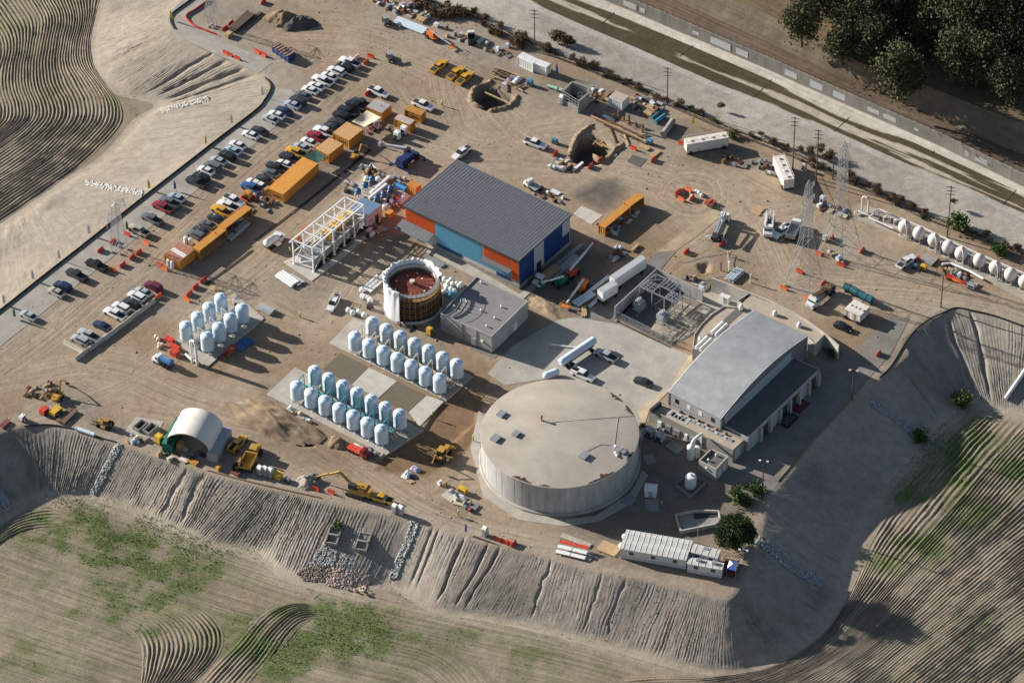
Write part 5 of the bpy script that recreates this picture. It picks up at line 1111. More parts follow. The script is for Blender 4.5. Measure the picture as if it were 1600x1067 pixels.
for k_,(x_,y_,m,s,lb) in enumerate(((3.4,2.2,M_WOOD,(1.2,1.6,1.8),'brown crate inside the arched shelter'),(3.2,6.5,M_YEL,(1.6,1.0,1.6),'yellow machine deep inside the arched shelter'),(TW - 3.6,4.5,M_YCON,(1.3,1.8,1.2),'orange chest on the right inside the arched shelter'),(TW - 4,1.2,M_DARKM,(1.0,.7,.8),'dark box at the mouth of the arched shelter'))):
 p = FL + ua * x_ + va * y_; b = MB().box((0,0,0),s,0,.96).box((0,0,s[2]),(s[0] * .6,s[1] * .6,.15)).box((0,0,s[2] * .5),(s[0] * 1.04,s[1] * 1.04,.08)); tag(obj(('crate','compressor','chest','tool_chest')[k_],b,m,None,p,ta),lb,'box')
# ---- office trailers at the corner
Z7 = lambda x_,y_: (960 + x_ / 6.667,780 + y_ / 6.667)
M_OFF = mat('office_siding',(.60,.61,.61),.6,var=.12,streak=.3); M_OFFR = mat('office_roof',(.52,.51,.48),.7,var=.2,scale=1.2)
def office(fl_,fr_,br_,bl_,z,label,ribs=12,ridge=.25):
 p = [P(*x_,z) for x_ in (fl_,fr_,br_,bl_)]; c = sum(p,Vector()) / 4; u = p[1] - p[0]; a = math.atan2(u.y,u.x); L = u.length; Wd = abs((p[3] - p[0]).dot(Vector((-math.sin(a),math.cos(a),0))))
 t = thing('office_trailer',(c.x,c.y,0),a,label,'trailer','office trailers at the corner'); obj('wall',MB().box((0,0,.5),(L,Wd,z - .52)),M_OFF,t); obj('skirt',MB().box((0,0,0),(L - .15,Wd - .15,.5)),M_GREYM,t)
 rf = MB(); h = ridge; rf.add([(-L / 2 - .1,-Wd / 2 - .15,z),(L / 2 + .1,-Wd / 2 - .15,z),(L / 2 + .1,0,z + h),(-L / 2 - .1,0,z + h),(-L / 2 - .1,Wd / 2 + .05,z),(L / 2 + .1,Wd / 2 + .05,z)],[(0,1,2,3),(3,2,5,4),(0,3,4),(1,5,2),(0,4,5,1)]); obj('roof',rf,M_OFFR,t)
 for i in range(ribs):
  x_ = -L / 2 + L * (i + .5) / ribs; obj('roof_rib',MB().beam((x_,-Wd / 2 - .1,z + .03),(x_,0,z + h + .03),.08).beam((x_,0,z + h + .03),(x_,Wd / 2,z + .03),.08),M_WHITE,t)
 obj('trim',MB().box((0,-Wd / 2 - .02,.95),(L,.06,.12)),M_GREYM,t)
 nwin = max(2,int(L / 4))
 for i in range(nwin):
  x_ = -L / 2 + L * (i + .5) / nwin; w = obj('window',MB().box((x_,-Wd / 2 - .02,1.7),(1.0,.08,.9)),M_GREYM,t); obj('pane',MB().box((x_,-Wd / 2 - .05,1.76),(.88,.06,.78)),M_GLASS,w)
 return t,L,Wd
o1,L1,W1 = office(Z7(62,508),Z7(745,632),Z7(782,522),Z7(98,406),3.2,'long white office trailer, the near half of the pair')
o2,L2,W2 = office(Z7(98,404),Z7(782,520),Z7(815,440),Z7(130,310),3.2,'long white office trailer, the far half of the pair')
o3,L3,W3 = office(Z7(785,545),Z7(1060,610),Z7(1092,515),Z7(875,475),3.1,'small white gabled trailer behind the long office pair',4,.4)
o4,L4,W4 = office(Z7(750,665),Z7(1110,730),Z7(1140,655),Z7(800,605),3.0,'small white flat trailer with roof units at the end of the offices',5,.12)
for t_,x_ in ((o4,-L4 * .2),(o4,L4 * .25),(o3,0)): obj('roof_unit',MB().box((x_,.3,3.15),(1.1,.8,.45)),M_GALV,t_)
for t_,w in ((o1,L1),(o2,L2)): obj('end_vent',MB().ball((-w / 2 - .1,0,2.4),.7,12),M_WHITE,t_)
dk = [P(*Z7(x_,y_),.6) for x_,y_ in ((1100,760),(1255,800),(1300,640),(1160,610))]
t = wthing('deck',dk,'dark brown timber deck at the end of the office trailers','deck'); wobj('deck_floor',MB().prism([tuple(p)[:2] for p in dk],.4,.55),mat('dark_timber',(.07,.035,.03),.8),t)
for i in range(4):
 a,b_ = dk[i],dk[(i + 1) % 4]; mb = MB(); mb.wall([(a.x,a.y),(b_.x,b_.y)],.3,1.5,.08) if i in (0,1) else mb.beam((a.x,a.y,1.5),(b_.x,b_.y,1.5),.1); wobj('railing',mb,MATS['dark_timber'],t)
cn = [P(*Z7(x_,y_),2.7) for x_,y_ in ((1170,720),(1262,745),(1300,655),(1200,632))]; t = wthing('canopy_tent',cn,'white and blue pop-up canopy over the timber deck','canopy'); cc = sum(cn,Vector()) / 4; mb = MB();
for i in range(4):
 a,b_ = cn[i],cn[(i + 1) % 4]; mc = MB().add([tuple(a),tuple(b_),(cc.x,cc.y,3.3)],[(0,1,2)]); wobj('roof_panel',mc,M_WHITE if i % 2 else mat('royal_blue_cloth',(.03,.09,.42),.7),t); wobj('leg',MB().tube((a.x,a.y,.5),(a.x,a.y,2.7),.04,n=6),M_GALV,t)
# ---- shade sail and green tarp
sp = [g(12,590,752,3.0),g(12,668,785,3.4),g(12,772,726,3.6),g(12,685,682,3.2)]; t = wthing('shade_sail',sp,'pale shade sail stretched between the orange containers','sail'); N_ = 10; vs = []
for i in range(N_ + 1):
 for j in range(N_ + 1):
  u,v = i / N_,j / N_; p = sp[0].lerp(sp[1],u).lerp(sp[3].lerp(sp[2],u),v); vs.append((p.x,p.y,p.z - .9 * math.sin(math.pi * u) * math.sin(math.pi * v)))
wobj('cloth',MB().add(vs,[(i * 11 + j,i * 11 + j + 1,i * 11 + j + 12,i * 11 + j + 11) for i in range(N_) for j in range(N_)]),mat('sail_cloth',(.56,.50,.38),.8),t,60)
for p in sp[1:3]: wobj('post',MB().tube((p.x,p.y,0),tuple(p),.07,n=6),M_GALV,t)
gt = [g(12,300,965,2.75),g(12,365,925,2.75),g(12,432,967,2.75),g(12,385,1006,2.75)]; t = wthing('tarpaulin',gt,'dark green tarpaulin roof between two orange containers','tarp')
mc = sum(gt,Vector()) / 4; wobj('cloth',MB().add([tuple(p) for p in gt] + [(mc.x,mc.y,2.45)],[(0,1,4),(1,2,4),(2,3,4),(3,0,4)]),mat('green_tarp',(.015,.075,.06),.8),t)
for p in gt: wobj('post',MB().tube((p.x,p.y,0),tuple(p),.06,n=6),M_GALV,t)
# == VEHICLES
PAINT = {'white': (.75,.75,.75),'silver': (.40,.42,.44),'grey': (.13,.14,.15),'black': (.012,.012,.014),'navy': (.015,.03,.09),'blue': (.03,.10,.30),'red': (.28,.015,.03),'maroon': (.14,.02,.045),'beige': (.42,.38,.30),'yellow': (.62,.33,.02),'dark': (.03,.032,.036),'pale blue': (.36,.44,.52),'orange': (.65,.22,.02),'dark purple': (.03,.02,.045)}
def paint(c): return mat('paint_' + c.replace(' ','_'),PAINT[c],.28,.15,var=.06,spec=.6,coat=.6)
_veh = {}
def loft(secs):
 """secs: (x, halfwidth low, halfwidth high, z low, z high)"""
 mb = MB(); vs = []
 for x_,wl,wh,zl,zh in secs: vs += [(x_,-wl,zl),(x_,-wl * 1.0,(zl + zh) * .5 + .05),(x_,-wh,zh),(x_,wh,zh),(x_,wl,(zl + zh) * .5 + .05),(x_,wl,zl)]
 k = 6; fs = [(i * k + j,i * k + (j + 1) % k,(i + 1) * k + (j + 1) % k,(i + 1) * k + j)[::-1] for i in range(len(secs) - 1) for j in range(k)]
 fs += [tuple(range(k)),tuple(range((len(secs) - 1) * k,len(secs) * k))[::-1]]
 return mb.add(vs,fs)
def veh_meshes(kind):
 if kind in _veh: return _veh[kind]
 if kind == 'sedan':
  body = loft([(-2.3,.72,.66,.4,.75),(-2.15,.88,.80,.28,.95),(-1.5,.9,.84,.26,1.0),(0,.91,.86,.24,.98),(1.0,.91,.85,.26,.95),(1.9,.88,.76,.28,.80),(2.3,.75,.62,.36,.66)])
  glass = loft([(-1.85,.70,.66,.95,.98),(-1.15,.78,.60,.95,1.36),(.15,.80,.62,.95,1.38),(1.05,.74,.66,.93,.96)]); roof = loft([(-1.12,.60,.55,1.35,1.40),(-.5,.62,.57,1.38,1.45),(.12,.62,.56,1.37,1.42)])
  wb = (-1.4,1.4); wr = .33; wy = .8
 elif kind == 'suv':
  body = loft([(-2.35,.80,.78,.42,1.0),(-2.2,.94,.86,.32,1.12),(-1.2,.95,.88,.3,1.12),(0,.95,.88,.3,1.1),(1.1,.95,.86,.3,1.08),(2.0,.92,.80,.32,.98),(2.35,.8,.7,.42,.8)])
  glass = loft([(-2.2,.82,.74,1.1,1.5),(-2.0,.84,.72,1.1,1.7),(.2,.84,.72,1.1,1.72),(1.05,.78,.74,1.06,1.1)]); roof = loft([(-2.08,.72,.68,1.66,1.74),(-.8,.73,.69,1.7,1.79),(.25,.72,.66,1.69,1.74)])
  wb = (-1.45,1.45); wr = .38; wy = .84
 else:
  body = loft([(-2.95,.92,.90,.55,1.05),(-2.9,.96,.93,.45,1.12),(-1.05,.97,.93,.42,1.12),(-1.0,.97,.90,.42,1.15),(.8,.97,.9,.42,1.15),(1.0,.97,.86,.42,1.15),(2.4,.95,.82,.45,1.08),(2.9,.85,.74,.5,.92)])
  glass = loft([(-1.0,.80,.72,1.12,1.75),(-.85,.84,.72,1.12,1.82),(.45,.84,.70,1.12,1.83),(1.25,.78,.74,1.1,1.14)]); roof = loft([(-1.0,.74,.70,1.76,1.84),(-.2,.74,.70,1.80,1.89),(.5,.72,.66,1.80,1.84)])
  wb = (-1.85,1.95); wr = .42; wy = .86
 wheel = MB().tube((0,-.13,0),(0,.13,0),wr,n=14)
 bed = MB().box((-1.98,0,1.06),(1.75,1.55,.075))
 if kind == 'pickup': bed.v = bed.v
 _veh[kind] = (body.mesh('body',38),glass.mesh('windows',30),roof.mesh('cab_roof',30),wheel.mesh('wheel',40),bed.mesh('load_bed'),wb,wr,wy); return _veh[kind]
M_BED = mat('bed_liner',(.03,.03,.032),.8); M_HL = mat('headlamp',(.7,.72,.74),.15,spec=.8); M_TL = mat('tail_lamp',(.30,.01,.01),.3)
_lamp = MB().box((0,0,0),(.08,.36,.16)).mesh('headlight')
def vehicle(loc,rz,kind,color,label,group=None,extra=None):
 body,glass,roof,wheel,bed,wb,wr,wy = veh_meshes(kind); nm = {'sedan': 'car','suv': 'suv','pickup': 'pickup_truck'}[kind]
 t = thing(nm,loc,rz,label,{'sedan': 'car','suv': 'suv','pickup': 'pickup'}[kind],group); pm = paint(color)
 obj('body',body,pm,t); obj('windows',glass,M_GLASS,t); obj('cab_roof' if kind == 'pickup' else 'roof',roof,pm,t)
 for x_ in wb:
  for s in (-1,1): obj('wheel',wheel,M_TYRE,t,(x_,s * wy,wr))
 if kind == 'pickup':
  b = obj('load_bed',bed,M_BED,t)
  if extra == 'rack': obj('ladder_rack',MB().path([(-2.8,-.8,1.1),(-2.8,-.8,2.0),(1.2,-.8,2.0)],.05,6).path([(-2.8,.8,1.1),(-2.8,.8,2.0),(1.2,.8,2.0)],.05,6).tube((-2.8,-.8,2),(-2.8,.8,2),.05,n=6).tube((-1,-.8,2),(-1,.8,2),.05,n=6),M_WMET,t)
  elif extra == 'toolbox': obj('tool_box',MB().box((-1.25,0,1.1),(.5,1.7,.35)),M_GALV,t)
  elif extra == 'boxes':
   for s in (-1,1): obj('side_locker',MB().box((-1.95,s * .78,1.1),(1.8,.4,.5)),pm,t)
 fx = {'sedan': 2.2,'suv': 2.25,'pickup': 2.82}[kind]; fz = {'sedan': .62,'suv': .8,'pickup': .82}[kind]
 for s in (-1,1): obj('headlight',_lamp,M_HL,t,(fx,s * .58,fz)); obj('tail_light',_lamp,M_TL,t,(-fx + (-.05 if kind == 'pickup' else .02),s * .68,fz + .1))
 return t
HEAD = ang(q(12,630,415),q(12,532,372))          # nose towards the upper left
K = {'s': 'sedan','u': 'suv','p': 'pickup'}
def row(lst,where,group,head=HEAD,z=.03):
 n = len(lst); seen = {}; rr = random.Random(len(lst))
 labs = []
 for i,(tl,x_,y_,k,col,*ex) in enumerate(lst):
  de = lambda j: (lst[j][4] + ' ' + K[lst[j][3]]) if 0 <= j < n else None
  a,b_ = de(i - 1),de(i + 1)
  lab = f'{col} {K[k]} between {a} and {b_} in {where}' if a and b_ else f'{col} {K[k]} at the {"upper right" if i == 0 else "lower left"} end of {where}'
  labs.append(lab)
 for i,(tl,x_,y_,k,col,*ex) in enumerate(lst):
  lab = labs[i]
  if labs.count(lab) > 1: lab = f'{col} {K[k]}, {ORD[i] if i < 20 else "late"} from the upper right end of {where}'
  h = head + (rr.random() - .5) * .08 + (math.pi if ex and 'r' in ex[0] else 0)
  vehicle(g(tl,x_,y_ + 4) + Vector((0,0,z)),h,K[k],col,lab,group,ex[1] if len(ex) > 1 else None)
row([(12,580,395,'p','white'),(12,548,424,'u','black'),(12,497,449,'u','white'),(12,455,480,'s','white'),(12,413,508,'p','white'),(12,375,542,'s','white'),(12,337,566,'s','white'),(12,290,598,'s','grey'),(12,258,634,'u','dark'),(12,228,656,'s','pale blue'),(12,175,692,'s','navy'),(12,130,719,'s','white'),(12,92,744,'s','silver'),(12,25,815,'s','dark'),(11,1550,842,'s','white'),
 (11,1470,905,'s','white'),(11,1440,939,'s','pale blue'),(11,1405,972,'u','black'),(11,1350,1002,'s','silver'),(11,1315,1036,'u','grey')],'the roadside row','cars in the roadside row')
row([(11,1275,1062,'s','white'),(21,1242,37,'u','black'),(21,1215,68,'p','dark'),(21,1092,163,'s','pale blue'),(21,1050,193,'p','grey'),(21,1008,223,'p','red'),(21,940,295,'p','grey'),(21,858,366,'p','beige','','toolbox'),(21,598,580,'p','black'),(21,475,640,'p','dark'),(21,390,710,'u','navy'),(21,350,746,'s','beige'),(21,178,890,'s','silver')],'the sparse roadside row','cars in the sparse roadside row')
row([(21,948,710,'u','maroon'),(21,887,745,'s','silver'),(21,847,774,'u','white'),(21,813,816,'u','dark'),(21,750,842,'u','white'),(21,710,881,'p','white'),(21,630,951,'s','navy'),(21,550,1012,'p','silver'),(21,497,1042,'u','silver')],'the row by concrete barriers','cars by the concrete barriers')
row([(12,758,580,'p','white','r'),(12,650,648,'p','dark'),(12,618,664,'p','black'),(12,570,697,'p','black'),(12,527,722,'u','black'),(12,500,768,'u','dark'),(12,470,792,'s','dark'),(12,422,824,'p','white'),(12,380,855,'p','red'),(12,330,886,'s','white'),(12,285,918,'s','silver'),(12,250,952,'p','yellow'),(12,210,986,'p','dark purple'),(12,180,1022,'s','white'),(12,130,1044,'p','dark'),(22,95,10,'s','grey'),(22,52,48,'s','dark'),(22,22,86,'s','white')],'the container row','cars behind the orange containers')
row([(21,1572,72,'s','white'),(21,1555,103,'p','blue'),(21,1447,183,'p','white','r'),(21,1410,214,'p','white'),(21,1370,246,'p','yellow'),(21,1335,289,'s','dark'),(21,1280,327,'s','grey'),(21,1243,366,'s','dark'),(21,1212,394,'u','grey')],'the open container row','cars behind the open sided containers')
YH = ang(q(12,1090,450),q(12,1170,385))
for i,(x_,y_) in enumerate(((1130,424),(1236,466),(1292,496))): vehicle(g(12,x_,y_),YH,'pickup','yellow',f'yellow pickup, {("leftmost", "middle", "rightmost")[i]} of three parked together on open dirt','three yellow pickups')
vehicle(g(12,1035,665),HEAD + math.pi,'pickup','white','white pickup right behind the orange container')
vehicle(g(12,1270,958),ang(q(12,1320,918),q(12,1226,985)),'pickup','white','white pickup at the top corner of the hall roof')
vehicle(g(13,145,902),ang(q(13,90,880),q(13,200,920)),'pickup','white','lone white pickup left of the big excavation')
vehicle(g(22,480,820),ang(q(22,510,770),q(22,455,865)),'pickup','white','white pickup with a ladder rack near the bulk bags',None,'rack')
vehicle(g(33,580,75),ang(q(33,625,95),q(33,535,50)),'pickup','silver','silver pickup in the shadow beside the tank trailer')
vehicle(g(33,440,195),ang(q(33,400,175),q(33,490,215)),'pickup','white','white pickup with side lockers behind the reservoir',None,'boxes')
vehicle(g(33,810,234),ang(q(33,860,250),q(33,765,212)),'sedan','dark','dark sedan alone on the concrete apron')
vehicle(g(24,465,962),ang(q(24,425,945),q(24,520,985)),'sedan','black','black sedan near the square beige tank')
vehicle(g(24,855,562),ang(q(24,815,595),q(24,900,535)),'pickup','white','white pickup beside the excavation near the filters',None,'toolbox')
vehicle(g(24,85,375),ang(q(24,130,335),q(24,45,400)),'pickup','white','white service pickup between the lift truck and the dump truck',None,'boxes')
vehicle(g(32,770,955),ang(q(32,830,975),q(32,715,940)),'pickup','yellow','yellow pickup behind the parked excavator on the embankment edge',None,'toolbox')
vehicle(g(31,1470,620),ang(q(31,1435,660),q(31,1505,585)),'pickup','yellow','yellow pickup in the shelter\'s shadow',None,'boxes')
vehicle(P(1600,190,ZR + .02),DC,'sedan','white','white car on the far dirt road beyond the channel')
vehicle(g(34,135,470),DA,'sedan','black','black car in the shade of the lean-to bays')
# == POLES, PYLONS
M_POLE = mat('weathered_pole',(.10,.065,.045),.9,var=.25); M_PYL = mat('pylon_steel',(.40,.41,.42),.45,.4,var=.12)
def pole(px,h,label,arms=2,kind='wood',lamp=False,z=0.0):
 t = thing('utility_pole' if not lamp else 'lamp_pole',P(*px,z),0,label,'pole'); m = M_POLE if kind == 'wood' else M_PYL; r = .17 if kind == 'wood' else .08
 obj('shaft',MB().tube((0,0,-.3),(0,0,h),r,r * .65,n=8),m,t,smooth=40)
 for k in range(arms):
  zz = h - .4 - k * 1.1; obj('crossarm',MB().beam((-1.0,.35,zz),(1.0,-.35,zz),.12),m,t,rz=.1)
  for s in (-.9,-.45,.45,.9): obj('insulator',MB().tube((s,-.35 * s,zz),(s,-.35 * s,zz + .28),.06,n=6),M_WHITE,t)
 if lamp:
  obj('lamp_arm',MB().beam((-.8,.2,h - .3),(.8,-.2,h - .3),.08),m,t)
  for s in (-.8,.8): obj('lamp_head',MB().box((s,-.25 * s,h - .55),(.45,.35,.3)),M_WHITE,t)
 return t
pole((835.5,81),13,'wooden utility pole by the two white containers',3); pole((1042.5,164),11.5,'wooden utility pole behind the scrap steel',3); pole((1238.5,268),16.5,'tall wooden pole left of the two tall ones',3); pole((1275,285),16,'tall wooden pole right of the two tall ones',3)
pole((1480,371),15.5,'tall wooden pole behind the egg shaped filters',3); pole((1470,480),9.8,'short wooden pole at the basin corner',0); pole((1331,625),9.2,'wooden pole with a lamp at the roadside by the basin',1,lamp=True)
pole((1191.5,763),8.6,'dark floodlight pole beside the small hut',0,lamp=True); pole((1090,848),6.2,'thin grey flag pole behind the office trailers',0,'steel'); pole((1160.5,886),5.5,'twin headed lamp pole beside the round tree',0,'steel',True)
pole((1301,280),7,'short rusty post pair near the tall poles',0)
def pylon(feet,h,label,arms=3,waist=.45,k_=1.0):
 f = [P(*p) for p in feet]; c = sum(f,Vector()) / 4; t = thing('pylon',(c.x,c.y,0),0,label,'pylon','steel pylons'); f = [p - c for p in f]
 hw = h * waist; top = [p.normalized() * 1.25 for p in f]; wst = [Vector((p.x,p.y,0)).normalized() * 1.6 + Vector((0,0,hw)) for p in f]; tp = [Vector((p.x,p.y,0)).normalized() * .8 + Vector((0,0,h * .94)) for p in f]
 for i in range(4):
  obj('leg',MB().beam(f[i],wst[i],.20 * k_),M_PYL,t); obj('leg_footing',MB().tube(f[i] - Vector((0,0,.2)),f[i] + Vector((0,0,.5)),.35,n=8),M_CONC,t)
 def lattice(a4,b4,n,w):
  mb = MB()
  for i in range(4):
   j = (i + 1) % 4
   for k in range(n):
    u,v = k / n,(k + 1) / n; p0,p1,q0,q1 = a4[i].lerp(b4[i],u),a4[i].lerp(b4[i],v),a4[j].lerp(b4[j],u),a4[j].lerp(b4[j],v)
    mb.beam(p0,q1,w); mb.beam(q0,p1,w); mb.beam(p1,q1,w)
  return mb
 obj('lower_bracing',lattice(f,wst,3,.09 * k_),M_PYL,t)
 mb = lattice(wst,tp,9,.08 * k_)
 for i in range(4): mb.beam(wst[i],tp[i],.15 * k_)
 obj('mast',mb,M_PYL,t); pk = Vector((0,0,h)); mb = MB()
 for i in range(4): mb.beam(tp[i],pk,.1)
 obj('peak',mb,M_PYL,t)
 d = Vector((math.cos(DA + .2),math.sin(DA + .2),0))
 for k in range(arms):
  z = h * (.90 - k * .13); w = 3.6 + .5 * (k == 1)
  for s in (-1,1):
   tip = d * (w * s) + Vector((0,0,z)); mb = MB(); nd_ = Vector((-d.y,d.x,0)) * .6
   for o_ in (nd_,-nd_): mb.beam(d * (.7 * s) + o_ + Vector((0,0,z)),tip,.09); mb.beam(d * (.7 * s) + o_ + Vector((0,0,z + 1.2)),tip,.07)
   for f_ in (.3,.6): mb.beam((d * (.7 * s) + nd_ + Vector((0,0,z))).lerp(tip,f_),(d * (.7 * s) - nd_ + Vector((0,0,z))).lerp(tip,f_),.06)
   a_ = obj('crossarm',mb,M_PYL,t); obj('insulator',MB().tube(tip,tip - Vector((0,0,1.3)),.09,n=6),M_GREYM,a_)
 return t
PZ = lambda x_,y_: (1220 + x_ / 4.107,220 + y_ / 4.107)
pylon([PZ(25,930),PZ(185,1005),PZ(270,905),PZ(115,840)],31,'steel lattice pylon nearer the arched building',k_=.62); pylon([PZ(325,640),PZ(240,720),PZ(395,790),PZ(520,700)],33,'steel lattice pylon nearer the river fence',k_=.62)
pylon([q(21,690,492),q(21,745,505),q(21,790,475),q(21,735,458)],14.5,'thin lattice pylon among orange barriers at the roadside',2,k_=.45)
pylon([q(11,1290,168),q(11,1318,176),q(11,1335,164),q(11,1308,158)],12,'slim lattice mast inside the road bend',1,k_=.4)
# == BARRIERS, FLAGS
M_RED = mat('barrier_red',(.58,.06,.03),.5,var=.15); M_ORB = mat('barrier_orange',(.66,.15,.05),.5,var=.15)
_bar = MB(); _bar.extr([(-.28,0),(.28,0),(.28,.22),(.12,.5),(.10,1.0),(-.10,1.0),(-.12,.5),(-.28,.22)],-.9,.9); _bar.v = [(v[1],v[0],v[2]) for v in _bar.v]; _bar.f = [f[::-1] for f in _bar.f]
for s in (-.5,0,.5): _bar.box((s,0,.98),(.22,.16,.08))
_bar.box((-.95,0,.3),(.12,.12,.5))
_bar_me = _bar.mesh('plastic_barrier')
BARS = [(11,1390,178,'A','red','beside the timber stack, lower one'),(11,1427,145,'A','red','beside the timber stack, upper one'),(11,1395,330,'B','red','at the road entrance, leftmost'),(11,1418,340,'B','red','at the road entrance, second'),(11,1467,362,'B','red','at the road entrance, third'),
 (12,10,322,'B','red','left of the blue dumpster, farther one'),(12,48,340,'B','red','left of the blue dumpster, nearer one'),(12,45,15,'A','red','alone near the dark soil pile'),(12,690,578,'A','red','behind the white pickup'),(12,622,357,'A','white','at the end of the roadside cars'),(12,710,350,'B','red','at the end of the roadside cars'),(12,680,385,'A','orange','nearest the end of the roadside cars'),
 (21,698,425,'A','red','left of the thin pylon'),(21,622,478,'A','red','far left of the thin pylon'),(21,785,380,'B','red','above the thin pylon'),(21,905,435,'B','orange','right of the thin pylon'),(21,858,492,'A','red','lower right of the thin pylon'),(21,818,522,'A','red','below the thin pylon, upper'),(21,758,570,'A','red','below the thin pylon, lower'),(21,700,600,'B','orange','below the thin pylon, lowest'),(21,628,568,'B','red','beside the black pickup'),
 (21,1255,665,'A','red','in the line behind the vessels, top'),(21,1208,705,'A','red','in the line behind the vessels, second'),(21,1170,748,'A','red','in the line behind the vessels, third'),(21,1155,783,'B','orange','in the line behind the vessels, last'),(21,980,765,'A','orange','beside the maroon suv'),(21,990,570,'B','orange','left of the white drums, upper'),(21,1018,592,'B','orange','left of the white drums, lower'),(21,1510,180,'B','orange','beside the white pickups'),(21,1505,150,'A','red','around the orange machine, left'),(21,1560,150,'B','red','around the orange machine, right'),
 (13,268,950,'A','red','below the lone white pickup'),(13,545,990,'A','red','below the big excavation, right'),(13,485,1028,'A','red','below the big excavation, left'),(13,752,918,'B','red','right of the big excavation'),(13,872,988,'A','red','beside the dark asphalt patch'),(13,1048,888,'B','red','at the front of the long skid tank'),
 (23,1027,120,'A','red','at the small pit, left'),(23,1090,105,'B','orange','at the small pit, top'),(23,1045,165,'B','orange','at the small pit, bottom'),(23,1112,158,'A','red','at the small pit, right'),(23,1225,190,'A','red','at the pallets right of the small pit'),(23,1293,442,'A','red','at the rear of the pump truck'),(23,1078,488,'A','red','beside the packed dirt lane'),
 (24,98,712,'B','orange','at the near pylon, left foot'),(24,245,775,'B','orange','at the near pylon, front foot'),(24,343,685,'A','red','at the near pylon, right foot'),(24,195,610,'B','red','at the near pylon, back foot'),(24,310,500,'B','orange','at the far pylon, left foot'),(24,450,568,'B','red','at the far pylon, front foot'),(24,582,482,'A','red','at the far pylon, right foot'),(24,392,405,'A','red','at the far pylon, back foot'),(24,916,530,'B','red','behind the white pickup at the filters'),
 (24,1125,645,'B','red','along the filter excavation, left'),(24,1163,665,'B','orange','along the filter excavation, middle'),(24,1205,685,'B','red','along the filter excavation, right'),(34,683,50,'A','red','alone at the roadside above the basin'),(32,368,885,'B','red','beside the excavator arm, left'),(32,466,905,'B','red','beside the excavator arm, right'),(42,1490,180,'B','red','at the embankment edge, leftmost'),(42,1535,196,'B','red','at the embankment edge, second'),(42,1568,206,'B','red','at the embankment edge, third'),(43,10,208,'A','red','at the embankment edge, rightmost')]
rb_ = random.Random(3)
for tl,x_,y_,d,col,lab in BARS:
 tag(obj('plastic_barrier',_bar_me,{'red': M_RED,'orange': M_ORB,'white': M_WHITE}[col],None,g(tl,x_,y_ + 6),(DA if d == 'A' else DB) + (rb_.random() - .5) * .2),f'{col} plastic barrier {lab}','barrier','plastic water barriers')
jb = MB().extr([(-.38,0),(.38,0),(.38,.12),(.16,.42),(.10,1.05),(-.10,1.05),(-.16,.42),(-.38,.12)],-2.9,2.9); jb.f = [f[::-1] for f in jb.f]; jb_me = jb.mesh('concrete_barrier')
for i,(x_,y_) in enumerate(((905,825),(800,905),(695,985),(605,1050),(520,1110),(455,1075))):
 a,b_ = ((x_ - 45,y_ + 35),(x_ + 45,y_ - 35)); h = ang(q(21,*a),q(21,*b_)) - math.pi / 2 if i < 5 else DB - math.pi / 2
 tag(obj('concrete_barrier',jb_me,M_CONCW,None,g(21,x_,y_ + 8),h),f'white concrete barrier, {ORD[i]} from the maroon suv','barrier','white concrete barriers')
FLAGS = [(11,1052,130,'yellow','at the outer road bend'),(11,1425,775,'white','upper of two beside the roadside fence'),(11,1268,905,'yellow','beside the roadside fence above the drain'),(21,915,110,'yellow','at the stone lined drain'),(21,1075,115,'blue','between the roadside cars'),(21,545,390,'white','left of the thin pylon fence'),(21,360,540,'white','middle of the roadside fence'),(21,198,670,'white','lower roadside fence'),(21,20,820,'white','far left end of the roadside fence'),(21,85,905,'green','beside the silver car'),(12,35,600,'white','at the curved fence corner'),(13,270,460,'blue','beside the white containers'),(13,1112,778,'yellow','beside the river fence near the skid tank'),(42,1290,150,'blue','on the embankment edge'),(21,780,365,'green','beside the beige pickup'),(21,1330,430,'blue','in front of the open container'),(12,770,715,'red','beside the grey roofed office'),(12,755,790,'white','beside the shade sail')]
FC = {'yellow': (.75,.55,.02),'white': (.7,.62,.6),'blue': (.10,.16,.45),'green': (.04,.2,.05),'red': (.5,.02,.03)}
for tl,x_,y_,col,lab in FLAGS:
 t = thing('feather_flag',g(tl,x_,y_),RND.uniform(-.4,.9),f'{col} feather flag {lab}','flag','feather flags'); n = 8
 obj('flag_pole',MB().path([(0,0,0),(0,0,2.4),(.1,0,3.1),(.35,0,3.5)],.025,5),M_GREYM,t); vs = []
 for i in range(n + 1): z = .7 + 2.7 * i / n; w = .62 * (1 - (i / n) ** 3 * .5); vs += [(.03 + .3 * (i / n) ** 4,.0,z),(.03 + w,.05 * math.sin(i),z - .1)]
 obj('banner',MB().add(vs,[(2 * i,2 * i + 1,2 * i + 3,2 * i + 2) for i in range(n)]),mat('flag_' + col,FC[col],.7),t)
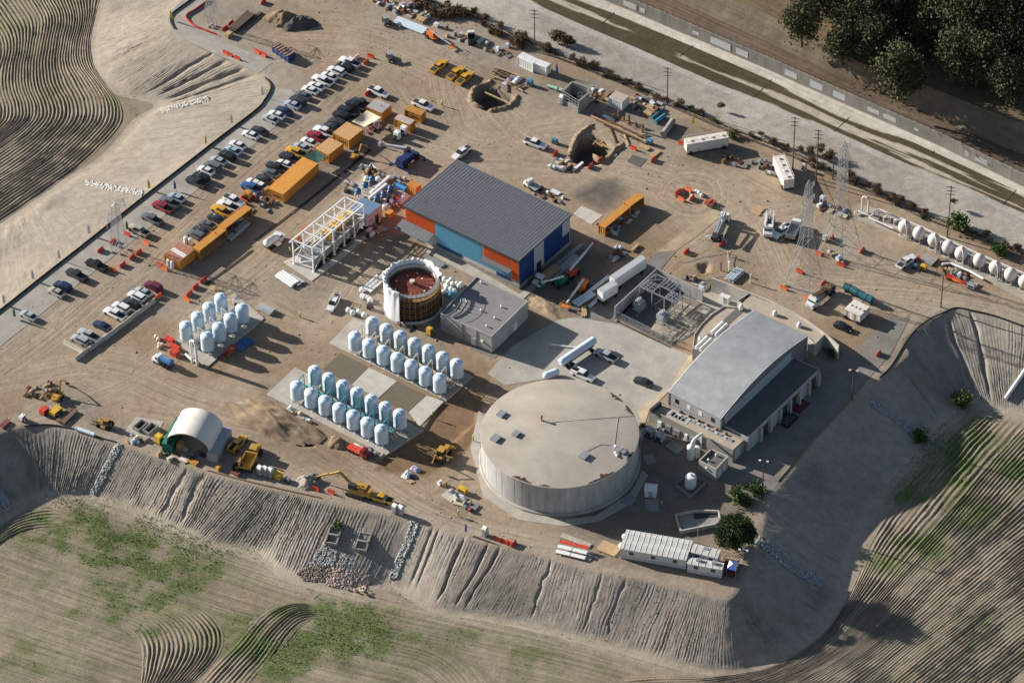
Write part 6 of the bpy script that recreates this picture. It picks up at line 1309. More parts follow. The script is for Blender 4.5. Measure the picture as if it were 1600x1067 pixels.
# == MACHINES
M_CATY = mat('machine_yellow',(.45,.26,.05),.5,var=.2,scale=2); M_MORG = mat('machine_orange',(.62,.17,.03),.5,var=.15); M_MGRN = mat('machine_green',(.02,.18,.09),.5); M_CRB = mat('crane_blue',(.015,.035,.13),.45); M_MRED = mat('machine_red',(.45,.08,.05),.5,var=.15)
def excavator(loc,rz,s,label,m=M_CATY,arm=(2.6,5.4,3.4,4.9,.4),name='excavator',house=0.0):
 t = thing(name,loc,rz,label,'excavator'); t.scale = (s,s,s)
 for y_ in (-1.1,1.1): obj('track',MB().extr([(-1.9,.35),(-1.6,.05),(1.6,.05),(1.9,.35),(1.9,.65),(1.6,.9),(-1.6,.9),(-1.9,.65)],y_ - .3,y_ + .3),M_DARKM,t)
 obj('undercarriage',MB().box((0,0,.4),(1.6,1.8,.55)),M_DARKM,t)
 obj('house',MB().box((-.5,0,1.05),(3.2,2.5,.95),0,.97).box((-1.4,0,2.0),(1.3,2.4,.35),0,.9),m,t); obj('counterweight',MB().tube((-2.0,0,1.1),(-2.0,0,2.1),1.15,n=14),m,t)
 c = obj('cab',MB().box((.55,.75,2.0),(1.5,.95,1.0),0,.9),M_GLASS,t); obj('cab_roof',MB().box((.55,.75,3.0),(1.35,.9,.1)),M_DARKM,c)
 x1,z1,x2,x3,z3 = arm
 b = obj('boom',MB().tube((.9,-.2,1.6),(x1,-.2,z1),.32,.28,n=4).tube((x1,-.2,z1),(x2 + 1.4,-.2,z1 * .62),.28,.2,n=4),m,t); obj('boom_cylinder',MB().tube((1.2,-.2,1.3),(x1 * .8,-.2,z1 * .75),.09,n=6),M_GALV,b)
 obj('stick',MB().tube((x2 + 1.4,-.2,z1 * .62 + .2),(x3 + 1.4,-.2,z3 + .8),.22,.16,n=4),m,t)
 obj('bucket',MB().extr([(0,.8),(.55,.75),(.75,.2),(.4,-.1),(-.1,.1)],-.75,.35),M_DARKM,t,(x3 + 1.2,0,z3))
 return t
excavator(g(32,625,915),ang(q(32,690,925),q(32,450,850)),1.15,'large yellow excavator parked on the embankment edge with its arm out',arm=(3.6,4.2,4.6,7.2,.2))
excavator(g(12,620,975),ang(q(12,610,970),q(12,690,925)),.62,'small yellow excavator digging beside the container row trench')
excavator(g(31,360,325),ang(q(31,345,325),q(31,395,250)),.72,'yellow excavator beside a heap of spare buckets')
def wheel_at(t,x_,y_,r,w=.4): return obj('wheel',MB().tube((x_,y_ - w / 2,r),(x_,y_ + w / 2,r),r,n=16),M_TYRE,t)
def loader(loc,rz,s,label,m=M_CATY,back=True,forks=False,name='backhoe_loader'):
 t = thing(name,loc,rz,label,'loader'); t.scale = (s,s,s)
 for x_,r in ((-1.4,.85),(1.5,.65)):
  for y_ in (-.95,.95): wheel_at(t,x_,y_,r)
 obj('body',MB().box((1.3,0,.9),(2.0,1.0,.8),0,.92).box((-.6,0,.8),(2.4,1.3,.6)),m,t); c = obj('cab',MB().box((-.5,0,1.4),(1.6,1.4,1.3),0,.9),M_GLASS,t); obj('cab_roof',MB().box((-.5,0,2.7),(1.7,1.45,.12)),m,c)
 for y_ in (-.7,.7): obj('lift_arm',MB().beam((.2,y_,1.6),(2.6,y_,.7),.18),m,t)
 if forks:
  for y_ in (-.5,.5): obj('fork',MB().beam((2.7,y_,.3),(4.2,y_,.3),.14),M_DARKM,t)
  obj('fork_frame',MB().beam((2.7,-.9,.3),(2.7,.9,.3),.12).beam((2.7,-.9,1.3),(2.7,.9,1.3),.12).beam((2.7,-.9,.3),(2.7,-.9,1.3),.1).beam((2.7,.9,.3),(2.7,.9,1.3),.1),M_DARKM,t)
 else: obj('bucket',MB().extr([(0,.2),(.1,.95),(.25,.95),(.3,.35),(1.0,.2),(1.0,.1)],-1.1,1.1),m,t,(2.7,0,0))
 if back:
  obj('rear_boom',MB().tube((-1.9,0,1.2),(-3.0,0,3.3),.2,.16,n=4).tube((-3.0,0,3.3),(-4.4,0,2.2),.16,.13,n=4),m,t); obj('rear_bucket',MB().extr([(0,.8),(.5,.7),(.6,.2),(.2,0)],-.4,.4),M_DARKM,t,(-4.7,0,1.4))
 return t
loader(g(32,1155,690),ang(q(32,1140,700),q(32,1225,590)),1.1,'yellow backhoe loader working at the trench beside the reservoir'); loader(g(31,650,500),ang(q(31,690,505),q(31,580,475)),.85,'fork loader with long forks near the concrete forms',mat('faded_yellow',(.35,.2,.05),.6),False,True,'fork_loader')
loader(g(31,1475,745),ang(q(31,1470,770),q(31,1490,700)),.9,'brown wheel loader in the shade beside the shelter',mat('dusty_ochre',(.30,.19,.08),.7),False,False,'wheel_loader')
def boom_lift(loc,rz,s,label,m,boom_m=M_WMET,L=7.0,up=3.0):
 t = thing('boom_lift',loc,rz,label,'boom lift','boom lifts'); t.scale = (s,s,s)
 for x_ in (-1.2,1.2):
  for y_ in (-.95,.95): wheel_at(t,x_,y_,.5,.35)
 obj('chassis',MB().box((0,0,.5),(2.9,1.6,.5)),m,t); obj('turret',MB().box((-.5,0,1.0),(2.4,1.5,1.0),0,.9),m,t); obj('boom',MB().tube((-.9,0,2.1),(L * .62,0,2.1 + up * .62),.26,n=4).tube((L * .6,0,2.1 + up * .6),(L,0,2.1 + up),.18,n=4),boom_m,t)
 obj('basket',MB().box((L + .5,0,up + 1.5),(.9,1.8,.08)).beam((L + .1,-.9,up + 2.5),(L + .1,.9,up + 2.5),.06).beam((L + .9,-.9,up + 2.5),(L + .9,.9,up + 2.5),.06).beam((L + .9,.9,up + 1.5),(L + .9,.9,up + 2.5),.06).beam((L + .9,-.9,up + 1.5),(L + .9,-.9,up + 2.5),.06).beam((L + .1,.9,up + 1.5),(L + .1,.9,up + 2.5),.06).beam((L + .1,-.9,up + 1.5),(L + .1,-.9,up + 2.5),.06),m,t)
 return t
boom_lift(g(12,1095,240),ang(q(12,1080,225),q(12,1170,275)),1.0,'orange boom lift lowered towards the river fence',M_MORG,M_LGREY,6.0,-.9); boom_lift(g(23,372,635),ang(q(23,360,620),q(23,470,520)),1.1,'red boom lift with its white boom raised behind the hall',M_MRED,L=7.5,up=1.8)
boom_lift(g(23,300,690),ang(q(23,320,665),q(23,245,700)),1.0,'green boom lift in the shadow of the hall',M_MGRN,L=5,up=1.2); boom_lift(g(23,430,720),ang(q(23,450,695),q(23,370,790)),1.1,'orange boom lift with its boom lowered by the pipes',M_MORG,L=6.5,up=-.9)
boom_lift(g(22,262,430),ang(q(22,245,460),q(22,300,400)),.8,'small orange lift at the end of the white frame',M_MORG,M_MORG,3.5,.8)
def truck(loc,rz,label,cab='white',body='flat',L=8.0,m=None,name='truck',s=1.0,cat='truck'):
 t = thing(name,loc,rz,label,cat); t.scale = (s,s,s); pm = paint(cab); xf = L / 2
 obj('chassis',MB().box((0,0,.7),(L,.9,.3)),M_DARKM,t); obj('cab',loft([(xf - 2.3,1.15,1.1,.7,2.2),(xf - 2.2,1.2,1.05,.6,2.7),(xf - 1.2,1.2,1.05,.6,2.7),(xf - .8,1.2,1.0,.6,1.75),(xf,1.1,.95,.6,1.55)]),pm,t,smooth=30); obj('windscreen',MB().add([(xf - 1.17,-.95,2.55),(xf - .8,-1.0,1.82),(xf - .8,1.0,1.82),(xf - 1.17,.95,2.55)],[(0,1,2,3)]),M_GLASS,t)
 for y_ in (-1.2,1.2): obj('side_window',MB().box((xf - 1.7,y_ * .93,1.85),(.8,.12,.6)),M_GLASS,t)
 for x_ in (xf - .9,-xf + .9,-xf + 2.1):
  for y_ in (-1.0,1.0): wheel_at(t,x_,y_,.5)
 bx,bl = -1.2,L - 2.6
 if body == 'dump':
  mb = MB(); mb.box((bx,0,1.1),(bl,2.4,.15))
  for y_ in (-1.15,1.15): mb.box((bx,y_,1.25),(bl,.1,1.0))
  for x_ in (bx - bl / 2 + .05,bx + bl / 2 - .05): mb.box((x_,0,1.25),(.1,2.2,1.0))
  obj('dump_body',mb,m or M_GREYM,t)
 elif body == 'tank':
  obj('tank',MB().tube((bx - bl / 2,0,2.0),(bx + bl / 2,0,2.0),1.0,n=18).tube((bx + bl / 2,0,2.0),(bx + bl / 2 + .25,0,2.0),1.0,.6,n=18).tube((bx - bl / 2,0,2.0),(bx - bl / 2 - .25,0,2.0),1.0,.6,n=18),m or M_WHITE,t,smooth=40); obj('walkway',MB().box((bx,0,3.0),(bl * .7,.5,.06)),M_GALV,t)
 elif body == 'flat': obj('flat_bed',MB().box((bx,0,1.1),(bl,2.4,.2)),m or M_WOOD,t)
 elif body == 'service':
  for y_ in (-.9,.9): obj('locker',MB().box((bx,y_,1.05),(bl,.55,1.1)),pm,t)
  obj('flat_bed',MB().box((bx,0,1.0),(bl,1.6,.1)),M_DARKM,t)
 elif body == 'pump':
  obj('flat_bed',MB().box((bx,0,1.1),(bl,2.2,.3)),M_DARKM,t); obj('hopper',MB().lathe([(.5,.9),(1.0,1.9),(.9,1.95)],14,(-xf + .5,0,0)),M_DARKM,t); obj('boom_pack',MB().beam((-xf,-.4,3.0),(xf - 2,-.4,3.2),.3).beam((-xf + .3,.1,2.8),(xf - 2.4,.1,3.5),.28).beam((-xf + .6,.5,2.5),(xf - 2.4,.5,2.9),.26),m or M_GREYM,t); obj('pedestal',MB().tube((xf - 3.0,0,1.2),(xf - 3.0,0,3.1),.5,n=12),M_WHITE,t)
  for y_ in (-1,1): obj('outrigger',MB().beam((-xf + 1.4,y_,.9),(-xf + .4,y_ * 2.6,.8),.2).tube((-xf + .4,y_ * 2.6,.05),(-xf + .4,y_ * 2.6,.9),.1,n=6),M_WHITE,t)
 elif body == 'rig':
  obj('flat_bed',MB().box((bx,0,1.1),(bl,2.2,.2)),M_DARKM,t); obj('mast',MB().beam((-xf,-.2,1.6),(xf - 1.5,-.2,3.3),.4).beam((-xf,.3,1.6),(xf - 1.5,.3,3.3),.3),mat('rusty_steel',(.17,.10,.06),.8,var=.4,scale=3),t); obj('winch',MB().tube((bx,-.9,1.8),(bx,.9,1.8),.5,n=12),M_DARKM,t); obj('engine',MB().box((bx - 1.2,0,1.3),(1.5,1.8,1.2)),MATS['rusty_steel'],t)
 elif body == 'bucket':
  for y_ in (-.9,.9): obj('locker',MB().box((bx,y_,1.05),(bl,.5,1.0)),pm,t)
  for y_ in (-.9,.9): obj('rack_rail',MB().beam((-xf,y_,2.9),(xf - 1.6,y_,2.9),.16),pm,t)
  obj('boom',MB().beam((bx,0,2.2),(-xf - .5,0,3.0),.25),pm,t)
 return t
truck(g(23,1290,355),ang(q(23,1265,410),q(23,1320,290)),'white concrete pump truck with a folded dark boom and outriggers','white','pump',9.5,name='pump_truck'); truck(g(24,160,375),ang(q(24,140,415),q(24,185,325)),'white dump truck under the near pylon','white','dump',7.0,name='dump_truck'); truck(g(24,5,350),ang(q(24,10,300),q(24,0,395)),'white rack truck left of the service pickup','white','bucket',7.0,name='rack_truck')
truck(g(24,325,785),ang(q(24,395,730),q(24,280,825)),'white drill rig truck with a rusty mast near the near pylon','white','rig',9.0,name='drill_truck'); truck(g(22,115,440),ang(q(22,80,460),q(22,165,400)),'small white tanker truck near the white frame','white','tank',6.5,name='tanker_truck',s=.9); truck(g(31,1010,115),ang(q(31,1060,135),q(31,970,90)),'blue tanker truck in front of the left vessel pad','white','tank',6.2,mat('tanker_blue',(.04,.14,.34),.4),'tanker_truck',.85)
truck(g(23,215,655),ang(q(23,260,620),q(23,190,675)),'white flatbed truck in the shadow beside the hall','white','flat',8.0,name='flatbed_truck'); truck(g(12,1330,250),ang(q(12,1325,265),q(12,1318,215)),'white truck with a dark bin near the river fence','white','dump',5.5,M_DARKM,'bin_truck',.8); truck(g(23,125,95),ang(q(23,160,110),q(23,110,75)),'small white truck behind the hall','white','flat',5.5,M_GREYM,'flatbed_truck',.8)
truck(g(32,635,665),ang(q(32,600,640),q(32,700,690)),'red flatbed machine carrying a white pipe at the vessel pad','red','flat',7.0,M_RED,'pipe_carrier',.8)
t = thing('haul_truck',g(31,1545,730),ang(q(31,1520,760),q(31,1575,660)),'orange articulated haul truck in the shade of the shelter','truck')
obj('cab',MB().box((2.6,0,1.0),(2.2,2.0,1.9),0,.85),M_CATY,t); obj('dump_body',MB().extr([(-3.4,1.7),(-3.0,1.1),(1.0,1.1),(1.2,2.6),(.9,2.6),(.6,1.5),(-2.8,1.5),(-3.3,2.0)],-1.4,1.4).box((-1.2,-1.35,1.4),(4.2,.12,1.0)).box((-1.2,1.35,1.4),(4.2,.12,1.0)),M_CATY,t); obj('hood',MB().box((4.1,0,.9),(1.4,1.7,1.0),0,.9),M_CATY,t); obj('windscreen',MB().box((3.62,0,2.0),(.1,1.5,.7)),M_GLASS,t)
for x_ in (-2.3,-.9,3.4):
 for y_ in (-1.15,1.15): wheel_at(t,x_,y_,.8,.6)
t = thing('mobile_crane',g(12,935,1005),ang(q(12,880,1045),q(12,990,950)),'dark blue rough terrain crane with a pale boom near the hall','crane')
obj('chassis',MB().box((0,0,.8),(6.5,2.4,.7)),M_CRB,t); obj('cab',MB().box((1.2,.8,1.6),(1.8,1.0,1.5),0,.9),M_GLASS,t); obj('superstructure',MB().box((-.6,-.2,1.6),(3.4,2.0,1.1),0,.95),M_CRB,t); obj('hood',MB().box((-2.4,0,1.5),(1.6,2.2,1.3),0,.9),M_CRB,t)
bd = Vector((math.cos(2.0),math.sin(2.0),0)); obj('boom',MB().tube((2.2,-.3,2.6),tuple(Vector((2.2,-.3,2.9)) + bd * 4.5),.5,n=4).tube(tuple(Vector((2.2,-.3,2.95)) + bd * 4.2),tuple(Vector((2.2,-.3,3.2)) + bd * 8),.38,n=4),M_LGREY,t); obj('boom_head',MB().box(tuple(Vector((2.2,-.3,2.7)) + bd * 8.2),(.8,.8,1.0)),M_GREYM,t)
for x_ in (-2.2,2.2):
 for y_ in (-1.2,1.2): wheel_at(t,x_,y_,.8,.6)
for x_ in (-3.1,3.1):
 for y_ in (-1,1): obj('outrigger',MB().beam((x_,y_,.9),(x_,y_ * 2.9,.8),.25).box((x_,y_ * 2.9,0),(.6,.6,.12)).tube((x_,y_ * 2.9,.1),(x_,y_ * 2.9,.9),.1,n=6),M_CRB,t)
t = thing('tank_trailer',g(33,405,75),ang(q(33,320,130),q(33,505,5)),'long white cylindrical tank trailer on the apron','trailer')
obj('tank',MB().tube((-5.2,0,2.0),(5.2,0,2.0),.95,n=22).tube((5.2,0,2.0),(5.6,0,2.0),.95,.6,n=22).tube((-5.2,0,2.0),(-5.6,0,2.0),.95,.6,n=22),M_VES,t,smooth=40); obj('frame',MB().box((0,0,.8),(9.5,1.2,.4)),M_DARKM,t)
for x_ in (-4,-2.8,3.6):
 for y_ in (-1,1): wheel_at(t,x_,y_,.5)
t = thing('round_tank',g(33,242,195),0,'small white rounded tank behind the reservoir rim','tank'); obj('shell',MB().tube((-1.1,-.6,1.1),(1.1,.6,1.1),.85,n=18).ball((1.1,.6,1.1),.85,14).ball((-1.1,-.6,1.1),.85,14),M_VES,t,smooth=40); obj('saddle',MB().box((0,0,0),(2.5,1.6,.4),.5),M_CONC,t)
for tl,x_,y_,lab in ((12,830,368,'dark utility buggy alone on the open dirt'),(12,805,145,'dark utility buggy beside the steel channels')):
 t = thing('utility_buggy',g(tl,x_,y_),ang(q(tl,x_ + 20,y_ + 40),q(tl,x_,y_)),lab,'buggy'); obj('body',MB().box((0,0,.5),(3.0,1.4,.5),0,.95),M_DARKM,t); obj('canopy',MB().box((.2,0,1.9),(1.6,1.4,.08)),M_GREYM,t); obj('cargo_bed',MB().box((-1.1,0,1.0),(1.0,1.4,.3)),M_DARKM,t)
 for x2 in (-.5,.9):
  for y2 in (-.62,.62): obj('roof_post',MB().beam((x2,y2,.95),(x2,y2,1.9),.06),M_DARKM,t)
 for x2 in (-1,1):
  for y2 in (-.7,.7): wheel_at(t,x2,y2,.35,.25)
for i,(x_,y_) in enumerate(((505,738),(555,765),(610,795))):
 t = thing('teal_tank',g(24,x_,y_),ang(q(24,480,720),q(24,650,800)),f'{ORD[i]} teal cylinder tank from the left behind the beige tank','tank','teal cylinder tanks'); obj('shell',MB().tube((-1.5,0,1.2),(1.5,0,1.2),.85,n=18),mat('teal_tank',(.03,.13,.16),.4),t,smooth=40); obj('band',MB().tube((-.1,0,1.2),(.1,0,1.2),.9,n=18),M_DARKM,t)
 for s in (-.9,.9): obj('saddle',MB().box((s,0,0),(.3,1.4,.6)),M_DARKM,t)
# == CHANNEL WALL, FENCES, DRAINS
rw = thing('retaining_wall',(float(C3[70][0]),float(C3[70][1]),ZC),0,'long grey concrete retaining wall along the far side of the channel','wall')
wc = (C3 + C4) / 2; M_RW = mat('retaining_concrete',(.23,.215,.19),.95,var=.3,scale=.4,streak=.3)
for k in range(0,len(wc) - 3,3):
 mb = MB().wall([tuple(wc[k] + (wc[k + 1] - wc[k]) * .02),*[tuple(p) for p in wc[k + 1:k + 4]]],ZC - .3,ZR + .1,.4); wobj('wall_panel',mb,M_RW,rw)
M_PATCH = mat('paint_over',(.46,.47,.48),.8,var=.15); wd = (wc[90] - wc[60]); wd = wd / np.hypot(*wd); wn = np.array([wd[1],-wd[0]])
for tl,x_,y_,w,h in ((13,715,38,4.5,1.6),(13,800,70,1.6,1.3),(13,1245,262,9.5,2.0),(13,1412,335,3.6,1.8),(14,138,462,3.6,1.7),(14,292,535,3.6,2.0),(14,435,595,3.5,1.8),(14,655,683,3.4,1.2),(14,755,727,3.6,1.3),(14,1240,942,1.3,1.5),(14,1350,985,5,1.4),(14,925,795,1.2,.8),(13,1130,210,2,1.0)):
 c = g(tl,x_,y_,ZC + 1.9); d_,s_,al_ = dist_line(np.array([c.x]),np.array([c.y]),wc); i = int(np.argmin(np.hypot(wc[:,0] - c.x,wc[:,1] - c.y))); tt = float(np.dot(np.array([c.x,c.y]) - wc[i],wd)); p = wc[i] + wd * tt + wn * .215
 wobj('paint_patch',MB().prism([tuple(p - wd * w / 2 - wn * .03),tuple(p + wd * w / 2 - wn * .03),tuple(p + wd * w / 2 + wn * .012),tuple(p - wd * w / 2 + wn * .012)],ZC + 1.9 - h / 2,ZC + 1.9 + h / 2),M_PATCH,rw)
rl = MB();
for k in range(0,len(wc) - 1,1): rl.tube((*wc[k],ZR + 1.0),(*wc[k + 1],ZR + 1.0),.05,n=4)
rf_ = thing('wall_railing',(float(wc[70][0]),float(wc[70][1]),ZR),0,'rusty railing along the top of the far channel wall','railing'); M_RUST = mat('rust',(.13,.06,.035),.85,var=.35,scale=3)
wobj('top_rail',rl,M_RUST,rf_); mb = MB()
for k in range(len(wc) - 1): mb.tube((*wc[k],ZR),(*wc[k],ZR + 1.0),.05,n=4)
tag(wobj('posts',mb,M_RUST,rf_),kind='stuff')
for k,(a,b_) in enumerate(((q(13,655,60),q(13,552,150)),(q(13,1155,255),q(13,1035,350)),(q(14,565,670),q(14,405,815)),(q(14,1075,895),q(14,1010,950)),(q(13,1570,530),q(13,1470,620)),(q(24,1565,70),q(24,1450,200)),(q(14,55,462),q(14,10,505)))):
 p0,p1 = P(*a,ZC),P(*b_,ZC); tag(obj('channel_sill',MB().wall([(p0.x,p0.y),(p1.x,p1.y)],ZC - .2,ZC + .05,.16),mat('dark_joint',(.04,.035,.03),.95)),f'dark cross sill in the channel bed, {ORD[k]} one listed downstream','sill','dark sills across the channel')
fl_ = C0 + np.array([-.55,-1.25]) * 1.3; fe = thing('river_fence',(float(fl_[60][0]),float(fl_[60][1]),0),0,'dark chain link fence along the river bank','fence'); s_ = np.concatenate([[0],np.cumsum(np.hypot(*np.diff(fl_,axis=0).T))]); n_ = int(s_[-1] / 3.2)
fpts = [(float(np.interp(s_[-1] * i / n_,s_,fl_[:,0])),float(np.interp(s_[-1] * i / n_,s_,fl_[:,1]))) for i in range(n_ + 1)]
post_me = MB().tube((0,0,0),(0,0,2.2),.05,n=6).mesh('post')
for p in fpts: o = obj('post',post_me,M_DARKM,fe,(p[0] - fe.location.x,p[1] - fe.location.y,0))
mb = MB()
for a,b_ in zip(fpts[:-1],fpts[1:]):
 for z in (2.15,.1): mb.tube((*a,z),(*b_,z),.03,n=4)
 for k in range(9):
  u,v = k / 9,(k + 2) / 9; pa = (a[0] + (b_[0] - a[0]) * u,a[1] + (b_[1] - a[1]) * u); pb = (a[0] + (b_[0] - a[0]) * min(1,v),a[1] + (b_[1] - a[1]) * min(1,v)); mb.tube((*pa,.1),(*pb,2.1),.012,n=3); mb.tube((*pb,.1),(*pa,2.1),.012,n=3)
wobj('mesh',mb,M_DARKM,fe)
def low_fence(pl,h,m,label,name='silt_fence',th=.10):
 c = pl[len(pl) // 2]; o = obj(name,MB().wall([(p[0] - c[0],p[1] - c[1]) for p in pl],-.1,h,th),m,None,(float(c[0]),float(c[1]),0)); return tag(o,label,'fence')
M_SILT = mat('black_silt_cloth',(.02,.02,.02),.9); M_SILTR = mat('red_silt_cloth',(.5,.04,.03),.8)
low_fence(pline([(-90,556),(0,486),(68,432),(137,378),(205,324),(273,271),(340,219),(400,173),(413,158),(422,143),(422,132),(414,122)],0),.5,M_SILT,'long black silt fence between the road and the field bank')
low_fence(pline([(345,-38),(298,1),(270,22),(266,33),(272,46)],0),.5,M_SILT,'black silt fence at the outer road bend'); low_fence(pline([q(11,1290,5),q(11,1215,60),q(11,1150,105),q(11,1180,150),q(11,1260,190),q(11,1340,220)],0),.6,M_SILTR,'red silt fence along the inner road bend')
M_WAT = mat('straw_wattle',(.22,.16,.09),.95)
for pts,m,lab in (([q(24,1581,950),q(24,1400,885),q(24,1250,850),q(24,1160,836),q(24,1080,868),q(24,990,912),q(24,900,985),q(24,845,1060),q(34,760,130),q(34,690,200)],M_SILT,'dark sediment sock around the basin corner'),([q(34,500,350),q(34,330,530),q(34,180,700),q(34,60,840)],M_WAT,'straw sock along the roadside above the basin'),([q(31,150,500),q(31,300,490),q(31,450,515),q(31,600,565),q(31,720,598)],M_SILT,'dark sediment sock at the left end of the embankment'),([q(31,1280,770),q(31,1500,830),q(32,150,885),q(32,400,940)],M_WAT,'straw sock along the embankment edge below the shelter')):
 pl = pline(pts,0,6); c = pl[len(pl) // 2]; mb = MB().path([(p[0] - c[0],p[1] - c[1],.14) for p in pl],.17,6); tag(obj('sediment_sock',mb,m,None,(float(c[0]),float(c[1]),0)),lab,'sock')
# ---- points on the banks
def bank_z(x,y,lip,toe,zt):
 a = dist_line(x,y,lip)[0]; b_ = dist_line(x,y,toe)[0]; t = a / (a + b_ + 1e-6); return zt * (t - .015 * np.sin(2 * math.pi * t))
def on_bank(px,lip,toe,zt):
 px = np.asarray(px,float); lo = np.full(len(px),zt); hi = np.zeros(len(px))
 for _ in range(14):
  m = (lo + hi) / 2; w = PN(px,m); h = bank_z(w[:,0],w[:,1],lip,toe,zt); up = h > m; lo = np.where(up,m,lo); hi = np.where(up,hi,m)
 w = PN(px,(lo + hi) / 2); return np.column_stack([w,(lo + hi) / 2])
ICO_V = []; _p = (1 + 5 ** .5) / 2
for a,b_ in ((-1,_p),(1,_p),(-1,-_p),(1,-_p)): ICO_V += [(a,b_,0),(0,a,b_),(b_,0,a)]
ICO_V = np.array(ICO_V) / math.hypot(1,_p)
from mathutils import geometry as _mg
_bm = bmesh.new(); bmesh.ops.create_icosphere(_bm,subdivisions=1,radius=1); ICO_V = np.array([v.co[:] for v in _bm.verts]); ICO_F = np.array([[v.index for v in f.verts] for f in _bm.faces]); _bm.free()
def rocks(name,C,S,m,label,cat,seed,kind='stuff',flat=.7):
 r = np.random.default_rng(seed); n = len(C); k = len(ICO_V)
 V = ICO_V[None] * (1 + .28 * r.standard_normal((n,k,1))) * (S[:,None,None] * r.uniform(.7,1.3,(n,1,3))); V[:,:,2] *= flat; a = r.uniform(0,6.28,n); ca,sa = np.cos(a)[:,None],np.sin(a)[:,None]
 X = V[:,:,0] * ca - V[:,:,1] * sa; Y = V[:,:,0] * sa + V[:,:,1] * ca; W_ = np.stack([X,Y,V[:,:,2]],2) + C[:,None,:]
 c = C.mean(0); F = (ICO_F[None] + (np.arange(n) * k)[:,None,None]).reshape(-1,3); o = np_mesh(name,W_.reshape(-1,3) - c,F,None,None,m,kind,False); o.location = c; return tag(o,label,cat)
rg = np.random.default_rng(5)
def poly_pts(poly,n):
 poly = np.array(poly); out = []
 while len(out) < n:
  p = rg.uniform(poly.min(0),poly.max(0),(n,2)); out += list(p[inside(p[:,0],p[:,1],poly)])
 return np.array(out[:n])
M_RKP = mat('pink_rock',(.44,.33,.28),.9,var=.3,scale=2.2); M_RKG = mat('grey_rock',(.34,.34,.34),.9,var=.45,scale=1.8); M_RKB = mat('brown_rock',(.22,.18,.15),.9,var=.5,scale=1.8)
T42 = lambda l: [q(42,a,b_) for a,b_ in l]
for poly,n,m,lab,sd in ((T42([(470,350),(720,405),(668,505),(430,465)]),700,M_RKP,'bed of pinkish riprap below the right outfall',1),(T42([(260,370),(400,330),(480,360),(430,440),(300,440),(255,400)]),420,M_RKB,'bed of brown riprap below the left outfall',2),(T42([(420,205),(520,215),(480,350),(330,330),(400,230)]),320,M_RKG,'grey stones tumbling from the left outfall',3),(T42([(590,235),(690,250),(755,330),(730,400),(500,345),(520,280)]),520,M_RKG,'grey riprap apron of the right outfall',4)):
 C = on_bank(poly_pts(poly,n),sl,st,ZF); rocks('riprap',C + [0,0,.04],rg.uniform(.13,.30,n),m,lab,'rocks',sd)
def chute(pts,w,lip,toe,zt,label,m,sd,den=26,kerb=None):
 cl = catmull(pts,16); n = len(cl) * den // 6; i = rg.uniform(0,len(cl) - 1.01,n); k = i.astype(int); f = (i - k)[:,None]; p = cl[k] * (1 - f) + cl[k + 1] * f; d = cl[k + 1] - cl[k]; d = d / np.hypot(*d.T)[:,None]; p = p + np.stack([-d[:,1],d[:,0]],1) * rg.uniform(-w,w,n)[:,None]
 e = np.gradient(cl,axis=0); e = e / np.hypot(*e.T)[:,None]; nn = np.stack([-e[:,1],e[:,0]],1); a_,b2 = (on_bank(cl + nn * s * (w + .6),lip,toe,zt) + [0,0,.10] for s in (1,-1)); V = np.concatenate([a_,b2]); k2 = len(cl); i2 = np.arange(k2 - 1); ct = V.mean(0)
 o = np_mesh('chute_bed',V - ct,np.stack([i2,i2 + 1,i2 + 1 + k2,i2 + k2],1),None,None,M_CHB if m != M_RKW else M_RKW,None); o.location = ct; tag(o,'bed under the ' + label,'drain')
 C = on_bank(p,lip,toe,zt); rocks('stone_chute',C + [0,0,.1],rg.uniform(.14,.32,n),m,label,'drain',sd)
M_CHB = mat('chute_bed',(.30,.30,.295),.95,var=.35,scale=2.5,bump=.08,bscale=3); M_RKW = mat('white_rock',(.48,.46,.42),.9,var=.3,scale=2)
chute([q(31,745,605),q(31,690,700),q(31,635,810),q(31,575,915)],5,sl,st,ZF,'grey stone chute on the embankment left of the shelter',M_RKG,11,60); chute([q(42,975,65),q(42,930,200),q(42,880,310),q(42,840,420)],3.6,sl,st,ZF,'grey stone chute beside the eroded gullies',M_RKG,12,50); chute([q(42,1000,85),q(42,955,200),q(42,905,310),q(42,862,420)],1.6,sl,st,ZF,'pale stone edge of the chute beside the gullies',M_RKW,13,30)
chute([q(34,640,345),q(34,780,440),q(34,920,555)],5,sl,st,ZF,'grey stone chute on the shaded bank near the shrub',M_RKG,14,90); chute([q(43,1520,180),q(44,40,250),q(44,180,370),q(44,340,450)],7,sl,st,ZF,'grey stone chute below the round tree',M_RKG,15,80); chute([q(11,1000,690),q(11,1100,660),q(11,1290,612)],3.5,nl,nt_,ZN,'white stone chute on the field bank',M_RKW,16,60); chute([q(21,530,60),q(21,650,90),q(21,780,110),q(21,880,130)],4,nl,nt_,ZN,'pale stone lined drain running to the road',M_RKW,17,60); chute([q(31,-20,880),q(31,20,950),q(31,60,1010)],5,sl,st,ZF,'grey stone chute at the far left of the embankment',M_RKG,18,60)
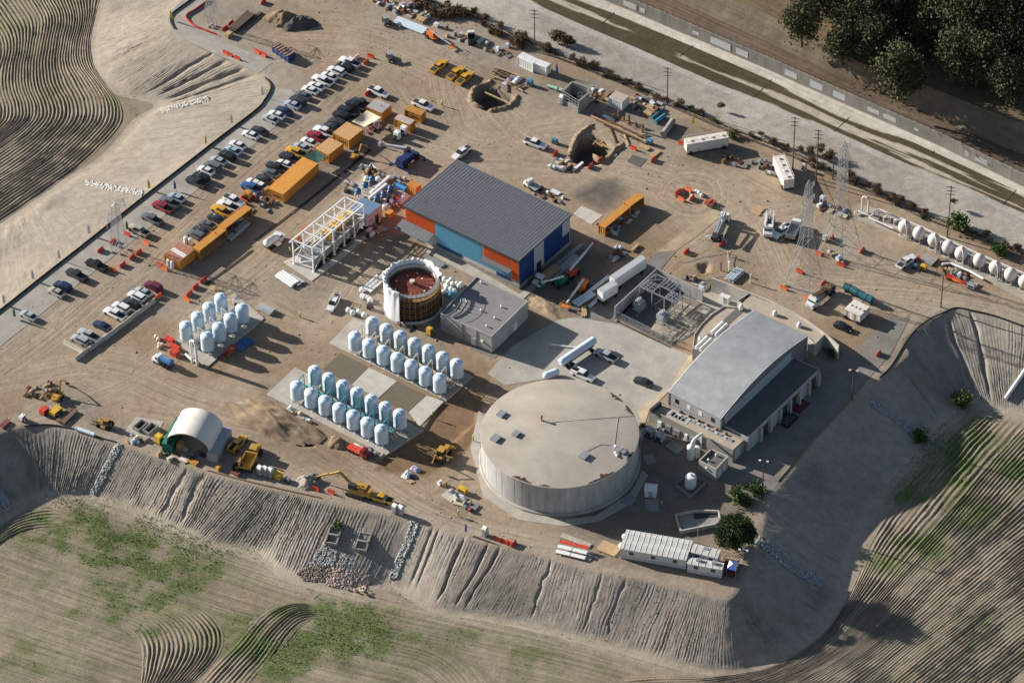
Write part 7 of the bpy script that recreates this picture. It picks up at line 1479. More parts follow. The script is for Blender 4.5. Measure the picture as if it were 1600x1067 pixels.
for k,(x_,y_) in enumerate(((480,155),(662,195))):
 c = on_bank([q(42,x_,y_ + 10)],sl,st,ZF)[0]; a = ang(q(42,660,190),q(42,610,300),c[2]); t = thing('outfall',tuple(c),a,('concrete outfall box with a bush on top, left one','concrete outfall box, right one with a clear opening')[k],'outfall','concrete outfalls on the embankment')
 for y2 in (-1.25,1.25): obj('wing_wall',MB().prism([(-1.8,y2 - .15),(1.9,y2 - .15),(1.9,y2 + .15),(-1.8,y2 + .15)],-1.4,[1.5,.35,.35,1.5]),M_CONCG,t)
 obj('head_wall',MB().box((-1.8,0,-1),(.3,2.8,2.5)),M_CONCG,t); obj('cross_beam',MB().box((.2,0,.75),(.4,2.4,.3)),M_CONCG,t); obj('floor',MB().box((0,0,-1.2),(3.6,2.3,.2)),M_DARKM,t); obj('end_sill',MB().box((1.95,0,-.6),(.3,2.8,.8)),M_CONCG,t)
pc0,pc1 = on_bank([q(34,1465,335),q(34,1600,140)],sl,st,ZF); tag(obj('drain_pipe',MB().tube((0,0,.35),tuple(Vector(pc1 - pc0) + Vector((0,0,.35))),.45,n=12),M_WMET,None,tuple(pc0),smooth=40),'white drain pipe lying down the basin slope','pipe')
# == VEGETATION
def leaf_mat(name,c1,c2):
 m,nt,b = nodes_of(name); N = nt.nodes; L = nt.links; geo = N.new('ShaderNodeNewGeometry'); n = N.new('ShaderNodeTexNoise'); n.inputs['Scale'].default_value = .7; n.inputs['Detail'].default_value = 4; L.new(geo.outputs['Position'],n.inputs['Vector'])
 r = N.new('ShaderNodeValToRGB'); r.color_ramp.elements[0].position = .35; r.color_ramp.elements[1].position = .66; r.color_ramp.elements[0].color = (*c1,1); r.color_ramp.elements[1].color = (*c2,1); L.new(n.outputs[0],r.inputs[0]); L.new(r.outputs[0],b.inputs['Base Color']); b.inputs['Roughness'].default_value = .7; b.inputs['Specular IOR Level'].default_value = .2; return m
M_EUC = leaf_mat('olive_leaf',(.03,.038,.015),(.11,.108,.05)); M_ROUND = leaf_mat('dark_leaf',(.014,.03,.008),(.045,.075,.02)); M_DRY = leaf_mat('dry_twigs',(.075,.045,.022),(.17,.105,.055)); M_SHRUB = leaf_mat('fresh_leaf',(.03,.06,.012),(.09,.14,.03)); M_BARK = mat('bark',(.12,.095,.07),.95,var=.3,scale=2)
def leaves(n_cl,per,rad3,leaf,seed,shape=1.0,hollow=.45,zc=0.0,spread=.26):
 r = np.random.default_rng(seed); d = r.standard_normal((n_cl,3)); d /= np.linalg.norm(d,axis=1)[:,None]; rr = r.uniform(hollow,1,n_cl)[:,None] ** .6; C = d * rr * np.array(rad3) * r.uniform(.75,1.08,(n_cl,1)); C[:,2] = np.where(C[:,2] < -.5 * rad3[2],-.5 * rad3[2] + .2 * C[:,2],C[:,2])
 p = np.repeat(C,per,0) + r.standard_normal((n_cl * per,3)) * np.array(rad3) * spread * .62; n = len(p)
 a = r.standard_normal((n,3)); a /= np.linalg.norm(a,axis=1)[:,None]; b_ = np.cross(a,r.standard_normal((n,3))); b_ /= np.linalg.norm(b_,axis=1)[:,None]; s = leaf * r.uniform(.45,1.5,(n,1))
 V = np.stack([p - a * s,p + b_ * s * .55,p + a * s,p - b_ * s * .55],1).reshape(-1,3); V[:,2] += zc; return V,np.arange(n * 4).reshape(n,4)
def mesh_np(name,V,F,m):
 me = bpy.data.meshes.new(name); V = np.asarray(V,np.float32); F = np.asarray(F,np.int32); me.vertices.add(len(V)); me.vertices.foreach_set('co',V.ravel()); me.loops.add(F.size); me.loops.foreach_set('vertex_index',F.ravel()); me.polygons.add(len(F)); me.polygons.foreach_set('loop_start',np.arange(0,F.size,F.shape[1],dtype=np.int32)); me.update(calc_edges=True); me.materials.append(m); return me
TREES = []
for v in range(5):
 rx = (3.2,4.2,3.6,4.6,2.8)[v]; h = (10.5,12.5,11,13.5,9)[v]; V,F = leaves(52,110,(rx * 1.08,rx * 1.02,h * .42),.24,300 + v,zc=h * .57,spread=.36,hollow=.35); cm = mesh_np('crown',V,F,M_EUC); tr = MB(); r_ = random.Random(v); tr.tube((0,0,-.5),(.2,.1,h * .38),.32,.22,n=7)
 for k in range(6): a = k * 1.05 + r_.random(); tr.tube((.2,.1,h * (.3 + .03 * k)),(rx * .6 * math.cos(a),rx * .6 * math.sin(a),h * (.55 + .25 * r_.random())),.14,.05,n=5)
 TREES.append((cm,tr.mesh('trunk',40),h))
def tree(loc,v,s,rz,label,group=None):
 cm,tm,h = TREES[v]; t = thing('tree',loc,rz,label,'tree',group); t.scale = (s,s,s); obj('trunk',tm,M_BARK,t); obj('crown',cm,None,t); return t
TL = [(215,120,0,1.0,'lone slender tree at the left end of the river trees'),(465,270,4,.95,'bushy low tree on the slope left of the big stand'),(560,100,1,1.0,'tree second from the left end of the river trees'),(660,235,2,.95,'olive tree leaning over the far dirt path'),(690,330,4,.8,'small tree below the leaning olive tree'),(800,440,0,1.1,'broad bushy tree lowest on the far slope'),(880,470,4,.9,'dark shrub tree at the foot of the far slope'),(1160,330,2,1.0,'tree at the lower edge of the dark stand'),(1300,350,1,.95,'wide tree in the middle of the dark stand edge'),(1440,250,3,.9,'tall olive tree near the right edge of the stand'),(1490,490,4,1.1,'low bushy tree nearest the white car'),(1400,420,4,.9,'small tree between the wide tree and the bushy one')]
for x_,y_,v,s,lab in TL:
 s *= 1.35; h = TREES[v][2] * s; c = g(14,x_,y_,ZT + h * .55); tree((c.x,c.y,ZT + .1),v,s,RND.random() * 6,lab)
rt = random.Random(9); placed = []
for k in range(1500):
 x_ = rt.uniform(300,2000); y_ = rt.uniform(-330,330); edge = 20 + .27 * (x_ - 400)
 if y_ > edge or len(placed) >= 150: continue
 h = 12; c = g(14,x_,y_,ZT + h * .6)
 if any((c.x - p[0]) ** 2 + (c.y - p[1]) ** 2 < 11 for p in placed): continue
 placed.append((c.x,c.y)); tree((c.x,c.y,ZT + .2),rt.randrange(5),rt.uniform(1.15,1.7),rt.random() * 6,'tall dark tree inside the dense stand beyond the channel','dense stand of river trees')
V,F = leaves(150,150,(4.3,4.2,3.7),.17,77,hollow=.72,zc=4.6,spread=.16); cp = g(43,1383,150,4.0); t = thing('round_tree',(cp.x,cp.y,0),0,'dense round dark green tree beside the office trailers','tree'); obj('trunk',MB().tube((0,0,-.3),(0,0,3.5),.35,.25,n=8),M_BARK,t); obj('crown',mesh_np('crown',V,F,M_ROUND),None,t)
SHR = [mesh_np('foliage',*leaves(16,60,(1.0,1.0,.75),.13,500 + k,zc=.7,hollow=.2,spread=.4),M_SHRUB) for k in range(2)]; DRY = [mesh_np('foliage',*leaves(18,60,(1.0,1.0,.8),.11,520 + k,zc=.7,hollow=.3,spread=.35),M_DRY) for k in range(3)]; stem_me = MB().tube((0,0,-.1),(.1,0,.8),.06,.03,n=5).tube((0,0,.2),(-.3,.2,.8),.04,.02,n=5).tube((0,0,.2),(.1,-.35,.7),.04,.02,n=5).mesh('stem')
def bush(loc,s,me,label,group=None,name='bush',cat='bush',sz=None):
 t = thing(name,loc,RND.random() * 6,label,cat,group); t.scale = (s,s,sz or s); obj('foliage',me,None,t); obj('stem',stem_me,M_BARK,t); return t
for x_,y_,s,lab in ((1405,930,2.2,'bright green shrub left of two beside the floodlight pole'),(1510,890,1.9,'bright green shrub right of two beside the floodlight pole'),(1460,960,1.0,'small weedy shrub below the two bright shrubs')): bush(g(33,x_,y_ + 20),s,SHR[0],lab)
c = on_bank([q(34,1200,370),q(34,945,585),q(42,500,105),q(33,800,500)],sl,st,ZF); bush(tuple(c[0]),2.2,SHR[1],'green shrub at the toe of the basin corner'); bush(tuple(c[1]),1.9,SHR[0],'green shrub at the foot of the stone chute'); bush(tuple(c[2]),1.1,SHR[1],'bush growing on the left outfall'); bush(g(33,805,500),.7,SHR[0],'little weed patch at the reservoir foot')
bush(g(34,410,55),1.3,SHR[1],'potted shrub beside the rear wing corner'); bush(g(24,1185,345),2.6,SHR[1],'large grey green bush below the tall pole'); bush(g(24,1425,495),1.9,SHR[0],'grey green bush farther along the river fence'); bush(g(13,1365,850),1.2,SHR[0],'green weed clump at the end of the long skid tank')
DB_ = [(13,270,240,1.5),(13,310,255,1.7),(13,345,262,1.4),(13,290,225,1.2),(13,370,270,1.0),(13,75,248,1.5),(13,45,290,1.6),(13,15,265,1.4),(13,220,310,1.3),(13,430,405,1.4),(13,515,415,1.2),(13,620,488,.9),(13,785,548,1.0),(13,1160,703,1.0),(13,1290,662,.9),(13,1040,655,1.2),(14,200,932,1.0),(14,265,940,1.1),(14,325,930,1.2),(14,385,970,1.3),(14,270,995,1.0),(14,352,978,1.0),(24,505,22,1.3),(24,540,60,1.2),(24,670,107,1.2),(24,775,157,.9),(24,972,248,.9),(24,1145,187,.9),(12,1090,95,1.5),(12,1150,110,1.4),(12,1200,105,1.6),(12,1270,92,1.7),(12,1300,105,1.2),(12,1460,205,1.2),(12,1500,222,1.2),(12,1350,80,1.1),(12,1000,40,1.4),(12,1050,60,1.3),(14,20,890,.9)]
for k,(tl,x_,y_,s) in enumerate(DB_): bush(g(tl,x_,y_,-.2),s,DRY[k % 3],'rounded dry brown tumbleweed on the near river bank','tumbleweeds on the river bank','tumbleweed')
for k in range(110):
 i = rt.uniform(2,len(C0) - 3); j = int(i); p = C0[j] + (C0[j + 1] - C0[j]) * (i - j) + np.array([rt.uniform(-.9,.8),rt.uniform(-1.8,1.6)]); bush((float(p[0]),float(p[1]),-.1),rt.uniform(.45,1.0),DRY[k % 3] if rt.random() < .75 else SHR[k % 2],'low scrub growing along the river fence line','scrub along the river fence','scrub')
def tufts(lst,z,n,seed,hgt):
 r = np.random.default_rng(seed); out = []
 for (px,py),rr,s in lst:
  c = P(px,py,z); k = int(n * rr * rr * s); out.append(np.column_stack([c.x + r.standard_normal(k) * rr * .75,c.y + r.standard_normal(k) * rr * .62]))
 p = np.vstack(out); gsel = blobs(p[:,0],p[:,1],lst,z,41 if z == ZF else 61); p = p[r.uniform(.1,1.3,len(p)) < gsel]; n = len(p); a = r.uniform(0,3.14,n); w = r.uniform(.05,.17,n); h = r.uniform(.5,1.2,n) * hgt; dx,dy = np.cos(a) * w,np.sin(a) * w
 t1,t2 = r.normal(0,.06,n),r.normal(0,.06,n); zc = z + .12 + h * .4
 V = [np.stack([np.column_stack([p[:,0] - dx,p[:,1] - dy,zc - t1]),np.column_stack([p[:,0] + dy * r.uniform(.4,1,n),p[:,1] - dx * r.uniform(.4,1,n),zc - t2]),np.column_stack([p[:,0] + dx,p[:,1] + dy,zc + t1]),np.column_stack([p[:,0] - dy * .8,p[:,1] + dx * .8,zc + t2])],1)]
 V = np.concatenate(V).reshape(-1,3); return V,np.arange(len(V)).reshape(-1,4)
M_GRS = leaf_mat('field_grass',(.06,.105,.025),(.11,.16,.045))
for lst,z,n,lab in ((GRASS_S,ZF,14,'green weeds growing across the basin field'),(GRASS_N,ZN,5,'green weeds growing across the upper field')):
 V,F = tufts(lst,z,n,7,.12); o = bpy.data.objects.new('weeds',mesh_np('weeds',V,F,M_GRS)); link(o); tag(o,lab,'weeds',kind='stuff')
p = rg.uniform([-170,-140],[175,150],(26000,2)); p = p[inside(p[:,0],p[:,1],pl_poly)]; dn = fbm(p[:,0] * .05,p[:,1] * .05,91,4); p = p[rg.uniform(.3,.75,len(p)) < dn]; p = p[:9000]
zz = plateau_z(p[:,0],p[:,1]); rocks('soil_clods',np.column_stack([p,zz + .02]),rg.uniform(.05,.16,len(p)) * (1 + (rg.uniform(0,1,len(p)) > .96) * 1.3),mat('clod',(.27,.2,.135),.98,var=.3),'loose clods scattered over the dirt yard','clods',31)
p = on_bank(poly_pts([(0,690),(300,730),(700,835),(1100,930),(1090,1030),(700,950),(400,860),(60,780)],900),sl,st,ZF); rocks('bank_stones',p + [0,0,.02],rg.uniform(.05,.15,len(p)),M_RKB,'small stones scattered on the embankment','stones',33)
# == YARD CLUTTER
M_LUM = mat('lumber',(.45,.31,.17),.85,var=.25,scale=2); M_RSTB = mat('rusty_beam',(.16,.085,.05),.85,var=.35,scale=2.5); M_PVC = mat('pale_pipe',(.55,.62,.68),.4,var=.1); M_PURP = mat('purple_fabric',(.35,.33,.5),.7); M_DBLU = mat('dumpster_blue',(.03,.06,.17),.5,var=.2); M_BAG = mat('bulk_bag',(.72,.72,.70),.8,var=.1,bump=.03,bscale=4); M_MAG = mat('dull_red_paint',(.20,.06,.06),.6); M_CYAN = mat('dull_cyan_paint',(.06,.22,.34),.5)
def lump(name,loc,rz,mb,m,label,cat,group=None,parts=(),smooth=None):
 """one piece with optional extra parts"""
 if not parts: return tag(obj(name,mb,m,None,loc,rz,smooth),label,cat,group)
 t = thing(name,loc,rz,label,cat,group); obj(parts[0],mb,m,t,smooth=smooth)
 for pn,pm,pmat in parts[1]: obj(pn,pm,pmat,t,smooth=smooth)
 return t
def bundle(loc,rz,label,n=6,L=6.0,r=.2,m=M_GALV,rows=2,group=None,name='pipe_bundle',cat='pipes'):
 t = thing(name,loc,rz,label,cat,group); me = MB().tube((-L / 2,0,0),(L / 2,0,0),r,n=10).mesh('pipe',40); rr = random.Random(n * 7 + int(L * 10))
 for j in range(rows):
  for i in range(n - j): obj('pipe',me,m,t,((rr.random() - .5) * .4,(i - (n - j - 1) / 2) * r * 2.08,.15 + r + j * r * 1.8),(rr.random() - .5) * .02)
 for s in (-.35,.35): obj('bearer',MB().box((s * L,0,0),(.15,n * r * 2.2,.15)),M_LUM,t)
 return t
def planks(loc,rz,label,n=5,L=4.0,w=.25,h=.25,m=M_LUM,rows=2,group=None,name='lumber_stack',cat='lumber'):
 t = thing(name,loc,rz,label,cat,group); me = MB().box((0,0,0),(L,w,h)).mesh('plank'); rr = random.Random(n + int(L * 9))
 for j in range(rows):
  for i in range(n): obj('plank',me,m,t,((rr.random() - .5) * .5,(i - (n - 1) / 2) * w * 1.12,.12 + j * h * 1.05),(rr.random() - .5) * .04)
 for s in (-.3,.3): obj('bearer',MB().box((s * L,0,0),(.12,n * w * 1.1,.12)),M_LUM,t)
 return t
def toilet(loc,rz,label,m=M_LGREY):
 t = thing('portable_toilet',loc,rz,label,'toilet','portable toilets'); obj('cabin',MB().box((0,0,.1),(1.1,1.1,2.0),0,.97),m,t); obj('roof',MB().box((0,0,2.1),(1.15,1.15,.12)).tube((-.5,0,2.2),(.5,0,2.2),.5,n=12),M_WHITE,t); obj('door',MB().box((0,-.56,.2),(.75,.05,1.8)),M_GREYM,t); obj('base',MB().box((0,0,0),(1.2,1.2,.1)),M_DARKM,t); return t
def generator(loc,rz,label,m=M_WHITE,s=(1.7,1.0,1.5)):
 t = thing('generator',loc,rz,label,'generator','generators and light plants'); obj('housing',MB().box((0,0,.45),s,0,.96),m,t); obj('louvre',MB().box((0,-s[1] / 2 - .0,.7),(s[0] * .6,.08,s[2] * .5)),M_DARKM,t); obj('exhaust',MB().tube((s[0] * .3,0,s[2] + .4),(s[0] * .3,0,s[2] + .75),.07,n=8),M_DARKM,t)
 for x_ in (-s[0] * .3,s[0] * .3):
  for y_ in (-s[1] * .45,s[1] * .45): wheel_at(t,x_,y_,.3,.18)
 return t
def drum(loc,label,m=M_WHITE,r=.8,h=1.9,group='upright white drums'):
 t = thing('poly_tank',loc,0,label,'tank',group); obj('shell',MB().lathe([(r,0),(r,h * .85),(r * .8,h * .95),(.02,h)],18),m,t,smooth=35); obj('lid',MB().tube((0,0,h * .97),(0,0,h * 1.06),r * .25,n=10),M_GREYM,t); return t
def bag(loc,label,s=1.0,group='white bulk bags',m=None):
 t = thing('bulk_bag',loc,RND.random() * 3,label,'bag',group); t.scale = (s,s,s); obj('sack',MB().lathe([(.42,0),(.56,.12),(.6,.5),(.5,.85),(.2,.98),(.1,1.05)],10),m or M_BAG,t,smooth=60); obj('loops',MB().path([(-.35,0,.85),(-.3,0,1.15),(0,0,1.2),(.3,0,1.15),(.35,0,.85)],.03,5),M_WHITE,t); return t
def crate(loc,rz,label,s=(1.2,1.0,.9),m=M_LUM,group=None,name='crate',cat='crate'):
 t = thing(name,loc,rz,label,cat,group); a,b_,h = s; obj('box',MB().box((0,0,.1),(a,b_,h)),m,t); obj('pallet',MB().box((0,0,0),(a * 1.05,b_ * 1.05,.1)),M_LUM,t); obj('straps',MB().box((-a * .25,0,.09),(.06,b_ * 1.02,h + .03)).box((a * .25,0,.09),(.06,b_ * 1.02,h + .03)),M_DARKM,t); return t
def heap(loc,rx,ry,h,col,label,seed,rz=0.0,name='soil_heap',peaks=4):
 n = 46; r = np.random.default_rng(seed); X,Y = np.meshgrid(np.linspace(-1.25,1.25,n),np.linspace(-1.25,1.25,n)); Z = np.zeros_like(X); X0,Y0 = X,Y; X = X + (fbm(X0 * 2 + seed,Y0 * 2,seed + 1,3) - .45) * .7; Y = Y + (fbm(X0 * 2,Y0 * 2 + seed,seed + 2,3) - .45) * .7
 for k in range(peaks):
  cx,cy = r.uniform(-.35,.35,2) if k else (0,0); d = np.hypot(X - cx,Y - cy); Z = np.maximum(Z,(1 - d * r.uniform(1.0,1.5)) * r.uniform(.75,1.0))
 Z = np.maximum(Z,-.05) * h + (fbm(X * 3 + seed,Y * 3,seed,4) - .45) * h * .35 * (Z > .02); ca,sa = math.cos(rz),math.sin(rz); x_,y_ = X0.ravel() * rx,Y0.ravel() * ry; V = np.stack([x_ * ca - y_ * sa,x_ * sa + y_ * ca,Z.ravel() - .02],1); i = np.arange(n * n).reshape(n,n); F = np.stack([i[:-1,:-1].ravel(),i[:-1,1:].ravel(),i[1:,1:].ravel(),i[1:,:-1].ravel()],1); ok = (V[F,2].max(1) > 0.0); F = F[ok]
 c = np.array(col) * (.75 + .5 * fbm(V[:,0] * .5 + 7,V[:,1] * .5,seed,3))[:,None]; o = np_mesh(name,V,F,c,np.zeros((len(V),3)),None,None,False); o.location = loc; return tag(o,label,'heap')
heap(g(12,165,130),4.2,3.4,3.2,(.20,.15,.105),'brown soil heap with a grooved face by the road bend',1); heap(g(12,265,140),4.4,3.2,2.6,(.10,.095,.09),'dark grey gravel heap beside the brown one',2); heap(g(32,310,845),3.0,2.6,2.2,(.24,.22,.20),'grey gravel heap behind the excavator bucket',3); heap(g(32,490,595),3.2,2.2,1.8,(.22,.165,.11),'brown soil heap beside the dark pit',4,DB); heap(g(32,110,460),10.5,4.2,2.2,(.25,.19,.13),'long brown spoil ridge in front of the teal piped vessels',5,DB,peaks=9)
heap(g(23,230,850),5,2.5,.7,(.33,.25,.17),'low tan soil mound beside the block building',6,DB); heap(g(24,1180,610),2.2,1.2,.8,(.14,.11,.08),'small spoil heap in the filter excavation',7,DC); heap(g(31,300,290),3.5,2.4,.8,(.2,.15,.1),'low soil heap around the yellow excavator',8)
for x_,y_,lab in ((28,795,'grey portable toilet, leftmost of three beside the haul truck'),(60,800,'grey portable toilet, middle of three beside the haul truck'),(93,808,'grey portable toilet, rightmost of three beside the haul truck'),(860,1030,'grey portable toilet, left of two on the embankment edge'),(897,1040,'grey portable toilet, right of two on the embankment edge')): toilet(g(32,x_,y_),DB,lab)
toilet(g(42,1415,155),DB,'lone portable toilet at the embankment edge'); toilet(g(13,308,640),DB,'portable toilet at the concrete chamber corner',M_WHITE)
crate(g(32,140,820),DB,'yellow and white site cabinet beside the toilets',(1.5,1.3,1.7),M_YEL,name='site_cabinet',cat='cabinet'); generator(g(32,195,840),DB,'small dark pump beside the yellow cabinet',M_GREYM,(1.2,.8,.8))
for x_,y_,lab in ((915,830,'white generator, right of two near the orange containers'),(873,862,'white generator, left of two near the orange containers')): generator(g(12,x_,y_),DB,lab,M_WHITE,(1.5,1.2,2.0))
generator(g(12,835,812),DB,'small cream compressor beside the two generators',M_CREAM,(1.2,.8,.9)); generator(g(13,1310 - 1310 + 265,885),DB,'small blue pump left of the big excavation',M_CYAN,(1.3,.9,.9)); generator(g(13,850,890),DB,'small cyan pump right of the big excavation',M_CYAN,(1.4,1.0,.9)); generator(g(13,112,528),DB,'blue pump at the end of the shored pit',M_CYAN,(1.4,1.0,1.2)); generator(g(24,905,590),DB,'small blue pump beside the white pickup',M_CYAN,(1.1,.8,.8)); generator(g(24,960,600),DB,'small yellow compressor near the filter excavation',M_YEL,(1.5,1.0,1.0)); generator(g(32,1275,905),DB,'yellow machine skid on the small slab',M_YEL,(2.2,1.2,.9)); generator(g(22,1075,1000),DA,'yellow light plant beside the wrapped tank',M_YEL,(1.4,1.2,1.8)); generator(g(22,705,840),DB,'dark pump beside the wrapped tank',M_DARKM,(1.3,.9,.9)); generator(g(21,1535,160),DB,'orange machine between the red barriers',M_YCON,(1.6,1.2,1.8)); generator(g(31,985,600),DA,'yellow generator beside the green container',M_YEL,(1.5,1.5,1.9)); generator(g(24,350,420),DA,'small white power box at the far pylon',M_WHITE,(1.0,.8,1.3)); generator(g(14,222,1050),DC,'small grey cabinet beside the tall poles',M_LGREY,(1.0,.8,1.4)); generator(g(24,335,190),DC,'pale blue upright unit behind the pylons',M_PVC,(1.0,1.0,1.8)); generator(g(24,1255,715),DC,'grey control box below the filter excavation',M_LGREY,(1.8,1.0,1.0)); generator(g(31,345,420),DA,'yellow trailer bin beside the red machine',M_YEL,(2.8,1.8,.9)); generator(g(31,275,420),DA,'red and grey machine left of the yellow bin',M_RED,(1.8,1.5,1.2)); generator(g(31,140,460),DA,'small white pump at the left end of the embankment',M_WHITE,(1.4,1.0,1.0))
t = thing('dumpster',g(12,172,345),ang(q(12,110,305),q(12,205,370)),'blue open top dumpster with brown boards on top','dumpster'); L_ = 6.2
mb = MB(); corr(mb,(-L_ / 2,-1.2),(L_ / 2,-1.2),.1,1.9,.7,.1); corr(mb,(L_ / 2,-1.2),(L_ / 2,1.2),.1,1.9,.7,.1); corr(mb,(L_ / 2,1.2),(-L_ / 2,1.2),.1,1.9,.7,.1); corr(mb,(-L_ / 2,1.2),(-L_ / 2,-1.2),.1,1.9,.7,.1); obj('shell',mb,M_DBLU,t); obj('floor',MB().box((0,0,.05),(L_ - .1,2.2,.1)),M_DARKM,t)
for i in range(6): obj('board',MB().box((-2.5 + i * 1.0,0,1.92),(.55,2.6,.1)),mat('faded_board',(.30,.18,.14),.85),t)
planks(g(11,1490,145),ang(q(11,1430,190),q(11,1540,95)),'long dark timber stack beside two red barriers',5,8.5,.45,.35,mat('dark_old_timber',(.11,.075,.055),.9,var=.3)); planks(g(11,1545,135),ang(q(11,1470,195),q(11,1581,105)),'single row of dark timbers next to the timber stack',2,9.0,.5,.3,MATS['dark_old_timber'],1); crate(g(11,1412,225),DA,'tan wooden crate in front of the timber stack',(2.0,1.4,1.0))
bundle(g(12,955,165),ang(q(12,870,125),q(12,1045,195)),'stack of long pale steel channels near the river fence',6,9.0,.22,M_PVC,1); bundle(g(22,195,665),ang(q(22,110,620),q(22,240,710)),'row of white and grey ducts left of the white frame',4,5.5,.35,M_WHITE,1); bundle(g(22,240,665),ang(q(22,190,630),q(22,300,700)),'grey steel sections left of the white frame',5,4.5,.2,M_GALV,1); bundle(g(22,65,850),ang(q(22,20,830),q(22,120,880)),'pile of galvanized struts beside the first vessels',7,4.2,.16,M_GALV,3); planks(g(22,1110,555),ang(q(22,1060,530),q(22,1170,590)),'steel beams lying along the hall wall',4,5.0,.3,.3,M_GALV,1); bundle(g(21,1470,365),ang(q(21,1420,410),q(21,1530,310)),'long grey pipes stored beside the open container',6,7.5,.15,M_GALV,2); bundle(g(23,530,700),ang(q(23,475,745),q(23,585,660)),'long pale pipes beside the short trailer',2,8.0,.25,M_PVC,1); bundle(g(23,445,785),ang(q(23,385,815),q(23,495,745)),'thick banded white pipes in the hall shadow',3,5.5,.36,M_PVC,1); bundle(g(23,505,810),ang(q(23,475,835),q(23,530,785)),'short pale pipes at the shadow edge',2,3.6,.22,M_PVC,1); bundle(g(23,325,590),ang(q(23,260,650),q(23,400,520)),'long grey panels stacked beside the hall',5,9.0,.2,M_LGREY,2); planks(g(23,445,860),DB - .9,'bright timber beams at the driveway edge',3,3.6,.35,.3,M_LUM,1); planks(g(23,760,470),DA,'brown wooden form beside the lit yard',2,2.6,.3,.5,M_LUM,1); bundle(g(23,1375,640),DA,'pale pipes stacked behind the screen wall',6,4.5,.2,M_PVC,2)
for k,(tl,a,b_,r,m,lab) in enumerate(((13,(935,830),(995,745),.75,M_CONCG,'large grey concrete culvert pipe near the river fence'),(13,(885,755),(945,712),.5,M_CYAN,'pale blue pipe left of the culvert'),(13,(865,730),(940,668),.3,M_CYAN,'thin cyan pipe left of the pale blue pipe'),(31,(470,510),(585,550),.45,M_VES,'white pipe lying on the embankment edge'),(23,(245,1060),(430,1085),.2,M_WHITE,'white rail on the apron'))):
 p0,p1 = g(tl,*a,r + .05),g(tl,*b_,r + .05); d = (p1 - p0) / 2; c = (p0 + p1) / 2; mb = MB(); o = obj('culvert_pipe',mb.tube(-d,d,r,n=16).tube(-d * 1.02,-d * .94,r * 1.12,n=16),m,None,c,smooth=40); tag(o,lab,'pipe')
a,b_ = P(*Z1(485,1005)),P(*Z1(545,1045)); t = wthing('riser_loop',[a,b_],'tall white inverted U pipe at the corner of the left vessel pad','pipe')
wobj('riser',MB().tube((a.x,a.y,.1),(a.x,a.y,6.4),.32,n=12).tube((b_.x,b_.y,.1),(b_.x,b_.y,6.4),.32,n=12),M_WMET,t,40); wobj('bend',MB().path([(a.x,a.y,6.35),tuple((a * .8 + b_ * .2) + Vector((0,0,6.9))),tuple((a * .2 + b_ * .8) + Vector((0,0,6.9))),(b_.x,b_.y,6.35)],.33,10),M_WMET,t,40); c = P(*Z1(400,930)); wobj('branch',MB().tube((a.x,a.y,.7),(c.x,c.y,.7),.3,n=10),M_WMET,t,40); wobj('tie',MB().beam((a.x,a.y,1.2),(b_.x,b_.y,1.2),.3),M_WMET,t)
for x_,y_,m,s,lab in ((200,745,M_RED,(2.2,1.2,.9),'dark red box beside the first vessel'),(265,835,M_RED,(2.6,1.1,.8),'long red box near the white riser'),(265,915,M_RED,(1.8,1.4,1.3),'red tank box near the white riser')): crate(P(*Z1(x_,y_)),DB,lab,s,m)
for k,(x_,y_) in enumerate(((60,730),(75,790),(30,700),(110,800),(70,830))): bag(P(*Z1(x_,y_)),'pale sack in the pile left of the first vessels',.8,'sacks left of the first vessels',M_CREAM)
t = thing('panel_stack',P(*Z1(1115,790)),DA,'two dark blue glass panels lying beside the left vessel pad','panels'); [obj('panel',MB().box((s * 1.15,0,.2),(2.1,2.6,.12)),M_BLU,t) for s in (-1,1)]; crate(P(*Z1(960,870)),DA,'red and white machine beside the left vessel pad',(2.6,1.3,1.1),M_MRED); crate(P(*Z1(850,950)),DA,'brown pallet at the foot of the left vessel pad',(1.6,1.2,.4),M_MAG); planks(P(*Z1(760,110)),DB,'wooden formwork behind the first vessels',3,2.6,.4,.4,M_LUM,1); planks(P(*Z1(980,280)),DB,'orange formwork boards between the first vessels',2,1.8,.5,.6,M_LUM,1)
t = thing('pipe_cart',P(*Z1(1410,370)),DB,'flat rack of galvanized fittings right of the first vessels','rack'); obj('tray',MB().box((0,0,.3),(3.4,1.8,.15)),M_GREYM,t)
for k in range(12): r_ = random.Random(k); obj('fitting',MB().tube((0,-.6,0),(0,.6,0),.12,n=8),M_GALV,t,(-1.4 + k * .25,r_.uniform(-.2,.2),.6 + r_.random() * .3),r_.uniform(-.8,.8))
for k,(x_,y_) in enumerate(((572,860),(598,875),(635,870),(668,890))): bag(g(22,x_,y_),f'white bulk bag, {ORD[k]} from the left at the vessel pad corner',1.15)
for k,(x_,y_) in enumerate(((1165,660),(1190,680),(1215,690),(1180,710),(1205,720),(1240,690),(1160,740),(1225,735),(1255,700),(1175,700),(1205,665),(1270,690))): bag(g(22,x_,y_ + 8),'white bag in the heap between the wrapped tank and hall',1.1,'bag heap right of the wrapped tank')
for k,(x_,y_) in enumerate(((655,725),(670,770),(690,775),(705,790),(660,765),(795,625))): bag(g(22,x_,y_ + 8),'white bag on the boards left of the wrapped tank',1.1,'bag heap left of the wrapped tank')
for k,(x_,y_,L_,w) in enumerate(((725,690,6.0,2.2),(770,660,5.0,1.6))): planks(g(22,x_,y_),ang(q(22,690,740),q(22,790,640)),('white sheeted boards left of the wrapped tank, outer stack','white sheeted boards left of the wrapped tank, inner stack')[k],4,L_,w / 4,.3,M_WHITE,1)
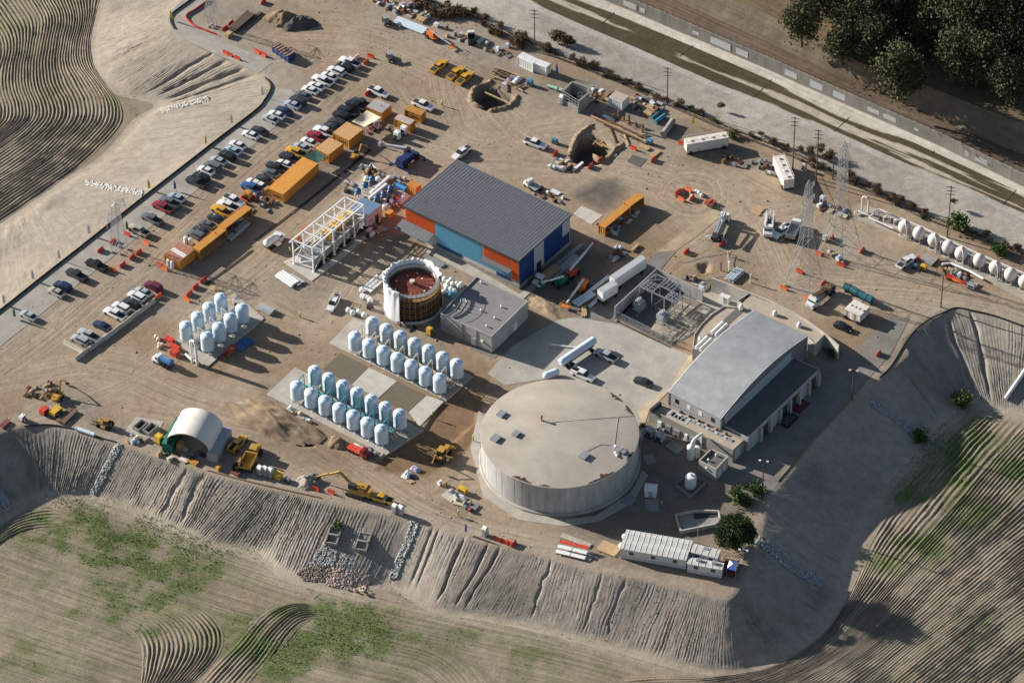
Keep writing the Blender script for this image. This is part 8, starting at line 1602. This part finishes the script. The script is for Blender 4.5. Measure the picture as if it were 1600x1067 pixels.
def tarp(loc,rz,a,b_,h,m,label,seed):
 r = random.Random(seed); n = 9; vs = []
 for i in range(n):
  for j in range(n):
   u,v = i / (n - 1) - .5,j / (n - 1) - .5; e = max(abs(u),abs(v)) * 2; vs.append((u * a,v * b_,max(.03,h * (1 - e ** 4) * (.7 + .5 * r.random()))))
 return lump('tarpaulin',loc,rz,MB().add(vs,[(i * n + j,(i + 1) * n + j,(i + 1) * n + j + 1,i * n + j + 1) for i in range(n - 1) for j in range(n - 1)]),m,label,'tarp',smooth=50)
tarp(g(22,1215,745),DA,4.0,2.2,.9,M_CYAN,'blue tarpaulin beside the block building corner',1); tarp(g(22,905,165),DA,4.5,1.8,.9,M_PVC,'pale blue tarpaulin at the back corner of the hall',2); tarp(g(22,880,165),DA,3.6,1.2,1.0,M_RED,'red tarpaulin beside the pale blue one',3); tarp(g(22,878,205),DB,2.2,1.2,.7,M_MAG,'dark red tarpaulin at the orange wall corner',4); tarp(g(13,590,735),DB,3.6,2.0,.5,M_BAG,'white sheet on the excavation beams',5); tarp(g(12,1565,500),DA,4.0,1.6,.6,M_PURP,'pale lilac sheet on the shored pit',6); tarp(g(13,30,500),DA,3.4,1.5,.7,M_BAG,'white sheet at the right end of the shored pit',7); tarp(g(32,935,800),DA,2.4,1.8,.9,M_BAG,'white wrapped bundle on the dirt lane, lower one',8); tarp(g(32,985,765),DB,2.4,1.4,.8,M_PURP,'grey wrapped bundle on the dirt lane, upper one',9); tarp(g(32,965,812),DB,1.6,1.0,.5,M_BLUE,'small blue sheet beside the white bundle',10)
rs = random.Random(21); GM = [M_WHITE,M_GALV,M_RSTB,M_DARKM,M_LUM,M_GREYM,M_CREAM,M_MAG,M_GALV,M_CONCG,M_LUM,M_RSTB,M_PVC]
_gm = []
def goods_mesh(k):
 r = random.Random(k); mb = MB()
 if k % 4 == 0:
  for i in range(4): mb.tube((-1.2,i * .32 - .5,.25),(1.2,i * .32 - .5,.25),.15,n=8)
  mb.box((0,0,0),(.2,1.4,.12))
 elif k % 4 == 1: mb.box((0,0,0),(1.2,1.0,.14)).box((0,0,.14),(1.1,.9,.7),0,.95).box((0,0,.84),(.8,.6,.2))
 elif k % 4 == 2: mb.tube((-.5,0,.55),(.5,0,.55),.5,n=14).tube((-.6,0,.55),(-.5,0,.55),.62,n=14).tube((.5,0,.55),(.6,0,.55),.62,n=14)
 else:
  mb.box((0,0,0),(2.2,.9,.12))
  for i in range(3): mb.box((r.uniform(-.5,.5),r.uniform(-.2,.2),.12 + i * .22),(1.4,.7,.2),r.uniform(-.3,.3))
 return mb.mesh('goods',40)
_gm = [goods_mesh(k) for k in range(8)]; GN = ['pipe_pile','pallet_load','cable_reel','board_pile']
def goods(poly,n,where,seed):
 r = random.Random(seed); P_ = np.array(poly); c = 0; pts = []
 while c < n:
  x_,y_ = r.uniform(P_[:,0].min(),P_[:,0].max()),r.uniform(P_[:,1].min(),P_[:,1].max())
  if not inside(np.array([x_]),np.array([y_]),P_)[0]: continue
  if any((x_ - a) ** 2 + (y_ - b_) ** 2 < 42 for a,b_ in pts) and r.random() < .9: continue
  pts.append((x_,y_)); k = r.randrange(8); w = ('pile of short pipes','loaded pallet','cable reel','pile of boards')[k % 4]
  o = obj(GN[k % 4],_gm[k],r.choice(GM),None,P(x_,y_,.03),r.choice((DA,DB)) + r.uniform(-.3,.3)); s = r.uniform(.6,1.05); o.scale = (s,s,s); tag(o,f'small {w} among the goods {where}','goods',f'{w} {where}'); c += 1
goods([q(12,620,-30),q(12,760,-40),q(12,1080,95),q(12,1050,130),q(12,850,80),q(12,720,20)],46,'along the upper river fence',1); goods([q(12,1150,175),q(12,1300,200),q(12,1581,300),q(12,1570,360),q(12,1400,320),q(12,1160,220)],22,'left of the white containers',2); goods([q(13,480,540),q(13,590,560),q(13,600,620),q(13,480,640)],14,'beside the concrete chamber',3); goods([q(13,720,590),q(13,800,580),q(13,930,650),q(13,900,700),q(13,820,710),q(13,720,670)],22,'in the scrap steel yard',4); goods([ZB(430,200),ZB(620,60),ZB(900,200),ZB(1250,300),ZB(1150,380),ZB(850,340),ZB(560,330)],18,'around the blue filters',5); goods([ZB(250,300),ZB(420,340),ZB(350,480),ZB(180,520)],9,'left of the blue filters',6); goods([ZB(830,660),ZB(1000,560),ZB(1100,600),ZB(1050,760),ZB(860,800)],10,'between the blue roof and the hall',7)
goods([q(21,1400,330),q(21,1540,220),q(21,1581,260),q(21,1430,400)],12,'in front of the open containers',8); goods([q(22,0,130),q(22,60,120),q(22,130,190),q(22,60,250),q(22,0,230)],12,'below the longest orange container',9); goods([q(12,680,790),q(12,760,740),q(12,790,780),q(12,690,850)],10,'under the shade sail',10); goods([q(23,590,340),q(23,740,230),q(23,790,250),q(23,640,390)],14,'in front of the orange open containers',11); goods([q(23,1070,650),q(23,1110,640),q(23,1205,700),q(23,1190,730)],16,'behind the yard wall',12); goods([q(31,150,240),q(31,320,230),q(31,300,330),q(31,180,330)],12,'beside the yellow excavator',13); goods([q(31,770,560),q(31,930,560),q(31,910,610),q(31,780,600)],9,'beside the concrete forms',14); goods([q(31,980,660),q(31,1200,700),q(31,1180,725),q(31,980,680)],9,'in front of the shelter',15); goods([q(22,850,900),q(22,960,930),q(22,1010,985),q(22,880,960)],9,'at the foot of the wrapped tank',16)
goods([q(24,280,170),q(24,500,240),q(24,480,290),q(24,300,220)],12,'between the two pylons',17); goods([q(24,345,470),q(24,450,510),q(24,440,545),q(24,350,500)],9,'under the far pylon',18); goods([q(24,1080,590),q(24,1230,640),q(24,1210,670),q(24,1090,620)],10,'in the filter excavation',19); goods([q(32,680,640),q(32,790,680),q(32,760,715),q(32,690,670)],7,'beside the red pipe carrier',20); goods([q(32,1120,850),q(32,1180,860),q(32,1370,1010),q(32,1330,1040),q(32,1230,970)],12,'around the small slab',21); goods([q(32,140,330),q(32,180,370),q(32,340,470),q(32,300,480)],10,'along the teal vessel pad',22); goods([q(33,900,470),q(33,1080,560),q(33,1060,600),q(33,900,520)],8,'along the stone annex',23); goods([q(13,240,980),q(13,400,1010),q(13,380,1060),q(13,250,1050)],12,'below the red barriers at the excavation',24); goods([q(12,650,1010),q(12,740,1030),q(12,720,1060),q(12,640,1050)],6,'beside the blue crane',25); goods([q(23,150,75),q(23,330,140),q(23,300,190),q(23,140,130)],12,'behind the hall',26); goods([q(23,640,460),q(23,700,480),q(23,680,560),q(23,610,540)],8,'beside the long trailer',27); goods([q(13,1290,970),q(13,1581,1000),q(13,1581,1050),q(13,1300,1020)],12,'below the long skid tank',28); goods([q(14,0,1000),q(14,60,990),q(24,0,30),q(13,1540,1040)],4,'left of the tall skid tank',29); goods([q(22,680,330),q(22,770,300),q(22,790,370),q(22,690,400)],10,'right of the blue roofed house',30); goods([q(34,300,180),q(34,330,200),q(34,120,420),q(34,90,400)],9,'outside the lean-to bays',31); goods([q(31,1140,640),q(31,1250,660),q(31,1220,700),q(31,1120,680)],5,'at the shelter mouth',32)
def beam_between(tl,a,b_,z,w,m,label,group,name='steel_beam'):
 p0,p1 = g(tl,*a,z),g(tl,*b_,z); c = (p0 + p1) / 2; d = p1 - c; o = obj(name,MB().beam(-d,d,w),m,None,c); return tag(o,label,'beam',group)
for k,(a,b_,z) in enumerate((((488,715),(840,880),.5),((500,700),(830,855),.5),((520,740),(780,860),.9),((560,690),(820,800),.3),((540,800),(680,870),-.4),((530,820),(660,890),-.6),((450,840),(560,905),-1.0),((470,830),(600,900),-.8),((600,780),(640,880),.2),((690,820),(720,900),.2),((750,850),(840,830),.3),((560,860),(640,920),-.9))): beam_between(13,a,b_,z,.3,M_RSTB if k % 3 else M_LUM,'rusty beam laid across the big excavation','beams over the big excavation')
for k in range(26):
 r = random.Random(k + 300); a = (r.uniform(490,760),r.uniform(720,900)); l = r.uniform(25,80); s = (1,.46) if r.random() < .7 else (.7,-.8); beam_between(13,a,(a[0] + l * s[0],a[1] + l * s[1]),r.uniform(-.9,.7),.18,r.choice((M_RSTB,M_RSTB,M_LUM,M_YEL)),'short rusty bar in the shoring of the big excavation','bars over the big excavation','steel_bar')
for k in range(14):
 r = random.Random(k + 400); a = (r.uniform(1440,1560),r.uniform(420,560)); l = r.uniform(20,60); s = (1,.42) if r.random() < .7 else (.7,-.8); beam_between(12,a,(a[0] + l * s[0],a[1] + l * s[1]),r.uniform(-.3,.7),.18,r.choice((M_RSTB,M_RSTB,M_LUM,M_DARKM)),'short rusty bar in the shoring of the shored pit','bars over the shored pit','steel_bar')
for k,(x_,y_,h) in enumerate(((627,730,1.2),(658,735,2.6),(690,750,1.4),(722,765,2.6),(765,785,1.5),(806,815,2.4))): tag(obj('soldier_pile',MB().beam((0,0,-2),(0,0,h),.4),M_RSTB,None,g(13,x_,y_)),f'upright rusty pile, {ORD[k]} from the left behind the big excavation','pile','rusty piles behind the excavation')
Z5 = lambda x_,y_: (720 + x_ / 11.35,90 + y_ / 11.35)
for k,(a,b_,z) in enumerate((((510,310),(960,470),.6),((560,240),(900,385),.6),((640,180),(1110,350),.5),((600,200),(880,330),.5),((430,620),(850,810),.2),((640,540),(840,620),-.6),((690,490),(850,570),-.4),((820,480),(830,610),.2),((960,520),(1100,600),.4),((980,560),(1120,480),.4))):
 p0,p1 = P(*Z5(*a),z),P(*Z5(*b_),z); c = (p0 + p1) / 2; d = p1 - c; tag(obj('steel_beam',MB().beam(-d,d,.32),M_RSTB if k % 2 else M_LUM,None,c),'rusty beam over the shored pit near the yellow pickups','beam','beams over the shored pit')
M_BERM = mat('sandbag_berm',(.27,.2,.13),.95,var=.3)
for tl,pts,lab in ((0,[Z5(540,380),Z5(480,470),Z5(330,500),Z5(220,590),Z5(180,720),Z5(220,830),Z5(400,900)],'curved earth berm around the left of the shored pit'),(0,[Z5(460,960),Z5(640,930),Z5(850,870),Z5(960,770),Z5(1000,650)],'curved earth berm below the shored pit'),(0,[q(13,510,765),q(13,440,810),q(13,400,850),q(13,370,920),q(13,360,960)],'dark ragged earth berm left of the big excavation'),(0,[q(13,500,950),q(13,560,1000),q(13,640,930),q(13,690,880)],'earth berm below the big excavation')):
 pl = pline(pts,0,8); c = pl[len(pl) // 2]; r = random.Random(len(pts)); mb = MB(); pr = [(-.9,0),(-.35,.55),(.3,.6),(.85,0)]; vs = []; n = len(pl)
 for i in range(n):
  a = pl[max(0,i - 1)]; b_ = pl[min(n - 1,i + 1)]; d = (b_ - a) / np.hypot(*(b_ - a)); nn = np.array([-d[1],d[0]]); e = math.sin(math.pi * min(1,(i + .3) / 5,(n - i - .3) / 5) / 2)
  for o_,z in pr: w = pl[i] - c + nn * o_ * (.8 + .4 * r.random()) * e; vs.append((w[0],w[1],z * (.7 + .6 * r.random()) * e - .02))
 o = obj('earth_berm',mb.add(vs,[(i * 4 + j,i * 4 + j + 1,(i + 1) * 4 + j + 1,(i + 1) * 4 + j) for i in range(n - 1) for j in range(3)]),M_BERM,None,(float(c[0]),float(c[1]),0),smooth=60); tag(o,lab,'berm')
for k in range(18):
 r = random.Random(k + 60); a = (r.uniform(725,880),r.uniform(575,680)); b_ = (a[0] + r.uniform(25,70),a[1] + r.uniform(12,34)); beam_between(13,a,b_,.15 + .25 * (k % 3),.24,M_RSTB,'rusty beam lying in the scrap steel yard','rusty beams in the scrap yard','scrap_beam')
for k,(x_,y_) in enumerate(((850,690),(870,675),(835,705))): planks(g(13,x_,y_),DB,f'{ORD[k]} lumber stack from the right in the scrap yard',4,2.6,.3,.3,M_LUM,2,'lumber stacks in the scrap yard')
planks(g(13,820,915),DB,'wooden forms right of the big excavation',3,2.8,.4,.3,M_LUM,1); planks(g(13,885,955),DA,'pale timbers beside the dark asphalt patch',3,3.0,.35,.2,M_LUM,1); planks(g(13,280,1042),ang(q(13,245,1030),q(13,330,1060)),'white beams at the lower left of the excavation',3,4.5,.3,.25,M_WHITE,1); planks(g(13,405,1035),DA,'white and grey beams below the excavation',2,4.0,.3,.25,M_WHITE,1); planks(g(23,1520,235),DB,'plywood boards on the round gravel patch',3,2.4,1.0,.1,M_LUM,1); planks(g(31,415,440),ang(q(31,385,475),q(31,460,400)),'large brown steel plate stack near the yellow bin',2,5.0,1.1,.25,mat('brown_plate',(.14,.09,.06),.8),2); planks(g(31,30,490),DA,'dark red frame at the left edge of the yard',3,2.5,.4,.5,M_MAG,1); planks(g(31,1095,695),DB,'brown planks in front of the arched shelter',3,5.0,.3,.15,M_LUM,1); crate(g(31,1190,722),DB,'orange open tray at the embankment edge',(2.8,1.2,.5),M_YCON); crate(g(31,1350,765),DA,'yellow round reel at the shelter corner',(1.1,.8,.9),M_YEL); planks(g(31,1455,790),DB,'dark red rack at the embankment edge',3,2.2,.4,.3,M_MAG,2)
planks(g(32,255,425),DB,'plywood sheets along the teal vessel pad',2,2.8,1.0,.1,M_LUM,1); planks(g(32,955,840),DB,'plywood board beside the white bundle',2,1.4,.5,.08,M_LUM,1); t = tarp(g(32,640,640),ang(q(32,590,610),q(32,690,665)),4.6,1.3,.9,M_BAG,'white sheeted load beside the red pipe carrier',14)
for x_,y_,lab in ((868,505,'open grey concrete form, left of two'),(930,525,'open grey concrete form, right of two')):
 t = thing('concrete_form',g(31,x_,y_),DA,lab,'form','open concrete forms'); [obj('side',MB().box((cx,cy,0),(sx,sy,1.0)),M_CONCG,t) for cx,cy,sx,sy in ((0,-.9,3.2,.2),(0,.9,3.2,.2),(-1.5,0,.2,1.6),(1.5,0,.2,1.6))]; obj('floor',MB().box((0,0,0),(2.8,1.6,.15)),M_DARKM,t)
Z3 = lambda x_,y_: (860 + x_ / 7.965,120 + y_ / 7.965); cp_ = [Z3(155,178),Z3(270,62),Z3(475,132),Z3(470,205),Z3(352,300)]
cw_ = w2(cp_,3.8); t = wthing('concrete_chamber',cw_,'open topped grey concrete chamber with scaffold inside','chamber')
for a,b_ in zip(cw_[:-1],cw_[1:]): wobj('wall',MB().wall([a,b_],-.2,3.8,.4),M_CONCG,t)
wobj('wall',MB().wall([cw_[-1],cw_[0]],-.2,1.6,.4),M_CONCG,t); wobj('floor',MB().prism(cw_,.02,.1),M_DARKM,t)
a,b_ = Vector(cw_[-1]),Vector(cw_[0])
for i in range(6): p = a.lerp(b_,i / 5); wobj('guard_post',MB().tube((*p,1.6),(*p,3.9),.05,n=6),M_GALV,t)
for z in (2.2,3.0,3.8): wobj('guard_rail',MB().tube((*a,z),(*b_,z),.05,n=6),M_GALV,t)
cc = (sum(p[0] for p in cw_) / 5,sum(p[1] for p in cw_) / 5); wobj('scaffold',MB().path([(cc[0],cc[1],0),(cc[0],cc[1],3.2),(cc[0] + 1,cc[1],3.2),(cc[0] + 1,cc[1],0)],.06,6).box((cc[0] + .5,cc[1] + .3,1.8),(1.6,.8,.08)),M_GALV,t)
p0 = P(*Z3(150,190)); tag(obj('green_pipe',MB().tube((0,0,.5),(-3.6,1.9,.5),.4,n=12).tube((-1.2,.6,.5),(-1.6,.85,.5),.55,n=12),mat('pale_green',(.35,.5,.42),.5),None,p0,smooth=40),'pale green pipe stub left of the concrete chamber','pipe')
t = thing('panel_rack',g(43,372,262),ang(q(43,285,270),q(43,410,300)),'slanted rack of white and red panels at the embankment edge','rack')
for i in range(2):
 for j in range(2): obj('panel',MB().box((-1.7 + i * 3.4,-1.1 + j * 1.15,.5 + j * .45),(3.2,1.0,.1)),M_WHITE,t)
obj('red_panel',MB().box((0,1.25,1.3),(6.4,.9,.1)),M_RED,t)
for s in (-3.3,0,3.3): obj('frame',MB().beam((s,-1.7,.1),(s,1.7,1.5),.14).beam((s,1.6,0),(s,1.6,1.5),.12),M_GALV,t)
planks(g(43,395,190),DB + .12,'grey slab row behind the red and white rack',1,7.0,1.4,.15,M_CONC,1); planks(g(43,600,240),DB + .12,'tan timber platform at the end of the offices',1,4.5,3.2,.2,M_LUM,1); planks(g(43,470,292),DB,'small grey frame beside the red and white rack',3,1.8,.5,.12,M_GALV,1)
lp_px = [Z7(640,155),Z7(850,112),Z7(1085,118),Z7(1100,200),Z7(1055,255),Z7(690,325)]; t = wthing('loading_bay',[tuple(P(*p))[:2] for p in lp_px],'low concrete loading bay with pale kerb walls beside the round tree','bay'); lw = w2(lp_px,.9); wobj('slab',MB().prism(lw,-.1,.35),M_CONCG,t); [wobj('kerb_wall',MB().wall([a,b_],-.1,1.0,.3),M_CONCW,t) for a,b_ in zip(lw,lw[1:] + lw[:1])]; wobj('sunken_floor',MB().prism(w2([Z7(825,145),Z7(1085,145),Z7(1090,180),Z7(830,205)],.4),.3,.40),M_DARKM,t)
t = thing('white_shed',g(33,858,915),DB + .5,'small white gabled shed right of the reservoir','shed'); obj('wall',MB().box((0,0,0),(2.6,2.2,2.0)),M_WHITE,t); obj('roof',MB().add([(-1.4,-1.2,2.0),(1.4,-1.2,2.0),(1.4,1.2,2.0),(-1.4,1.2,2.0),(-1.4,0,2.6),(1.4,0,2.6)],[(0,1,5,4),(2,3,4,5),(0,4,3),(1,2,5),(3,2,1,0)]),M_WHITE,t); obj('door',MB().box((0,-1.12,0),(.9,.06,1.8)),M_LGREY,t)
for x_,y_,lab in ((853,540,'grey equipment box, left of two behind the reservoir'),(915,572,'grey equipment box, right of two behind the reservoir')): generator(g(33,x_,y_ + 15),DB,lab,M_LGREY,(1.9,1.7,1.6))
for k,(tl,poly,z,lab) in enumerate(((33,[(945,620),(985,590),(1065,625),(1020,670)],.35,'low brown slab behind the white tower'),(33,[(805,680),(870,665),(890,720),(830,735)],.12,'thin grey slab right of the reservoir'),(33,[(665,965),(710,915),(775,945),(735,995)],.12,'grey slab at the foot of the reservoir'),(33,[(820,945),(905,945),(905,1020),(825,1015)],.12,'grey slab below the white shed'))): pad([q(tl,*p) for p in poly],M_CONCG,z,lab,'concrete_slab')
for k,(x_,y_) in enumerate(((1300,790),(1330,800))): crate(g(23,x_,y_),DA,('white tote, left of two behind the transformer yard','white tote, right of two behind the transformer yard')[k],(1.2,1.2,1.7),M_WHITE,name='tote',cat='tote')
for k,(x_,y_) in enumerate(((1045,570),(1068,582),(1150,432),(1178,440))): drum(g(21,x_,y_),('white upright drum, front left of the striped container','white upright drum, front right of the striped container','white upright drum, behind left of the striped container','white upright drum, behind right of the striped container')[k],r=.55,h=1.8)
for k,(x_,y_) in enumerate(((30,580),(95,610))): pass
drum(P(*ZB(560,290)),'white round tank left of the first blue filter',r=.6,h=1.2); drum(P(*ZB(755,300)),'white round tank right of the first blue filter',r=.6,h=1.2); drum(P(*ZB(715,230)),'yellow drum behind the blue filters',M_YEL,.3,.9); drum(P(*ZB(865,760)),'white round tank beside the orange tool box',r=.55,h=1.1); drum(P(*ZB(975,650)),'white round tank near the red tarpaulin',r=.5,h=1.0)
crate(g(13,680,600),DA,'rusty roof hatch crate on the white container',(1.4,1.2,.2),M_RSTB); crate(g(12,1020,132),DB,'tan plywood crate near the river fence',(2.2,1.6,.8)); crate(g(12,1115,165),DB,'white wrapped crate near the orange boom lift',(1.2,1.0,.9),M_WHITE)
for k,(tl,x_,y_) in enumerate(((23,1155,130),(23,1140,122),(23,1172,146))): bag(g(tl,x_,y_),'white sandbag beside the small pit',.8,'sandbags at the small pit')
for k,(x_,y_,m) in enumerate(((1210,195,M_MRED),(1240,190,M_MRED),(1225,210,M_RSTB))): crate(g(23,x_,y_),DA,f'{ORD[k]} red pallet right of the small pit',(1.0,1.4,.8),m,'red pallets at the small pit')
tag(obj('red_post',MB().tube((0,0,0),(0,0,2.2),.16,n=8).tube((0,0,2.2),(0,0,2.4),.25,n=8),M_MAG,None,g(23,1290,605)),'dull red standpipe beside the small dark pit','post'); tag(obj('white_post',MB().tube((0,0,0),(0,0,2.6),.16,n=8).tube((0,0,2.6),(0,0,2.8),.22,n=8),M_WMET,None,g(23,1340,605)),'white standpipe beside the dull red one','post'); tag(obj('white_post',MB().tube((0,0,0),(0,0,2.4),.16,n=8).tube((0,0,2.4),(0,0,2.55),.22,n=8),M_WMET,None,g(23,1472,680)),'white standpipe behind the screen wall','post')
for k,(a,b_) in enumerate((((1010,525),(1280,465)),((1140,640),(1330,595)),((1330,480),(1340,600)))): p0,p1 = g(23,*a,.9),g(23,*b_,.9); tag(obj('yellow_hose',MB().path([(0,0,-.8),(0,0,0),tuple((p1 - p0) * .5 - Vector((0,0,.3))),tuple(p1 - p0),tuple(p1 - p0 - Vector((0,0,.8)))],.06,6),M_YEL,None,p0),f'{("long upper", "lower", "short right")[k]} yellow barrier tape by the small dark pit','tape')
t = thing('excavation_trolley',g(24,1240,690),DC,'low grey trench lid at the filter excavation','lid'); obj('plate',MB().box((0,0,.1),(3.6,2.6,.15)),M_CONCG,t); obj('edge',MB().box((1.8,0,0),(.2,2.7,.5)),M_CONC,t); t = thing('concrete_cover',g(24,990,540),DC,'grey concrete lid beside the red barrier at the filters','lid'); obj('plate',MB().box((0,0,.1),(3.6,3.0,.2)),M_CONCG,t); obj('edge',MB().box((1.9,0,0),(.2,3.1,.5)),M_DARKM,t)
tag(obj('white_pipe',MB().path([tuple(g(24,a,b_,.7) - g(24,1080,560)) for a,b_ in ((1075,565),(1130,560),(1250,610),(1330,655))],.28,10),M_WMET,None,g(24,1080,560),smooth=40),'bent white pipe above the filter excavation','pipe')
tag(obj('red_mat',MB().box((0,0,.06),(4.2,2.6,.05)),mat('red_mat',(.16,.02,.03),.8),None,g(34,200,375),DA),'dark red mat on the road beside the lean-to','mat')
for pts,lab in (([q(12,545,1067),q(12,700,930)],'dark open trench beside the small excavator'),([q(22,0,420),q(22,270,215),q(22,520,15)],'long dark trench between the containers and the white frame'),([q(21,1270,690),q(21,1440,570),q(21,1560,480)],'dark trench behind the first vessels')):
 pl = pline(pts,0,10); c = pl[len(pl) // 2]; tag(obj('trench_strip',MB().wall([(p[0] - c[0],p[1] - c[1]) for p in pl],.0,.09,.7),mat('dark_trench_strip',(.055,.042,.03),.98,var=.4,scale=2,bump=.05,bscale=4),None,(float(c[0]),float(c[1]),0)),lab,'trench')  # flat near-black strips laid on the ground stand for the trenches
# == PEOPLE
def person_meshes():
 J = [((0,0,.95),.13),((0,0,1.2),.15),((0,0,1.42),.13),((0,0,1.53),.055),((0,.01,1.64),.095),((0,.01,1.74),.08),((.11,0,.9),.10),((.13,.02,.5),.065),((.13,0,.09),.05),((.13,.14,.05),.045),((-.11,0,.9),.10),((-.14,-.04,.5),.065),((-.15,-.1,.09),.05),((-.15,.03,.05),.045),((.21,0,1.40),.06),((.27,-.02,1.14),.045),((.27,.14,.95),.035),((-.21,0,1.40),.06),((-.27,.0,1.14),.045),((-.26,.12,.94),.035)]
 E = [(0,1),(1,2),(2,3),(3,4),(4,5),(0,6),(6,7),(7,8),(8,9),(0,10),(10,11),(11,12),(12,13),(2,14),(14,15),(15,16),(2,17),(17,18),(18,19)]
 me = bpy.data.meshes.new('person'); me.from_pydata([j[0] for j in J],E,[]); o = bpy.data.objects.new('tmp',me); link(o); m = o.modifiers.new('s','SKIN'); sv = me.skin_vertices[0].data
 for i,j in enumerate(J): sv[i].radius = (j[1],j[1])
 sv[0].use_root = True; m2 = o.modifiers.new('u','SUBSURF'); m2.levels = 1; dg = bpy.context.evaluated_depsgraph_get(); r = bpy.data.meshes.new_from_object(o.evaluated_get(dg)); bpy.data.objects.remove(o); return r
PME = person_meshes(); M_SKIN = mat('workwear',(.06,.065,.09),.8); M_HIVIS = mat('hi_vis',(.55,.75,.03),.6); M_HIOR = mat('hi_vis_orange',(.8,.2,.03),.6)
vest_me = MB().lathe([(.19,.92),(.21,1.1),(.22,1.35),(.14,1.48)],10).mesh('vest',60); hat_me = MB().lathe([(.16,1.74),(.13,1.80),(.10,1.86),(.02,1.89)],10).mesh('hard_hat',60); vest_me.transform(Matrix.Diagonal((1.05,.72,1,1)))
for tl,x_,y_,v,lab in ((12,1148,655,0,'worker in a lime vest alone right of the white pickup'),(12,808,862,0,'worker in a lime vest beside the generators'),(12,790,912,1,'worker in an orange vest near the blue crane'),(22,272,893,0,'worker in a lime vest alone below the white pickup'),(22,210,498,0,'worker in a lime vest at the end of the white frame'),(22,765,322,0,'worker in a lime vest beside the blue roofed house'),(32,1090,442,0,'worker in a lime vest on the bare soil beside the vessels'),(32,1343,588,0,'worker in a lime vest close to the reservoir wall'),(32,1250,1053,0,'worker in a yellow vest standing at the embankment edge'),(33,925,1000,1,'worker in red standing below the white shed'),(32,985,498,1,'worker in orange at the end of the vessel pads'),(23,1345,520,1,'worker in orange near the yellow tape')):
 t = thing('person',g(tl,x_,y_),RND.random() * 6,lab,'person'); obj('body',PME,M_SKIN,t); obj('vest',vest_me,M_HIOR if v else M_HIVIS,t); obj('hard_hat',hat_me,M_WHITE,t)
def wire(a,b_,sag,label):
 a,b_ = Vector(a),Vector(b_); pts = [a.lerp(b_,i / 16) - Vector((0,0,sag * 4 * (i / 16) * (1 - i / 16))) for i in range(17)]; c = pts[8]; tag(obj('overhead_wire',MB().path([tuple(p - c) for p in pts],.022,4),M_GALV,None,c),label,'wire','overhead wires')
PP = [(P(1238.5,268),16.1),(P(1275,285),15.6),(P(1480,371),15.1),(P(1760,490),15.1),(P(1042.5,164),11.1),(P(835.5,81),12.6),(P(600,-20),12.6)]
for (a,ha),(b_,hb),lab in ((PP[5],PP[4],'from the containers to the scrap yard pole'),(PP[4],PP[0],'from the scrap yard pole to the tall poles'),(PP[1],PP[2],'from the tall poles to the filter pole'),(PP[2],PP[3],'from the filter pole out of view'),(PP[6],PP[5],'from out of view to the container pole')):
 for s,nm in ((-.9,'near'),(.9,'far')): wire((a.x + s,a.y - .3 * s,ha),(b_.x + s,b_.y - .3 * s,hb),1.2,f'{nm} overhead wire {lab}')
